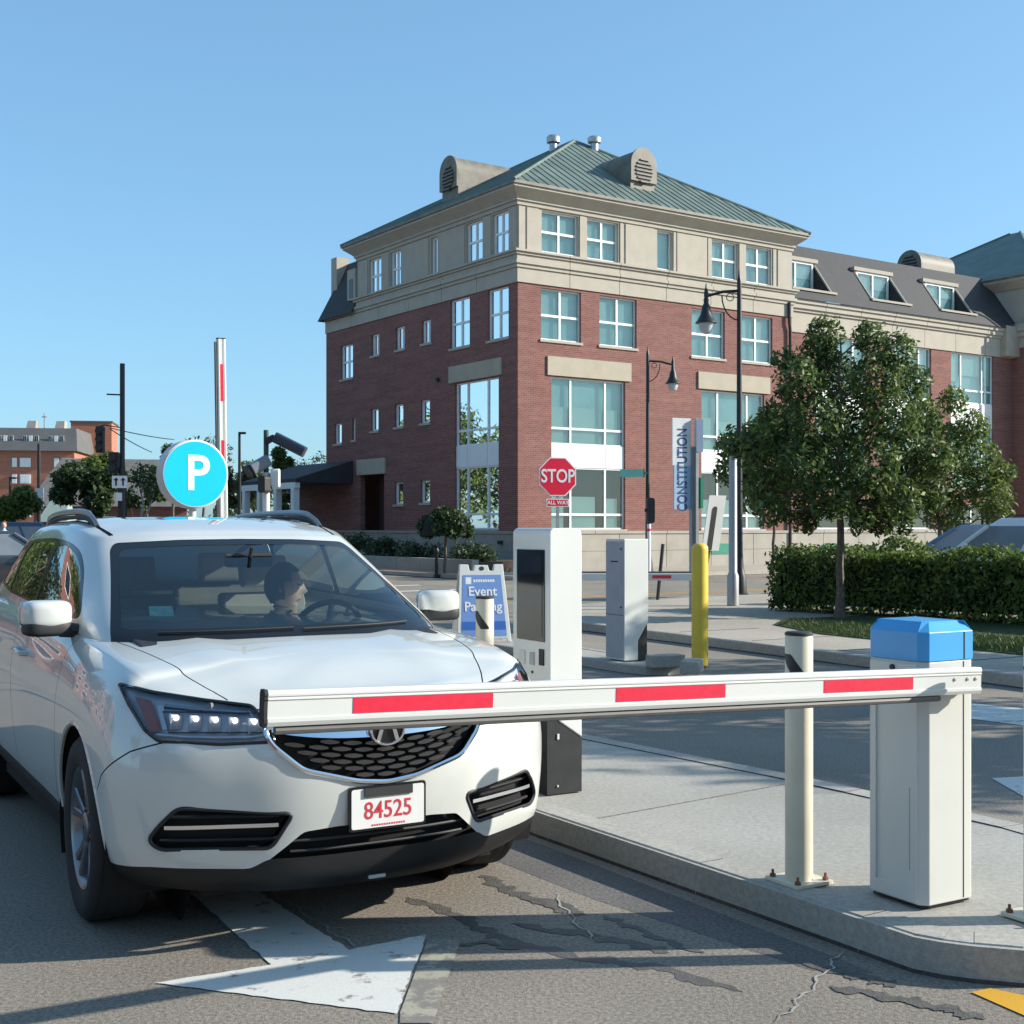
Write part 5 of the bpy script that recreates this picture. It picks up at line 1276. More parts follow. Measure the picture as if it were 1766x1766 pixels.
# arch lips
for cx in (0, -2.82):
    for s in (1, -1):
        pts = []
        for k in range(-3, 27):
            a = math.pi * k / 23.0 - .02; x, z = cx + arch_r * math.cos(a), .372 + arch_r * math.sin(a)
            if z < .34: continue
            p, n = hit(bvh_low, (x, 2.5 * s, z), (0, -s, 0))
            if p: pts.append(p - Vector((0, .006 * s, 0)))
        b = MB(); b.tube(pts, .011, 6); b.build('arch_lip', M_paintw, SUV)
        b = MB(); n = 28; vs = []; r_ = arch_r + .012
        for yy in (.60 * s, .945 * s):
            vs += [(cx + r_ * math.cos(math.pi * 2 * k / n), yy, .372 + r_ * math.sin(math.pi * 2 * k / n)) for k in range(n)]
        fs = [(k, (k + 1) % n, n + (k + 1) % n, n + k) for k in range(n) if math.sin(2 * math.pi * (k + .5) / n) > -.45] + [tuple(range(n))]
        b.add(vs, fs); b.build('arch_liner', M_liner, SUV)
# underbody
b = MB(); b.bb(-3.75, .62, -.62, .62, .20, .50); b.bb(-2.3, -.5, -.88, .88, .22, .5); b.bb(-3.6, -3.3, -.7, .7, .3, .95); b.build('underbody', M_liner, SUV, sm=False)
# ---- greenhouse openings
fr_ = lambda f: f.normal.x > .16 and f.calc_center_median().x > -1.3
ws_o = rounded([(-.785, 1.05), (-.765, 1.145), (-.68, 1.345), (-.622, 1.49), (-.59, 1.520), (-.3, 1.535), (0, 1.538), (.3, 1.535), (.59, 1.520), (.622, 1.49), (.68, 1.345), (.765, 1.145), (.785, 1.05)], .03, 3)
ws_i = rounded([(-.725, 1.155), (-.65, 1.345), (-.592, 1.475), (-.56, 1.498), (-.3, 1.510), (0, 1.513), (.3, 1.510), (.56, 1.498), (.592, 1.475), (.65, 1.345), (.725, 1.155), (.3, 1.160), (-.3, 1.160)], .025, 3)
cut(gh, ws_o, 'x', fr_); cut(gh, ws_i, 'x', fr_)
nb = take(gh, region(gh, ws_i, 'x', fr_)); bm_obj('windscreen', nb, M_cglass, SUV, push=.004)
nb = take(gh, region(gh, ws_o, 'x', fr_)); bm_obj('windscreen_border', nb, M_gloss, SUV, push=.002)
dlo = rounded([(-.56, 1.175), (-.90, 1.40), (-1.10, 1.487), (-1.35, 1.527), (-1.75, 1.540), (-2.3, 1.530), (-2.8, 1.495), (-3.06, 1.43), (-3.20, 1.33), (-3.17, 1.255), (-2.5, 1.222), (-1.6, 1.200)], .13, 6)
wins = [rounded([(-.66, 1.196), (-.91, 1.385), (-1.12, 1.465), (-1.36, 1.505), (-1.585, 1.516), (-1.585, 1.214)], [.03, .1, .12, .1, .02, .02], 6),
        rounded([(-1.66, 1.216), (-1.66, 1.518), (-2.0, 1.520), (-2.35, 1.506), (-2.46, 1.46), (-2.52, 1.238)], .03, 3),
        rounded([(-2.575, 1.243), (-2.54, 1.40), (-2.50, 1.49), (-2.80, 1.468), (-3.02, 1.41), (-3.14, 1.32), (-3.12, 1.268)], .03, 3)]
for fl in (lambda f: f.calc_center_median().y > .3 and f.normal.y > .3, lambda f: f.calc_center_median().y < -.3 and f.normal.y < -.3):
    cut(gh, dlo, 'y', fl)
    for w_ in wins: cut(gh, w_, 'y', fl)
    for k, w_ in enumerate(wins):
        fs = region(gh, w_, 'y', fl)
        bm_obj('side_window', take(gh, fs), M_fglass if k == 0 else M_sglass, SUV, push=.003)
    bm_obj('window_surround', take(gh, region(gh, dlo, 'y', fl)), M_gloss, SUV)
rf = lambda f: f.normal.x < -.2 and f.calc_center_median().x < -3
rw = rounded([(-.60, 1.2), (-.50, 1.48), (.50, 1.48), (.60, 1.2)], .05, 4)
cut(gh, rw, 'x', rf); bm_obj('rear_window', take(gh, region(gh, rw, 'x', rf)), M_sglass, SUV)
tf = lambda f: f.normal.z > .6 and f.calc_center_median().z > 1.5
sr = rounded([(-1.42, -.40), (-1.42, .40), (-2.10, .42), (-2.10, -.42)], .08, 4)
cut(gh, sr, 'z', tf); bm_obj('sunroof', take(gh, region(gh, sr, 'z', tf)), pm('sunroof glass', (.02, .025, .03), .05, nz=(3, .05)), SUV, push=.001)
ditch = []
for s in (1, -1):
    ln = [(-1.06, .585 * s), (-1.25, .60 * s), (-1.6, .615 * s), (-2.4, .598 * s), (-2.95, .53 * s)]
    ditch.append(shut_line(gh, ln, 'z', tf, .011))
for g_ in ditch: bm_obj('roof_channel', g_, M_dark, SUV, push=.008)
bm_obj('roof_shell', gh, M_paintw, SUV)
# roof rails
for s in (1, -1):
    pts = []
    for k in range(25):
        t = k / 24; x = -1.28 - 1.7 * t; y = (.600 + .012 * math.sin(math.pi * t) - .06 * t * t) * s
        p, n = hit(bvh_gh, (x, y, 3), (0, 0, -1)); h = .050 * min(1, t * 9, (1 - t) * 9) ** .6
        pts.append(p + Vector((0, 0, h)))
    b = MB(); b.tube(pts, [.017 if 2 < k < 22 else .012 for k in range(25)], 8); b.build('roof_rail', M_silver, SUV)
    b = MB(); b.tube([p - Vector((0, 0, .03)) for p in pts[1:24]], .013, 6); b.build('rail_foot', M_dark, SUV)
# ---- grille
def drop(bm, dx, m, name, parent=SUV):
    for v in bm.verts: v.co.x -= dx
    return bm_obj(name, bm, m, parent, sm=False)
gr = drop(nbG, .045, M_liner, 'grille')
gpoly = grille
def gin(y, z): return inside((y, z), gpoly)
for r in range(7):                                            # rows of small curved blades
    z = .655 + r * .0235
    n = 9; off = (r % 2) * .5
    for k in range(-n, n + 1):
        yc_ = (k + off) * .088
        zz = z + .055 * (abs(yc_) / .45) ** 1.6
        if not (gin(yc_ - .03, zz - .008) and gin(yc_ + .03, zz - .008) and gin(yc_ - .03, zz + .012) and gin(yc_ + .03, zz + .012)): continue
        if zz > .802 - .02 * (1 - abs(yc_) / .45): continue
        b = MB(); pr = []
        for i in range(5):
            u = i / 4; y = yc_ - .036 + .072 * u; hh = .003 + .0055 * math.sin(math.pi * u); p = pf(y, zz + .05 * ((abs(y) / .45) ** 1.6 - (abs(yc_) / .45) ** 1.6) * .9, 0)
            pr.append((p.x - .004, p.x - .03, y, p.z, hh))
        vs = [v for q in pr for v in ((q[0], q[2], q[3] - q[4]), (q[0], q[2], q[3] + q[4]), (q[1], q[2], q[3] + q[4]), (q[1], q[2], q[3] - q[4]))]
        fs = [(i * 4 + a, i * 4 + (a + 1) % 4, i * 4 + 4 + (a + 1) % 4, i * 4 + 4 + a) for i in range(4) for a in range(4)] + [(0, 1, 2, 3), (16, 19, 18, 17)]
        b.add(vs, fs); b.build('grille_blade', M_blade, gr)
gl = [p for p in gpoly]
b = MB(); b.tube([pf(y * 1.0, z, .002) for y, z in gl], .011, 8, closed=True); b.build('grille_surround', M_chrome, SUV)
b = MB()                                                      # the broad satin wing across the top
ys = np.linspace(-.43, .43, 31); up, lo = [], []
for y in ys:
    a = abs(y) / .43; zt = .858 - .006 * a; zb_ = .80 + .035 * a ** 2.5 + .0
    up.append(pf(y, zt, .012)); lo.append(pf(y, zb_, .020 * (1 - a * .6)))
vs = [v for u_, l_ in zip(up, lo) for v in (u_, l_, l_ - Vector((.035, 0, .0)), u_ - Vector((.035, 0, 0)))]
b.add(vs, [(i * 4 + a, i * 4 + (a + 1) % 4, i * 4 + 4 + (a + 1) % 4, i * 4 + 4 + a) for i in range(30) for a in range(4)]); b.build('grille_wing', M_chrome, SUV)
# emblem: ring with a caliper-like A
ec = pf(0, .822, .034); Me = Matrix.Translation(ec) @ Matrix.Rotation(R(90), 4, 'Y')
em = MB(); em.tube([(ec.x, .068 * math.cos(t), ec.z + .054 * math.sin(t)) for t in [6.2832 * k / 32 for k in range(32)]], .0065, 6, closed=True); eo = em.build('emblem', M_chrome, SUV)
b = MB(); b.prism([(.066 * math.cos(6.2832 * k / 28), .052 * math.sin(6.2832 * k / 28)) for k in range(28)], lambda p: (ec.x - .012, p[0], ec.z + p[1]), lambda p: (ec.x - .006, p[0], ec.z + p[1])); b.build('emblem_field', M_gloss, eo, sm=False)
for s in (1, -1):
    b = MB(); b.prism([(s * .006, .046), (s * .022, .046), (s * .047, -.036), (s * .033, -.043)], lambda p: (ec.x - .006, p[0], ec.z + p[1]), lambda p: (ec.x + .004, p[0], ec.z + p[1])); b.build('emblem_arm', M_chrome, eo, sm=False)
b = MB(); b.prism([(-.016, .046), (.016, .046), (.016, .036), (-.016, .036)], lambda p: (ec.x - .006, p[0], ec.z + p[1]), lambda p: (ec.x + .002, p[0], ec.z + p[1])); b.build('emblem_bar', M_chrome, eo, sm=False)
# lower intake
it = drop(nbI, .07, M_liner, 'lower_intake')
for z in (.385, .425):
    hw = .36; b = MB(); b.tube([pf(y, z, -.02) for y in np.linspace(-hw, hw, 15)], .006, 6); b.build('intake_slat', M_dark, it)
# fog light recesses
for nb, poly, s in fogs:
    fo = drop(nb, .055, M_liner, 'fog_recess')
    b = MB(); b.tube([pf(y, z, -.002) for y, z in poly], .008, 6, closed=True); b.build('recess_rim', M_dark, fo)
    b = MB(); vs = []
    for t in np.linspace(0, 1, 16):
        y = s * (-.785 + .375 * t); z = .487 + .006 * t; p = pf(y, z, -.006); vs += [p + Vector((0, 0, .007)), p + Vector((0, 0, -.007)), p + Vector((-.03, 0, -.007)), p + Vector((-.03, 0, .007))]
    b.add(vs, [(i * 4 + a, i * 4 + (a + 1) % 4, i * 4 + 4 + (a + 1) % 4, i * 4 + 4 + a) for i in range(15) for a in range(4)] + [(0, 1, 2, 3), (60, 63, 62, 61)]); b.build('chrome_bar', M_chrome, fo)
    for z in (.435, .525):
        q = [y for y in np.linspace(-.79, -.40, 24) if inside((y * s, z + .0), poly)]
        if len(q) < 3: continue
        b = MB(); b.tube([pf(y * s, z, -.03) for y in q], .006, 5); b.build('recess_slat', M_dark, fo)
# headlamps
for nb, poly, s in hls:
    bk = nb.copy(); nb_l = bm_obj('headlamp', nb, M_lens, SUV, push=.001)
    nb_l.name = 'headlamp'
    for v in bk.verts: v.co -= Vector((.036, s * -.012, 0))
    bm_obj('lamp_bowl', bk, pm('lamp bowl', (.70, .71, .74), .25, metal=.1, nz=(6, .1)), nb_l)
    b = MB(); b.tube([pf(y, z, .0) for y, z in poly], .007, 6, closed=True); b.build('lamp_rim', M_gloss, nb_l)
    b = MB(); q = [pf(y * -s, z, -.02) for y, z in [(.80, .826), (.70, .818), (.60, .815), (.50, .815), (.445, .822), (.465, .87), (.485, .905)]]; b.tube(q, .006, 6); b.build('light_strip', M_led, nb_l)
    for k in range(5):                                        # five lens blocks
        y = -s * (.735 - k * .064); z = .872 - k * .004; p = pf(y, z, -.012); w = .026
        b = MB(); pr = rounded([(-w, -.032), (w * .9, -.032), (w, .03), (-w * .9, .03)], .008, 3)
        b.prism(pr, lambda q: (p.x - .02 - .0 * q[0], y + q[0], z + q[1]), lambda q: (p.x, y + q[0] * .9, z + q[1] * .9)); o = b.build('lens_block', M_led, nb_l, sm=False, bevel=.003)
        b = MB(); b.lathe([(.0105, 0), (.009, .006), (.003, .008)], 12, (p.x + .0005, y, z + .016), Matrix.Rotation(R(90), 4, 'Y')); b.build('lens_highlight', M_lenshl, nb_l)
    q = [pf(-s * yy, zz, -.03) for yy, zz in [(.772, .907), (.455, .899), (.450, .832), (.762, .834)]]; q = [v + Vector((.014, 0, 0)) for v in q]; b = MB(); b.tube(q, .003, 5, closed=True); b.build('lens_frame', M_dark, nb_l)
    b = MB(); a = [(.845, .955), (.80, .945), (.785, .84), (.82, .835)]
    f0 = lambda p: pf(-s * p[0], p[1], -.018); b.add([f0(p) for p in a], [(0, 1, 2, 3)]); b.build('side_reflector', M_amber, nb_l, sm=False)
    b = MB(); a = [(.785, .93), (.765, .93), (.765, .845), (.78, .845)]; b.add([f0(p) for p in a], [(0, 1, 2, 3)]); b.build('bright_divider', M_led, nb_l, sm=False)
    b = MB(); b.tube([pf(-s * y, z, -.03) for y, z in [(.76, .925), (.65, .912), (.55, .905), (.49, .90)]], .008, 6); b.build('brow', M_dchrome, nb_l)
# number plate
pc = pf(0, .535, .0); pz = .533
b = MB(); b.prism(rounded([(-.16, -.084), (.16, -.084), (.16, .084), (-.16, .084)], .012, 4), lambda p: (pc.x + .002, p[0], pz + p[1]), lambda p: (pc.x + .016, p[0], pz + p[1])); npl = b.build('number_plate', M_gloss, SUV, sm=False)
b = MB(); b.prism(rounded([(-.151, -.075), (.151, -.075), (.151, .075), (-.151, .075)], .01, 4), lambda p: (pc.x + .0165, p[0], pz + p[1]), lambda p: (pc.x + .0185, p[0], pz + p[1])); b.build('plate_face', M_plate, npl, sm=False)
b = MB(); b.bb(pc.x + .019, pc.x + .026, -.10, .10, pz + .043, pz + .077); b.build('plate_bracket', M_dark, npl, sm=False)
text('plate_digits', '84525', .092, M_pred, npl, frame_m((pc.x + .0195, 0, pz - .012), (0, 1, 0), (0, 0, 1)), .0006, sx=.88, bold=.0005)
b = MB()
for k in range(14): b.bb(pc.x + .0187, pc.x + .0192, -.07 + k * .0102, -.063 + k * .0102, pz - .069, pz - .062)
b.build('plate_slogan', M_pred, npl, sm=False)
# tow eye cover
b = MB(); b.bb(pf(0, .26).x, pf(0, .26).x + .01, -.05, .02, .245, .258); b.build('tow_cover', M_gm, SUV, sm=False)
# ---- wheels
def wheel(cx, s, steer=0):
    o = thing('wheel', None, None, (cx, .84 * s, .372)); o.parent = SUV; o.rotation_euler = (0, 0, steer + (0 if s > 0 else math.pi))
    for k in ('label', 'category'):
        if k in o: del o[k]
    My = Matrix.Rotation(R(-90), 4, 'X')                      # lathe axis -> +y (outer side)
    b = MB(); prof = [(.245, -.10), (.30, -.118), (.345, -.115), (.368, -.095), (.374, -.06), (.375, 0), (.374, .06), (.368, .095), (.345, .116), (.30, .120), (.262, .112), (.240, .098)]
    b.lathe(prof, 56, M=My, caps=False); b.build('tyre', M_tyre, o)
    for k in range(4):
        b = MB(); b.lathe([(.3755, -.07 + k * .042), (.3765, -.055 + k * .042), (.3755, -.04 + k * .042)], 48, M=My, caps=False); b.build('tread_rib', M_rubber, o)
    b = MB(); b.lathe([(.243, -.10), (.225, -.085), (.21, -.02), (.215, .06), (.232, .095), (.246, .104), (.248, .098), (.236, .09)], 56, M=My, caps=False); b.build('rim', M_silver, o)
    b = MB(); b.lathe([(.0, -.02), (.17, -.02), (.17, .0), (0, .0)], 32, M=My, caps=False); b.build('brake_disc', M_steel, o)
    b = MB(); b.lathe([(.21, -.06), (.0, -.06)], 32, M=My, caps=False); b.build('rim_back', M_liner, o)
    for k in range(5):
        a = 2 * math.pi * k / 5 + .3
        for da in (-.17, .17):
            b = MB(); pts = [(.045, .074, .026, a + da * .5), (.10, .082, .020, a + da * .75), (.17, .088, .017, a + da), (.233, .096, .021, a + da * 1.22)]
            vs = []
            for r, h, w, an in pts:
                d = Vector((math.cos(an), 0, math.sin(an))); t = Vector((-math.sin(an), 0, math.cos(an)))
                for q, yy in ((-w, h - .006), (w, h - .006), (w * .7, h), (-w * .7, h)): vs.append(d * r + t * q + Vector((0, yy, 0)))
                vs.append(d * r + t * w + Vector((0, h - .035, 0))); vs.append(d * r - t * w + Vector((0, h - .035, 0)))
            fs = []
            for i in range(3):
                q = i * 6
                for u_, v_ in ((0, 3), (3, 2), (2, 1), (1, 4), (5, 0)): fs.append((q + u_, q + v_, q + 6 + v_, q + 6 + u_))
            b.add(vs, fs); b.build('spoke', M_silver, o, sm=False)
    b = MB(); b.lathe([(.062, .06), (.06, .086), (.05, .092), (.01, .094)], 24, M=My, caps=False); b.build('hub_cap', M_silver, o)
    for k in range(5):
        a = 2 * math.pi * k / 5 + .3 + math.pi / 5; b = MB(); b.lathe([(.011, .05), (.011, .082), (.004, .084)], 6, (.052 * math.cos(a) * 1.5, 0, .052 * math.sin(a) * 1.5), My, caps=False); b.build('wheel_nut', M_dchrome, o)
    return o
for cx, st_ in ((0, R(-2)), (-2.82, 0)):
    for s in (1, -1): wheel(cx, s, st_)
# ---- mirrors, handles, wipers
def superell(c, r, e1=.45, e2=.45, n=28, m_=18, zcut=None):
    vs = []; sp = lambda v, e: math.copysign(abs(v) ** e, v)
    for i in range(m_ + 1):
        la = -math.pi / 2 + math.pi * i / m_
        for k in range(n):
            lo_ = 2 * math.pi * k / n
            vs.append((c[0] + r[0] * sp(math.cos(la), e1) * sp(math.cos(lo_), e2), c[1] + r[1] * sp(math.cos(la), e1) * sp(math.sin(lo_), e2), c[2] + r[2] * sp(math.sin(la), e1)))
    return vs, [(i * n + k, i * n + (k + 1) % n, (i + 1) * n + (k + 1) % n, (i + 1) * n + k) for i in range(m_) for k in range(n)]
for s in (1, -1):
    mo = thing('door_mirror', None, None, (-.57, .975 * s, 1.195)); mo.parent = SUV; mo.rotation_euler = (0, R(0), R(-8) * s)
    vs, fs = superell((0, 0, .014), (.08, .105, .064), .5, .55)
    vs = [(x - (.3 * abs(y) if x > 0 else 0) * .35, y, z if z > -.035 else -.035 + (z + .035) * .15) for x, y, z in vs]
    b = MB(); b.add(vs, fs); b.build('mirror_cap', M_paintw, mo)
    vs, fs = superell((0, 0, -.045), (.073, .103, .038), .5, .55); b = MB(); b.add(vs, fs); b.build('mirror_base', M_dark, mo)
    b = MB(); b.prism(rounded([(-.095, -.05), (.095, -.05), (.095, .06), (-.095, .06)], .03, 4), lambda p: (-.092, p[0], p[1] + .01), lambda p: (-.084, p[0], p[1] + .01)); b.build('mirror_glass', M_chrome, mo, sm=False)
    b = MB(); b.tube([(0, -.06 * s, -.055), (.01, -.14 * s, -.065), (.02, -.20 * s, -.07)], [.035, .032, .04], 8); b.build('mirror_arm', M_dark, mo)
    for x in (-1.42, -2.42):
        p, n = hit(bvh_low, (x, 3 * s, .985), (0, -s, 0)); p2, n2 = hit(bvh_low, (x + .2, 3 * s, .98), (0, -s, 0))
        b = MB(); o_ = Vector((0, .032 * s, 0)); b.tube([p - o_ * .3, p + o_, p.lerp(p2, .5) + o_ * 1.15, p2 + o_, p2 - o_ * .3], [.014, .013, .014, .013, .014], 8); b.build('door_handle', M_paintw, SUV)
def pw(y, z): return pf(y, z, 0, bvh_gh)
for y0, y1 in ((-.60, -.02), (.02, .58)):
    b = MB(); b.tube([pw(y0 + (y1 - y0) * t, 1.142 + .006 * t) + Vector((.008, 0, .003)) for t in np.linspace(0, 1, 8)], .0048, 5); b.build('wiper', M_dark, SUV)
b = MB(); pts = [(-.595, 1.205), (-.50, 1.205), (-.487, 1.245), (-.58, 1.245)]; b.add([pw(y, z) + Vector((-.012, 0, 0)) for y, z in pts], [(0, 1, 2, 3)]); b.build('windscreen_sticker', pm('green white sticker', (.75, .92, .78), .6, nz=(30, .2)), SUV, sm=False)
b = MB(); b.tube([(-.12 + .0, y, 1.115) for y in (-.58, 0, .58)], .018, 6); b.build('cowl_seal', M_dark, SUV)
# ---- interior
b = MB(); b.prism([(.0, 1.0), (-.02, 1.10), (-.30, 1.135), (-.50, 1.10), (-.56, 1.02), (-.52, .8), (-.2, .6)], lambda p: (p[0], -.70, p[1]), lambda p: (p[0], .70, p[1])); b.build('dashboard', M_dark, SUV, sm=False, bevel=.01)
b = MB(); b.bb(-3.4, -.2, -.70, .70, .52, .56); b.bb(-3.35, -.6, -.80, -.765, .5, 1.16); b.bb(-3.35, -.6, .765, .80, .5, 1.16); b.bb(-3.4, -3.3, -.7, .7, .5, 1.15); b.bb(-1.9, -.5, -.11, .11, .56, .84); b.build('cabin_trim', pm('dark trim', (.03, .03, .032), .8), SUV, sm=False)
b = MB(); b.add([v for v in [(-1.0, -.54, 1.51), (-1.0, .54, 1.51), (-3.1, .5, 1.53), (-3.1, -.5, 1.53)]], [(0, 1, 2, 3)]); b.build('headlining', pm('headlining', (.25, .24, .22), .9), SUV, sm=False)
def car_seat(x, y, w=.25):
    so = MB(); so.prism(rounded([(.0, .58), (.50, .60), (.52, .74), (.0, .72)], .06, 3), lambda p: (x + p[0], y - w, p[1]), lambda p: (x + p[0], y + w, p[1])); o = so.build('seat', M_seat, SUV, sm=False, bevel=.03)
    b = MB(); b.prism(rounded([(-.02, .68), (.10, .68), (-.13, 1.24), (-.25, 1.22)], .05, 3), lambda p: (x + p[0], y - w * .95, p[1]), lambda p: (x + p[0], y + w * .95, p[1])); b.build('backrest', M_seat, o, sm=False, bevel=.03)
    b = MB(); b.prism(rounded([(-.17, 1.26), (-.07, 1.26), (-.13, 1.44), (-.23, 1.43)], .04, 3), lambda p: (x + p[0], y - .13, p[1]), lambda p: (x + p[0], y + .13, p[1])); b.build('headrest', M_seat, o, sm=False, bevel=.03)
car_seat(-1.42, .37); car_seat(-1.42, -.37); car_seat(-2.35, .42, .3); car_seat(-2.35, -.42, .3)
swm = Matrix.Translation((-.62, .37, 1.06)) @ Matrix.Rotation(R(-65), 4, 'Y')
b = MB(); b.tube([swm @ Vector((.185 * math.cos(t), .185 * math.sin(t), 0)) for t in [6.2832 * k / 36 for k in range(36)]], .015, 8, closed=True)
sw = b.build('steering_wheel', M_dark, SUV)
b = MB(); b.lathe([(.07, -.03), (.075, .0), (.05, .02)], 16, M=swm)
for a in (0.1, math.pi - .1, math.pi * 1.5): b.tube([swm @ Vector((.06 * math.cos(a + 1.57), .06 * math.sin(a + 1.57), 0)), swm @ Vector((.18 * math.cos(a + 1.57), .18 * math.sin(a + 1.57), 0))], .016, 6)
b.build('wheel_hub', M_dchrome, sw)
b = MB(); b.prism(rounded([(-.12, -.035), (.12, -.035), (.12, .035), (-.12, .035)], .02, 3), lambda p: (-.70, p[0], 1.435 + p[1]), lambda p: (-.72, p[0], 1.435 + p[1])); b.tube([(-.69, 0, 1.45), (-.66, 0, 1.50)], .01, 6); b.build('rear_view_mirror', M_dark, SUV, sm=False)
# ------------------------------------------------------------------ the driver (one continuous skin, head turned to the kiosk)
DR = thing('person', 'driver of the white SUV with short brown hair, facing the pay kiosk', 'person', CAR_A, CAR_R)
M_skin = pm('skin', (.56, .33, .24), .5, nz=(12, .05)); M_hair = pm('dark brown hair', (.05, .03, .02), .6, nz=(30, .3)); M_shirt = pm('dark navy top', (.035, .04, .06), .9, nz=(14, .15))
def skinned(name, J, E_, m, parent, sub=2, root=0):
    me = bpy.data.meshes.new(name); me.from_pydata([j[:3] for j in J], E_, []); me.materials.append(m)
    o = bpy.data.objects.new(name, me); COL.objects.link(o); o.parent = parent
    s = o.modifiers.new('skin', 'SKIN'); s.use_smooth_shade = True
    for i, j in enumerate(J):
        sv = me.skin_vertices[0].data[i]; sv.radius = (j[3], j[4] if len(j) > 4 else j[3]); sv.use_root = (i == root)
    u = o.modifiers.new('sub', 'SUBSURF'); u.levels = sub; u.render_levels = sub
    return o
y0 = .37
J = [(-1.20, y0, .78, .14, .11), (-1.29, y0, .90, .14, .10), (-1.34, y0, .97, .16, .11), (-1.33, y0, 1.06, .13, .09), (-1.29, y0, 1.11, .058, .058), (-1.255, y0 + .0, 1.19, .05, .05),
     (-1.31, y0 + .19, 1.04, .068), (-1.08, y0 + .24, .95, .05), (-.84, y0 + .165, 1.10, .036), (-.80, y0 + .155, 1.12, .028),
     (-1.31, y0 - .19, 1.04, .068), (-1.06, y0 - .24, .96, .05), (-.83, y0 - .165, 1.10, .036), (-.79, y0 - .155, 1.125, .028),
     (-1.05, y0 + .10, .74, .09), (-.72, y0 + .13, .80, .07), (-.55, y0 + .13, .60, .05), (-1.05, y0 - .10, .74, .09), (-.72, y0 - .13, .80, .07), (-.55, y0 - .13, .60, .05)]
E_ = [(0, 1), (1, 2), (2, 3), (3, 4), (4, 5), (3, 6), (6, 7), (7, 8), (8, 9), (3, 10), (10, 11), (11, 12), (12, 13), (0, 14), (14, 15), (15, 16), (0, 17), (17, 18), (18, 19)]
skinned('body', J, E_, M_shirt, DR)
# head: ellipsoid shaped with jaw, brow, nose, lips; local f = facing direction
HC = Vector((-1.235, y0 + .0, 1.275)); FA = R(62); fdir = Vector((math.cos(FA), math.sin(FA), -.04)).normalized(); sdir = Vector((-math.sin(FA), math.cos(FA), 0)); udir = fdir.cross(sdir)
def headpt(la, lo_, hair=0):
    cx, sx_, cz = math.cos(la) * math.cos(lo_), math.cos(la) * math.sin(lo_), math.sin(la)
    f, s_, u = cx * .098, sx_ * .076, cz * .122
    if u < 0:
        k = -u / .122; s_ *= 1 - .32 * k; f = f * (1 - .12 * k) + .018 * k * (1 if cx > 0 else .3)
    if cx > 0 and not hair:
        g = lambda a, b_, sa, sb: math.exp(-((s_ - a) / sa) ** 2 - ((u - b_) / sb) ** 2)
        f += .030 * g(0, -.022, .013, .018) + .014 * g(0, .008, .010, .026) - .010 * (g(.032, .010, .014, .012) + g(-.032, .010, .014, .012)) + .006 * g(0, .034, .05, .012) + .009 * g(0, -.062, .022, .010) - .004 * g(0, -.080, .03, .008) + .012 * g(0, -.104, .022, .016)
    k = 1 + hair
    return HC + fdir * f * k + sdir * s_ * k + udir * u * k
n, m_ = 48, 36
b = MB(); b.add([headpt(-math.pi / 2 + math.pi * i / m_, 2 * math.pi * k / n) for i in range(m_ + 1) for k in range(n)], [(i * n + k, i * n + (k + 1) % n, (i + 1) * n + (k + 1) % n, (i + 1) * n + k) for i in range(m_) for k in range(n)])
hd = b.build('head', M_skin, DR)
b = MB(); vs = []; fs = []
for i in range(m_ + 1):
    for k in range(n):
        la = -math.pi / 2 + math.pi * i / m_; lo_ = 2 * math.pi * k / n; vs.append(headpt(la, lo_, .09 + .02 * math.sin(lo_ * 7 + la * 9)))
for i in range(m_):
    for k in range(n):
        la = -math.pi / 2 + math.pi * (i + .5) / m_; lo_ = 2 * math.pi * (k + .5) / n; fr0 = math.cos(lo_)
        if (fr0 < .12 and la > -.5 - .3 * max(0, -fr0)) or (fr0 < .45 and la > .25) or la > .66: fs.append((i * n + k, i * n + (k + 1) % n, (i + 1) * n + (k + 1) % n, (i + 1) * n + k))
b.add(vs, fs); b.build('hair', M_hair, DR)
for s in (1, -1):
    b = MB(); c_ = HC + sdir * .078 * s - fdir * .005 - udir * .008; b.lathe([(.003, -.004), (.012, -.003), (.018, .003), (.014, .007), (.003, .004)], 12, c_, frame_m((0, 0, 0), fdir, udir) if s > 0 else frame_m((0, 0, 0), udir, fdir)); b.build('ear', M_skin, DR)
    e_ = HC + fdir * .089 + sdir * .031 * s + udir * .011; b = MB(); vs, fs = superell((0, 0, 0), (.010, .013, .007), 1, 1, 12, 8); b.add([e_ + fdir * x + sdir * y + udir * z for x, y, z in vs], fs); b.build('eye', pm('eye white', (.7, .7, .68), .2), DR)
    b = MB(); b.lathe([(.0055, 0), (.003, .002)], 10, e_ + fdir * .0095, frame_m((0, 0, 0), sdir, udir)); b.build('iris', M_hair, DR)
b = MB(); b.tube([HC + fdir * (.104 - abs(t) * .5) + sdir * t - udir * .063 for t in (-.022, -.011, 0, .011, .022)], .0035, 6); b.build('lips', pm('lips', (.45, .18, .15), .5), DR)
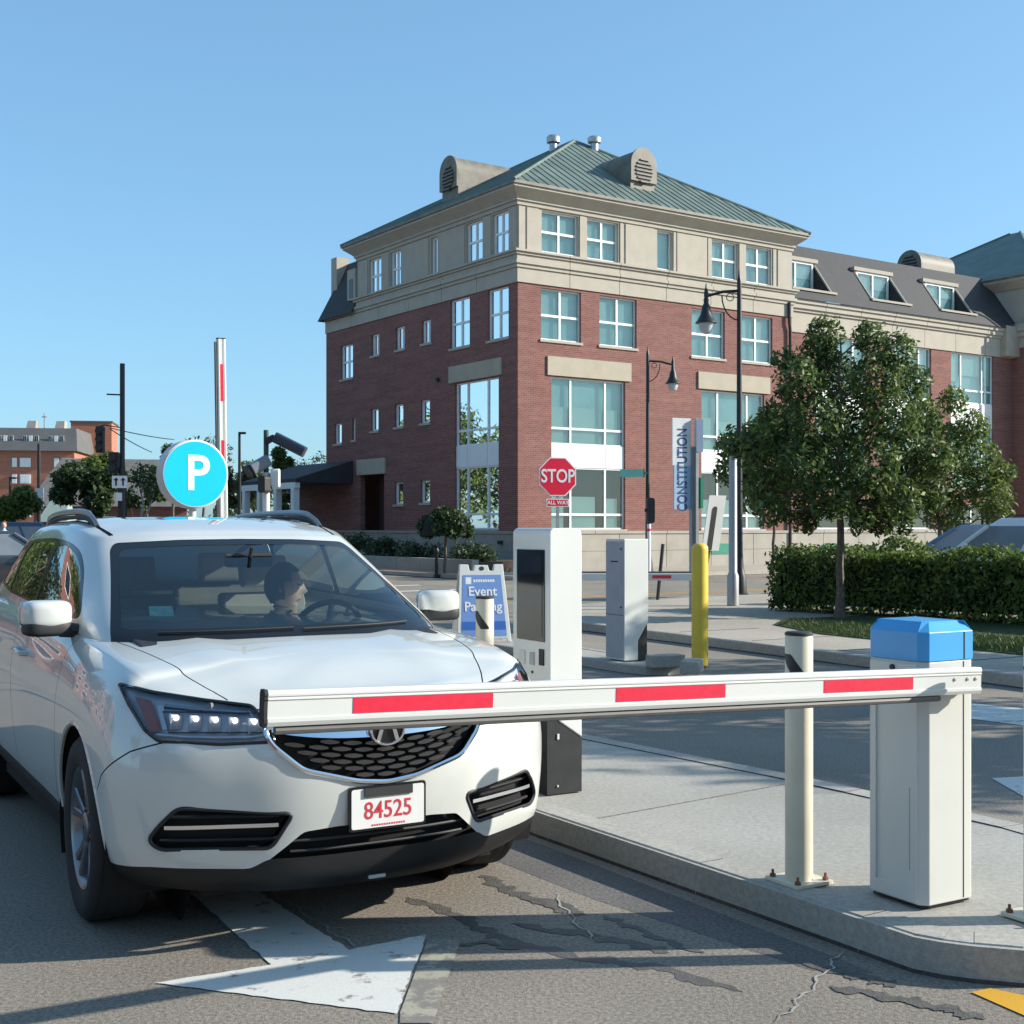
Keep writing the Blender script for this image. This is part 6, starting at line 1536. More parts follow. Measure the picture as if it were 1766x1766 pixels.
# hands closed round the rim
for s in (1, -1):
    a = R(90 - s * 58); base = Vector((-.79, y0 + .158 * s, 1.12)); d = Vector((1, -.12 * s, .12)).normalized(); sd_ = Vector((0, .25 * s, 1)).normalized()
    J = [(*base, .026, .018), (*(base + d * .05), .036, .017), (*(base + d * .095), .034, .014)]; E2 = [(0, 1), (1, 2)]
    skinned('palm', J, E2, M_skin, DR, 2)
    for q in range(4):
        k0 = base + d * .095 + sd_ * (.026 - q * .018); L_ = [.030, .034, .032, .026][q]; cdir = Vector((0, -1 * s, -.1)).normalized()
        J = [(*(k0 - d * .01), .009), (*(k0 + d * L_ * .7), .0088), (*(k0 + d * L_ + cdir * .020), .008), (*(k0 + d * (L_ - .014) + cdir * .036), .007)]
        skinned('finger', J, [(0, 1), (1, 2), (2, 3)], M_skin, DR, 1)
    t0 = base + d * .04 + sd_ * .022; J = [(*t0, .011), (*(t0 + sd_ * .022 + d * .02), .010), (*(t0 + sd_ * .028 + d * .048 - Vector((0, .01 * s, 0))), .009)]
    skinned('thumb', J, [(0, 1), (1, 2)], M_skin, DR, 1)
# ------------------------------------------------------------------ trees, hedge, shrubs
def leaves(name, centres, radii, n, size, m, parent, seed, squash=1.0, kind=None, droop=.3):
    """many small leaf faces spread through a set of clumps, denser near each clump's shell"""
    r = np.random.default_rng(seed); C_ = np.array(centres, float); Rr = np.array(radii, float)
    w = Rr ** 2; idx = r.choice(len(C_), n, p=w / w.sum())
    d = r.normal(size=(n, 3)); d /= np.linalg.norm(d, axis=1)[:, None]
    rad = Rr[idx] * (r.uniform(.25, 1, n) ** .45) * r.uniform(.8, 1.12, n)
    P = C_[idx] + d * rad[:, None] * np.array([1, 1, squash])
    nrm = d * .55 + r.normal(size=(n, 3)) * .6 + np.array([0, 0, .35]); nrm /= np.linalg.norm(nrm, axis=1)[:, None]
    t = np.cross(nrm, r.normal(size=(n, 3))); t /= np.linalg.norm(t, axis=1)[:, None]; b_ = np.cross(nrm, t)
    s = size * r.uniform(.55, 1.35, n)[:, None]
    V = np.stack([P - t * s, P - b_ * s * .42 + t * s * .1, P + t * s - nrm * s * droop, P + b_ * s * .42 + t * s * .1], 1).reshape(-1, 3)
    me = bpy.data.meshes.new(name); me.vertices.add(len(V)); me.vertices.foreach_set('co', V.ravel())
    me.loops.add(4 * n); me.loops.foreach_set('vertex_index', np.arange(4 * n)); me.polygons.add(n)
    me.polygons.foreach_set('loop_start', np.arange(0, 4 * n, 4)); me.update(calc_edges=True)
    o = link_mesh(name, me, m, parent, sm=False)
    if kind: o['kind'] = kind
    return o
def limb(b, p0, p1, r0, r1, rr, wob=.08, n=6):
    p0, p1 = Vector(p0), Vector(p1); L = (p1 - p0).length; pts = []
    for k in range(n + 1):
        t = k / n; pts.append(p0.lerp(p1, t) + Vector((rr.uniform(-1, 1), rr.uniform(-1, 1), rr.uniform(-.4, .4))) * wob * L * (math.sin(math.pi * t) * .6 + (.15 if 0 < k < n else 0)))
    b.tube(pts, [r0 + (r1 - r0) * k / n for k in range(n + 1)], 7); return pts
def tree(name, label, loc, trunk_h, trunk_r, clumps, n, size, m, seed, group=None, cat='tree', squash=1.0):
    """clumps: (x, y, z, r) relative to the foot"""
    o = thing(name, label, cat, loc, 0, group); rr = random.Random(seed); b = MB()
    top = (rr.uniform(-.1, .1), rr.uniform(-.1, .1), trunk_h)
    pts = limb(b, (0, 0, -.05), top, trunk_r, trunk_r * .72, rr, .02); b.lathe([(trunk_r * 1.7, -.05), (trunk_r * 1.25, .08), (trunk_r, .3)], 10, caps=False)
    zmax = max(c[2] for c in clumps); lead = (top[0] * .5, top[1] * .5, zmax)
    lp = limb(b, top, lead, trunk_r * .7, trunk_r * .15, rr, .04, 8)
    for c in clumps:
        h = max(trunk_h * .92, min(zmax, c[2] - .45 * math.hypot(c[0], c[1]))); t = (h - trunk_h) / max(.01, zmax - trunk_h); q = lp[max(0, min(8, int(t * 8)))]
        lb = limb(b, q, c[:3], trunk_r * .38 * (1 - t * .5), .012, rr, .08)
        for k in range(4):
            d = Vector((rr.gauss(0, 1), rr.gauss(0, 1), rr.gauss(.2, 1))).normalized() * c[3] * .8
            limb(b, lb[rr.randint(3, 6)], Vector(c[:3]) + d, .012, .005, rr, .1, 3)
    b.build('trunk', M_bark, o)
    leaves('crown', [c[:3] for c in clumps], [c[3] for c in clumps], n, size, m, o, seed, squash)
    return o
def crown_clumps(rx, rz, zc, n, rc, seed, rx2=None, prof=None):
    rr = random.Random(seed); out = []
    for k in range(n * 30):
        if len(out) >= n: break
        x, y, z = rr.uniform(-1, 1), rr.uniform(-1, 1), rr.uniform(-1, 1); q = math.sqrt(x * x + y * y)
        lim = prof(z) if prof else math.sqrt(max(0, 1 - z * z))
        if q > lim: continue
        if q < lim * .35 and rr.random() < .6: continue
        out.append((x * rx, y * (rx2 or rx), zc + z * rz, rc * rr.uniform(.6, 1.25)))
    return out
# the main oak, clumps placed to its outline
fo = G(1449, 1065, .14); d = fo.y
def C(px, py, dy, r): q = at(px, py, d + dy); return (q.x - fo.x, dy, q.z - .14, r)
oak = [C(1422, 575, 0, .40), C(1405, 620, .3, .45), C(1500, 580, .2, .36), C(1545, 605, -.2, .42), C(1380, 660, -.4, .5), C(1440, 650, .5, .55), C(1510, 650, -.3, .55), C(1570, 660, .4, .45),
       C(1350, 620, .1, .26), C(1348, 725, .5, .5), C(1410, 725, -.6, .6), C(1470, 720, .4, .6), C(1540, 725, -.5, .55), C(1590, 720, .2, .42), C(1300, 770, -.2, .42), C(1340, 790, .6, .5), C(1275, 770, .2, .26), C(1262, 768, .0, .2),
       C(1385, 800, -.7, .6), C(1440, 790, .7, .6), C(1500, 800, -.7, .6), C(1560, 790, .5, .55), C(1610, 790, 0, .45), C(1320, 840, .1, .42), C(1370, 860, .6, .5), C(1430, 855, -.6, .5), C(1490, 860, .5, .5), C(1545, 860, -.3, .5), C(1600, 850, .4, .42),
       C(1330, 880, -.4, .33), C(1520, 895, 0, .34), C(1485, 895, -.6, .28), C(1390, 895, .3, .3), C(1560, 905, .2, .2)]
tree('oak_tree', 'young oak with dense dark green crown standing in front of the hedge', (fo.x, fo.y, .13), 1.75, .075, [(c[0], c[1], c[2], c[3] * .84) for c in oak], 20000, .058, M_leafA, 11)
q = at(1620, 960, 29); q.z = .13
cl = [(-.6, 0, 2.6, .8), (.4, .3, 2.4, .8), (0, -.3, 3.3, .75), (.8, 0, 3.0, .7), (-.4, .2, 3.9, .6), (.3, 0, 4.3, .42), (1.2, .2, 2.2, .7), (-1.0, 0, 2.0, .6), (.2, .2, 1.8, .7), (1.35, 0, 1.7, .45), (1.5, .2, 2.7, .4), (.6, -.4, 3.7, .5)]
tree('young_tree', 'brighter green tree behind the hedge, half hidden by the oak', q, 1.4, .06, [(c[0], c[1], c[2], c[3] * .8) for c in cl], 9000, .066, M_leafB, 5)
q = at(1331, 950, 40.5); q.z = .13
tree('street_tree', 'slim street tree with thin trunk by the brick facade, seen under the oak', q, 1.9, .06, crown_clumps(1.6, 1.3, 3.7, 14, .7, 21), 5200, .11, M_leafA, 22)
# trees along the walk, beyond the right edge; they shade the exit lane
for i, (x, y, s) in enumerate([(10.2, 10.6, 1.0), (12.6, 13.9, 1.1), (12.3, 9.2, .9)]):
    cl = crown_clumps(1.9 * s, 1.45 * s, 3.8 * s, 20, .75, 31 + i)
    tree('oak_tree', ['oak standing nearest along the right hand walk', 'oak furthest along the right hand walk beside the yard', 'oak set back on the lawn at the right'][i], (x, y, .13), 2.0, .08, cl, 6500, .10, M_leafA, 40 + i, 'oaks along the right hand walk')
# clipped hedge
hp0 = Vector((4.38 + .65, 21.85 + 1.3)); hp1 = hp0 + Vector((.657, -.754)) * 17; hd_ = (hp1 - hp0).normalized(); hn = Vector((-hd_.y, hd_.x)); HL = (hp1 - hp0).length
hg = thing('hedge', 'long clipped green hedge behind the oak, in front of the parked cars', 'hedge', (hp0.x, hp0.y, .135), math.atan2(hd_.y, hd_.x))
b = MB(); hw, hh = .62, .98
prof = rounded([(-hw * .82, .12), (hw * .82, .12), (hw * .9, hh * .93), (-hw * .9, hh * .93)], .18, 4)
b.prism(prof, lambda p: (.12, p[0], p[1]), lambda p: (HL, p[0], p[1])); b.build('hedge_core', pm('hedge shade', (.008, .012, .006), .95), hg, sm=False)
rh = np.random.default_rng(9); N_ = 44000
u = rh.uniform(0, 1, N_); xs = u * HL; side = rh.uniform(0, 1, N_)
bump = .05 * np.sin(xs * 2.1) + .035 * np.sin(xs * 5.3 + 1) + .03 * rh.normal(size=N_)
ys = np.where(side < .36, rh.uniform(-hw, hw, N_), np.where(side < .80, -hw - bump, hw + bump)); zs = np.where(side < .36, hh + bump + .02, rh.uniform(.03, hh, N_) )
endm = side > .95; xs = np.where(endm, rh.uniform(-.05, .12, N_), xs); ys = np.where(endm, rh.uniform(-hw, hw, N_), ys); zs = np.where(endm, rh.uniform(.05, hh, N_), zs)
nn = np.stack([np.where(endm, -1, 0), np.where(side < .36, 0, np.sign(ys)), np.where(side < .36, 1, .25)], 1) + rh.normal(size=(N_, 3)) * .75
nn /= np.linalg.norm(nn, axis=1)[:, None]; P = np.stack([xs, ys, zs], 1) + rh.normal(size=(N_, 3)) * .035
t = np.cross(nn, rh.normal(size=(N_, 3))); t /= np.linalg.norm(t, axis=1)[:, None]; bb_ = np.cross(nn, t); s = .044 * rh.uniform(.6, 1.4, N_)[:, None]
V = np.stack([P - t * s, P - bb_ * s * .5, P + t * s, P + bb_ * s * .5], 1).reshape(-1, 3)
me = bpy.data.meshes.new('foliage'); me.vertices.add(len(V)); me.vertices.foreach_set('co', V.ravel()); me.loops.add(4 * N_); me.loops.foreach_set('vertex_index', np.arange(4 * N_)); me.polygons.add(N_)
me.polygons.foreach_set('loop_start', np.arange(0, 4 * N_, 4)); me.update(calc_edges=True); link_mesh('foliage', me, M_leafC, hg, sm=False)
b = MB(); rr = random.Random(4)
for k in range(26): x = HL * (k + .5) / 26; b.tube([(x, rr.uniform(-.3, .3), 0), (x + rr.uniform(-.1, .1), rr.uniform(-.3, .3), .4)], .018, 5)
b.build('stems', M_bark, hg)
q = at(1545, 960, 24.6); bsh = thing('shrub', 'loose pale green shrub poking above the hedge left of the parked cars', 'shrub', (q.x, q.y, .13))
leaves('foliage', [(-.45, 0, .75, ), (.1, .1, .95), (.5, 0, .8), (0, -.1, .5)], [.42, .45, .4, .5], 2600, .06, M_leafB, bsh, 61)
# clipped dome tree, planter and shrubs on the shaded side of the building
q = at(767, 965, 40.4); tt = thing('topiary_tree', 'dark clipped dome shaped topiary tree before the shaded brick wall', 'tree', (q.x, q.y, .12))
ztop = 1.6 + (908 - 879) / F_ * 40.4 - .12
b = MB(); limb(b, (0, 0, 0), (.03, 0, 1.35), .05, .045, random.Random(2), .02); [limb(b, (.03, 0, 1.2), (math.cos(a) * .5, math.sin(a) * .5, 1.55), .025, .01, random.Random(int(a * 9)), .03) for a in (0, 1.2, 2.4, 3.7, 5)]; b.build('trunk', M_bark, tt)
r = np.random.default_rng(77); cs = []; rs = []
for k in range(70):
    a, e = r.uniform(0, 6.28), r.uniform(-.02, 1.5); cs.append((math.cos(a) * math.cos(e) * .74, math.sin(a) * math.cos(e) * .74, 1.27 + .64 * math.sin(e))); rs.append(.20)
leaves('crown', cs, rs, 9000, .075, M_leafD, tt, 78)
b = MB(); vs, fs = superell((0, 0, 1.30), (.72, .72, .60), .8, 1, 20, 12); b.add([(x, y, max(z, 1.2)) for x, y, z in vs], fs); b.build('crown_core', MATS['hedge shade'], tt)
pl = thing('planter_wall', 'low dark stone planter wall along the shaded side of the building', 'wall', BC, BR)
for k in range(8):
    b = MB(); b.bb(-3.1, -2.82, -1.9 + k * 1.6, -1.9 + k * 1.6 + 1.585, .1, .55); b.build('wall_block', M_base, pl, sm=False, bevel=.015)
b = MB(); b.bb(-2.8, -.15, -1.9, 10.8, .1, .48); b.build('planting_soil', M_dirt, pl, sm=False)
for i, (u_, v_, w_, h_, lab) in enumerate([(-1.6, .6, .7, .55, 'low dark shrub in the planter below the tall corner window'), (-2.1, 3.0, .9, .5, 'broad low shrub in the middle of the planter'), (-2.0, 5.8, .8, .7, 'round dark shrub in the planter beyond the dome tree'), (-1.8, 8.6, .9, .9, 'taller shrub in the planter nearest the doorway'), (-2.3, -1.0, .55, .4, 'small shrub at the near end of the planter')]):
    p = BP(u_, v_); o = thing('shrub', lab, 'shrub', (p[0], p[1], .45), 0, 'planter shrubs')
    rr = random.Random(90 + i); cs = [(rr.uniform(-1, 1) * w_ * .7, rr.uniform(-1, 1) * w_ * .7, h_ * rr.uniform(.2, .7)) for _ in range(9)]
    leaves('foliage', cs, [.36] * 9, 1500, .06, M_leafD, o, 90 + i); b = MB(); b.tube([(0, 0, 0), (.02, 0, h_ * .5)], .03, 5); b.build('stem', M_bark, o)
b = MB(); b.box((0, 0, 0), (.2, .12, .13)); b.tube([(.14, 0, -.12), (.14, 0, .1)], .02, 6); o = b.build('wall_spotlight', M_dark); p = BP(-.12, .9); o.location = (p[0], p[1], 1.05); tag(o, 'small dark fitting on the shaded stone base near the corner', 'lamp')
# ------------------------------------------------------------------ far left: buildings and trees
def far_building(): pass
OB = thing('apartment_block', 'long orange brick block with grey mansard storey far at the left', 'building', (-114.6, 190, 0), R(8)); OB.scale = (1.85, 1.85, 1.85)
def wl_(name, x0, x1, y0, y1, z0, z1, m, par=None): b = MB(); b.bb(x0, x1, y0, y1, z0, z1); return b.build(name, m, par or OB, sm=False)
M_grey = pm('grey cladding', (.11, .11, .108), .8, nz=(1, .1))
wl_('brick_wall', -60, 26.2, 0, 12, 0, 7.05, M_brick2)
b = MB(); b.add([(-60, -.35, 7.06), (26.5, -.35, 7.06), (26.2, .9, 9.0), (-60, .9, 9.0), (26.5, 12.3, 7.06), (26.2, 11, 9.0), (-60, 11, 9.0), (-60, 12.3, 7.06)], [(0, 1, 2, 3), (1, 4, 5, 2), (3, 2, 5, 6), (4, 7, 6, 5), (0, 7, 4, 1)]); b.build('mansard_roof', M_grey, OB, sm=False)
def fwin(x, z, w, h, y=-.02, par=None, tilt=0):
    b = MB(); b.bb(x - w / 2, x + w / 2, y - .06, y, z - h / 2, z + h / 2); f = b.build('window', M_wframe, par or OB, sm=False)
    b = MB(); e = .08 * min(1, w); b.bb(x - w / 2 + e, x - .02, y - .075, y - .062, z - h / 2 + e, z + h / 2 - e); b.bb(x + .02, x + w / 2 - e, y - .075, y - .062, z - h / 2 + e, z + h / 2 - e); b.build('pane', M_screen if (int(x * 3) % 3 == 0) else M_blind, f, sm=False)
for k in range(-9, 3):
    for j in range(3):
        x = 20.25 + k * 2.0 + j * .47
        if x < 25.6: fwin(x, 7.95, .3, .75, .24)
for z in (6.1, 4.75, 3.4, 2.0):
    for k in range(-7, 2):
        x = 21.5 + k * 3.3
        fwin(x, z, .38, .75); fwin(x + .85, z, .85, .75)
for x in (21.9, 24.2):
    b = MB(); b.add([(x, 2, 8.9), (x + .8, 2, 8.9), (x + .8, 3.4, 8.9), (x, 3.4, 8.9), (x + .15, 2.2, 9.7), (x + .8, 2.2, 9.7), (x + .8, 3.2, 9.7), (x + .15, 3.2, 9.7)], [(0, 1, 5, 4), (1, 2, 6, 5), (2, 3, 7, 6), (3, 0, 4, 7), (4, 5, 6, 7)]); b.build('chimney', M_base, OB, sm=False)
b = MB(); b.tube([(23.2, 3, 9), (23.2, 3, 10.4)], .05, 5); b.tube([(23.0, 3, 10.1), (23.4, 3, 10.1)], .05, 5); b.build('antenna', M_gm, OB)
p0 = at(122, 728, 210)
RB = thing('brick_tower', 'plain red brick rooftop block rising behind the grey gabled roof', 'building', (p0.x, 210, 0), R(10))
b = MB(); b.bb(0, 6.4, 0, 8, 0, p0.z); b.build('wall', M_brick2, RB, sm=False); b = MB(); b.bb(-.15, 6.55, -.15, 8.15, p0.z, p0.z + .25); b.build('parapet', M_grey, RB, sm=False)
GB = thing('gabled_building', 'low building with a wide grey gabled roof left of the parking sign', 'building', (at(185, 900, 84).x, 84, 0), R(14))
b = MB(); b.bb(-4.5, 5, 0, 12, 0, 3.0); b.build('wall', M_brick, GB, sm=False)
b = MB(); b.add([(-5.0, -.6, 2.9), (5.6, -.6, 2.9), (5.6, 12.6, 2.9), (-5.0, 12.6, 2.9), (-3.2, 4.2, 6.2), (3.2, 4.2, 6.2), (3.2, 8, 6.2), (-3.2, 8, 6.2)], [(0, 1, 5, 4), (1, 2, 6, 5), (2, 3, 7, 6), (3, 0, 4, 7), (4, 5, 6, 7), (0, 3, 2, 1)]); b.build('roof', pm('grey shingles', (.13, .125, .12), .85, nz=(2, .2)), GB, sm=False)
for x in (-3, 0, 3): fwin(x, 1.6, 1.1, 1.3, -.02, GB)
AW = thing('green_awning_house', 'small dark house with pale green eave beside the thin pole with signs', 'building', (at(86, 900, 70).x, 70, 0), R(8)); AW.scale = (.5, .6, .95)
b = MB(); b.bb(-1.0, 1.6, 0, 4, 0, 2.1); b.build('wall', M_brick, AW, sm=False); b = MB(); b.add([(-1.3, -.5, 1.95), (1.9, -.5, 1.95), (1.4, 2, 3.6), (.1, 2, 3.6), (-1.3, 4.3, 1.95), (1.9, 4.3, 1.95)], [(0, 1, 2, 3), (1, 5, 2), (0, 3, 4), (3, 2, 5, 4)]); b.build('roof', pm('pale green metal', (.25, .33, .30), .6), AW, sm=False)
TG = 'trees across the street on the left'
def dist_tree(px, ytop, ybase, d, w, label, m, seed, n=2600, th=1.2, lsz=.16, prof=None, name='street_tree'):
    q = at(px, 908, d); zt = 1.6 + (908 - ytop) / F_ * d; zb2 = 1.6 + (908 - ybase) / F_ * d; rx = w / F_ * d / 2
    cl = crown_clumps(rx, (zt - zb2) / 2, (zt + zb2) / 2, 16, rx * .42, seed, None, prof)
    return tree(name, label, (q.x, d, 0), max(.5, zb2 * .9), .11, cl, n, lsz, m, seed, TG)
dist_tree(150, 795, 885, 62, 105, 'broad dark tree in front of the grey gabled roof', M_leafD, 101, 5200)
dist_tree(172, 790, 840, 68, 80, 'lighter green treetop just left of the signal pole', M_leafB, 102)
dist_tree(20, 842, 895, 48, 85, 'yellow green tree at the left edge beside the white signs', M_leafB, 103, 3600, lsz=.12)
dist_tree(250, 800, 885, 66, 70, 'sparse grey green tree between signal pole and parking sign', M_leafD, 104, 1100)
dist_tree(297, 735, 830, 75, 60, 'pointed dark spruce behind the parking sign', M_leafD, 105, 3000, prof=lambda z: max(.05, (1 - z) * .5), name='spruce_tree')
dist_tree(410, 800, 880, 72, 80, 'dark tree just right of the raised boom', M_leafD, 106, 3200)
dist_tree(352, 752, 850, 80, 95, 'thin bare topped tree behind the raised boom', M_leafD, 107, 700)
dist_tree(440, 795, 870, 88, 90, 'mid green tree behind the camera post', M_leafA, 108, 2600)
dist_tree(487, 780, 885, 60, 52, 'bright yellow green tree between camera post and porch', M_leafB, 109, 3600, lsz=.13)
dist_tree(545, 790, 850, 120, 90, 'distant dark trees above the porch roof', M_leafD, 110, 2600)
dist_tree(500, 800, 860, 130, 90, 'far dark tree right of the camera housings', M_leafD, 111, 2200)
q = at(238, 900, 55); o = thing('bare_tree', 'pale bare forked trunk left of the parking sign', 'tree', (q.x, 55, 0)); b = MB(); rr = random.Random(3)
a = limb(b, (0, 0, 0), (.15, 0, 1.6), .09, .07, rr, .03); limb(b, a[-1], (.65, .1, 3.0), .05, .02, rr, .05); limb(b, a[-1], (.1, .1, 3.6), .06, .02, rr, .05); limb(b, a[3], (-.3, 0, 2.4), .04, .015, rr, .05); b.build('trunk', pm('pale bark', (.34, .30, .25), .9, nz=(10, .2)), o)
leaves('crown', [(.3, 0, 3.6), (0, .2, 3.9), (.6, 0, 3.2)], [.5, .5, .4], 300, .10, M_leafD, o, 120)
# long dark far-off belt of trees closing the horizon
rb_ = np.random.default_rng(55); cs = []; rs = []
for k in range(230):
    a = rb_.uniform(-75, 62); y = 190 + rb_.uniform(0, 30); cs.append((a * 3.2, y, rb_.uniform(.5, 4.6))); rs.append(rb_.uniform(2.2, 4.2))
leaves('far_tree_belt', cs, rs, 26000, .8, M_leafD, None, 56, .9, 'stuff')
# ------------------------------------------------------------------ other vehicles
def simple_car(name, label, loc, rz, m, L=4.6, w=.9, hb=.95, ht=1.48, rails=False, suv=False, group=None):
    o = thing(name, label, 'car', loc, rz, group)
    xs = np.linspace(-L / 2, L / 2, 34); b = MB(); rows = []
    for x in xs:
        t = abs(x) / (L / 2); ww = w * (1 - .10 * t ** 4 - .12 * max(0, t - .9) * 10 * .5); hz = hb - (.20 if x > L * .2 else .06) * max(0, (abs(x) - L * .22) / (L * .28)) ** 1.5
        z0 = .22 + .16 * max(0, t - .85) * 6 * .3
        rows.append([(x, s * ww * k, z) for s, k, z in [(-1, .86, z0), (-1, .98, .38), (-1, 1, .62), (-1, .96, hz - .06), (-1, .86, hz), (-1, .4, hz + .03), (1, .4, hz + .03), (1, .86, hz), (1, .96, hz - .06), (1, 1, .62), (1, .98, .38), (1, .86, z0)]])
    n = 12; vs = [v for r_ in rows for v in r_]; b.add(vs, [(i * n + k, i * n + (k + 1) % n, (i + 1) * n + (k + 1) % n, (i + 1) * n + k) for i in range(33) for k in range(n)] + [tuple(range(n)), tuple(range(33 * n, 34 * n))[::-1]])
    b.build('body', m, o)
    x0, x1, x2, x3 = (L * .22, L * .05, -L * .36, -L * .47) if suv else (L * .20, L * .02, -L * .22, -L * .40)
    def gh_(z, e): t = (z - hb) / (ht - hb); return [(x0 + (x1 - x0) * t - e, w * (.86 - .20 * t)), (x3 + (x2 - x3) * t + e, w * (.84 - .20 * t))]
    def ring_(z, e=0):
        (a, ya), (c, yc2) = gh_(z, e); return [(a, -ya, z), (c, -yc2, z), (c, yc2, z), (a, ya, z)]
    r0, r1 = ring_(hb - .02), ring_(ht - (.15 if suv else .07)); r2 = [(p[0] * .97 + (x1 + x2) / 2 * .03, p[1] * .88, ht) for p in ring_(ht)]
    b = MB(); b.add(r1 + r2, [(0, 1, 5, 4), (1, 2, 6, 5), (2, 3, 7, 6), (3, 0, 4, 7), (4, 5, 6, 7)]); b.build('roof', m, o, sm=False, bevel=.03, seg=3)
    b = MB(); b.add(r0 + r1, [(0, 1, 5, 4), (1, 2, 6, 5), (2, 3, 7, 6), (3, 0, 4, 7)]); b.build('cabin_glass', pm('parked car glass', (.20, .23, .26), .05, nz=(3, .1)), o, sm=False)  # pale glass colour stands in for its reflections
    for s in (1, -1):
        for t in (0, 1):
            b = MB(); p, q = (Vector(r0[0 if t == 0 else 1]), Vector(r1[0 if t == 0 else 1])); p.y = abs(p.y) * s; q.y = abs(q.y) * s; b.tube([p, q], .045, 6); b.build('pillar', m, o)
        for f in ((.45,) if not suv else (.38, .72)):
            b = MB(); p = Vector(r0[0]).lerp(Vector(r0[1]), f); q = Vector(r1[0]).lerp(Vector(r1[1]), f); p.y = abs(p.y) * s; q.y = abs(q.y) * s; b.tube([p, q], .035, 6); b.build('pillar', m, o)
    for s in (1, -1):
        for x in (L * .30, -L * .30):
            b = MB(); b.lathe([(.19, -.11), (.32, -.11), (.335, -.07), (.335, .07), (.32, .1), (.2, .1)], 24, (x, s * (w - .1), .335), Matrix.Rotation(R(-90 * s), 4, 'X')); wv = b.build('wheel', M_tyre, o)
            b = MB(); b.lathe([(.2, .08), (.17, .1), (.05, .09), (.01, .1)], 20, (x, s * (w - .1), .335), Matrix.Rotation(R(-90 * s), 4, 'X')); b.build('rim', M_silver, wv)
        b = MB(); vs, fs = superell((x1 + L * .12, s * (w + .06), hb + .08), (.06, .1, .07), .6, .6, 14, 8); b.add(vs, fs); b.build('door_mirror', m, o)
        b = MB(); b.bb(L / 2 - .09, L / 2 - .02, s * w * .62 - .15, s * w * .62 + .15, .62, .74); b.build('headlamp', M_led, o, sm=False, bevel=.02)
        b = MB(); b.bb(-L / 2 + .02, -L / 2 + .09, s * w * .66 - .13, s * w * .66 + .13, .66, .82); b.build('tail_lamp', M_tail, o, sm=False, bevel=.02)
        if rails: b = MB(); b.tube([(x1 - .1, s * w * .52, ht), (x1 - .2, s * w * .52, ht + .05), (x2 + .2, s * w * .52, ht + .05), (x2 + .1, s * w * .52, ht)], .018, 6); b.build('roof_rail', M_dark, o)
    return o
M_cblue = pm('steel blue paint', (.10, .17, .27), .35, metal=.3, nz=(3, .05), coat=1)
M_cwhite = pm('parked white paint', (.72, .73, .73), .35, nz=(3, .03), coat=1)
M_cdark = pm('charcoal paint', (.03, .035, .045), .3, nz=(3, .1), coat=1)
q = at(1668, 930, 27.0); simple_car('parked_car', 'blue car parked behind the hedge, only its roof and windows showing', (q.x, q.y, .14), R(158), M_cblue, ht=1.50)
q = at(1752, 930, 24.6); simple_car('parked_car', 'white SUV parked behind the hedge at the right edge', (q.x, q.y, .14), R(152), M_cwhite, ht=1.62, hb=1.0, suv=True, rails=True)
q = at(8, 940, 30); simple_car('parked_car', 'charcoal car across the street at the left edge, behind the white SUV', (q.x, q.y, 0), R(20), M_cdark, ht=1.5)
q = at(60, 930, 44); simple_car('parked_car', 'dark blue van further off at the left, behind the white SUV bonnet line', (q.x, q.y, 0), R(15), pm('navy paint', (.02, .05, .10), .3, coat=1), ht=1.75, hb=1.05, suv=True)
# walkers at the left edge, a few pixels tall
def walker(px, d, shirt, label):
    q = at(px, 908, d); o = thing('person', label, 'person', (q.x, d, 0))
    J = [(0, 0, .92, .13, .10), (0, 0, 1.15, .14, .10), (0, 0, 1.38, .16, .10), (0, 0, 1.50, .05), (0, 0, 1.56, .05), (.19, 0, 1.40, .055), (.24, .02, 1.12, .045), (.22, -.08, .88, .035), (-.19, 0, 1.40, .055), (-.24, -.02, 1.12, .045), (-.22, .08, .88, .035),
         (.09, 0, .86, .085), (.10, -.10, .48, .06), (.10, -.14, .08, .04), (.10, -.26, .04, .04), (-.09, 0, .86, .085), (-.10, .10, .48, .06), (-.10, .2, .08, .04), (-.10, .10, .04, .04)]
    skinned('body', J, [(0, 1), (1, 2), (2, 3), (3, 4), (2, 5), (5, 6), (6, 7), (2, 8), (8, 9), (9, 10), (0, 11), (11, 12), (12, 13), (13, 14), (0, 15), (15, 16), (16, 17), (17, 18)], shirt, o, 1)
    b = MB(); vs, fs = superell((0, 0, 1.66), (.075, .095, .115), 1, 1, 14, 10); b.add(vs, fs); b.build('head', M_skin, o)
    b = MB(); vs, fs = superell((0, .015, 1.69), (.08, .095, .10), 1, 1, 14, 10); b.add(vs, fs); b.build('hair', M_hair, o)
walker(7, 40, pm('white shirt', (.6, .6, .62), .8), 'walker in a white shirt at the left edge behind the charcoal car')
walker(136, 52, pm('red shirt', (.5, .08, .07), .8), 'walker in a red shirt beyond the car roof under the dark tree')

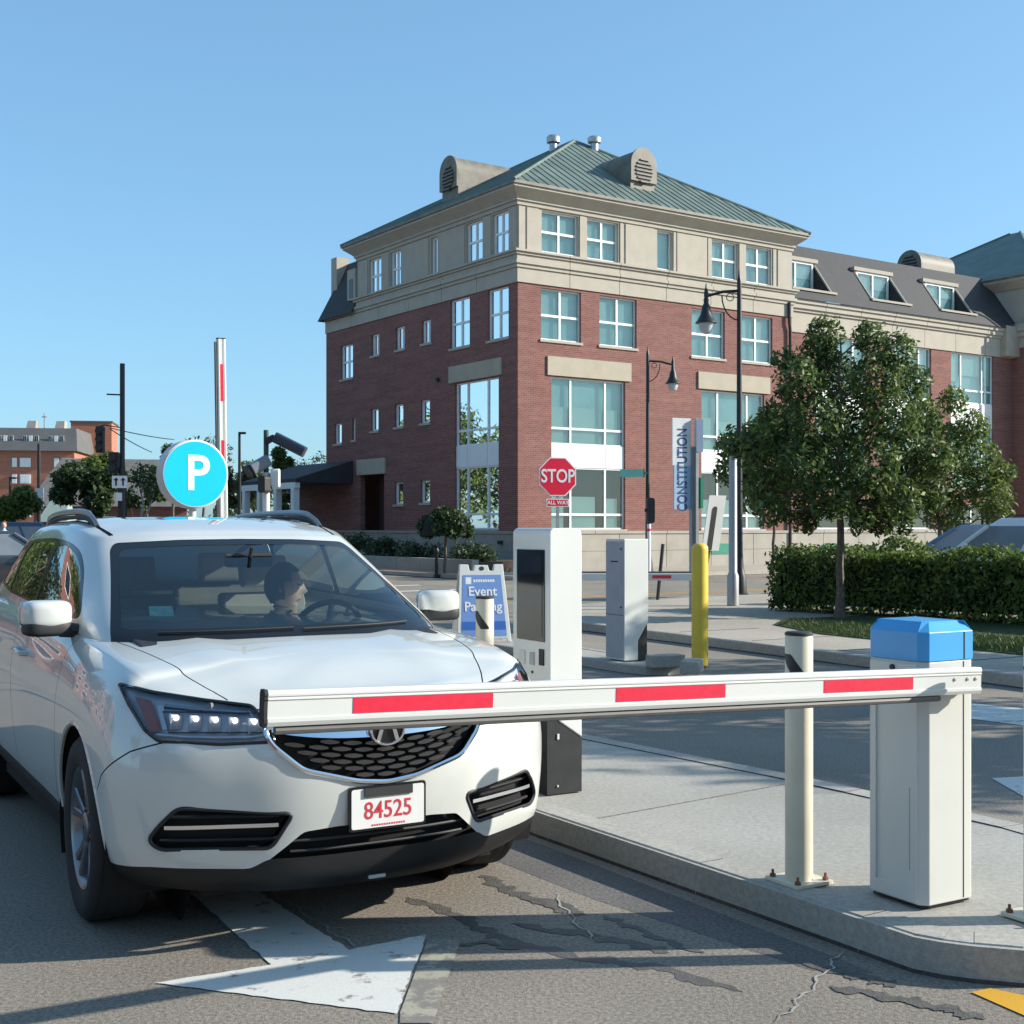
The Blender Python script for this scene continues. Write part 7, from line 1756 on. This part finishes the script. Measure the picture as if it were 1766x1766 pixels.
# ------------------------------------------------------------------ around the photographer: left side mirrored in paint and glass, rear added
LB = thing('brick_building', 'long red brick block across the lane on the left, mirrored in the car doors', 'building', (-36, 4, 0), R(4))
b = MB(); b.bb(-12, 0, 0, 42, 0, 11.5); b.build('wall', M_brick, LB, sm=False)
b = MB(); b.bb(-12.2, .25, -.2, 42.2, 11.5, 12.1); b.build('parapet', M_stone, LB, sm=False)
for k in range(10):
    for z in (2.2, 5.6, 9.0):
        b = MB(); b.bb(.002, .08, 2 + k * 4, 4 + k * 4, z - .9, z + .9); w = b.build('window', M_wframe, LB, sm=False)
        b = MB(); b.bb(.081, .09, 2.12 + k * 4, 3.88 + k * 4, z - .78, z + .78); b.build('pane', M_screen, w, sm=False)
BB = thing('brick_building', 'wide brick block behind the photographer, mirrored in the car glass', 'building', (-45, -34, 0), 0)  # added to cut the sky fill from behind
b = MB(); b.bb(0, 95, -12, 0, 0, 10.5); b.build('wall', M_brick2, BB, sm=False)
b = MB(); b.bb(-.2, 95.2, -12.2, .2, 10.5, 11.1); b.build('parapet', M_stone, BB, sm=False)
for i, (x, y, s) in enumerate([(-21, 14, 1.25), (-22, 22, 1.3), (-21, 30, 1.15), (-25, 38, 1.3), (-12, -14, 1.4), (-3, -17, 1.4), (6, -16, 1.3), (-20, -8, 1.4), (-24, 4, 1.3)]):  # those behind the photographer are added to cut sky fill
    cl = crown_clumps(2.3 * s, 1.9 * s, 4.0 * s, 16, 1.0, 131 + i)
    tree('street_tree', 'leafy street tree %s, outside the picture' % ['first along the left kerb', 'second along the left kerb', 'third along the left kerb', 'last along the left kerb', 'behind the photographer to the left', 'straight behind the photographer', 'behind the photographer to the right', 'at the far left corner', 'beside the left brick block'][i], (x, y, 0), 2.2, .12, cl, 3200, .16, M_leafA, 140 + i, 'street trees around the lot')

for i, (x, y, s) in enumerate([(-34, 57, 2.0), (-33, 50, 1.9), (-43, 66, 2.1)]):
    cl = crown_clumps(2.4 * s, 1.9 * s, 2.9 * s, 20, 1.7, 171 + i)
    tree('street_tree', 'tall tree %s, outside the picture' % ['nearest the porch across the side street', 'beyond the end of the left brick block', 'furthest across the side street'][i], (x, y, 0), 2.4, .2, cl, 4200, .22, M_leafA, 180 + i, 'street trees around the lot')
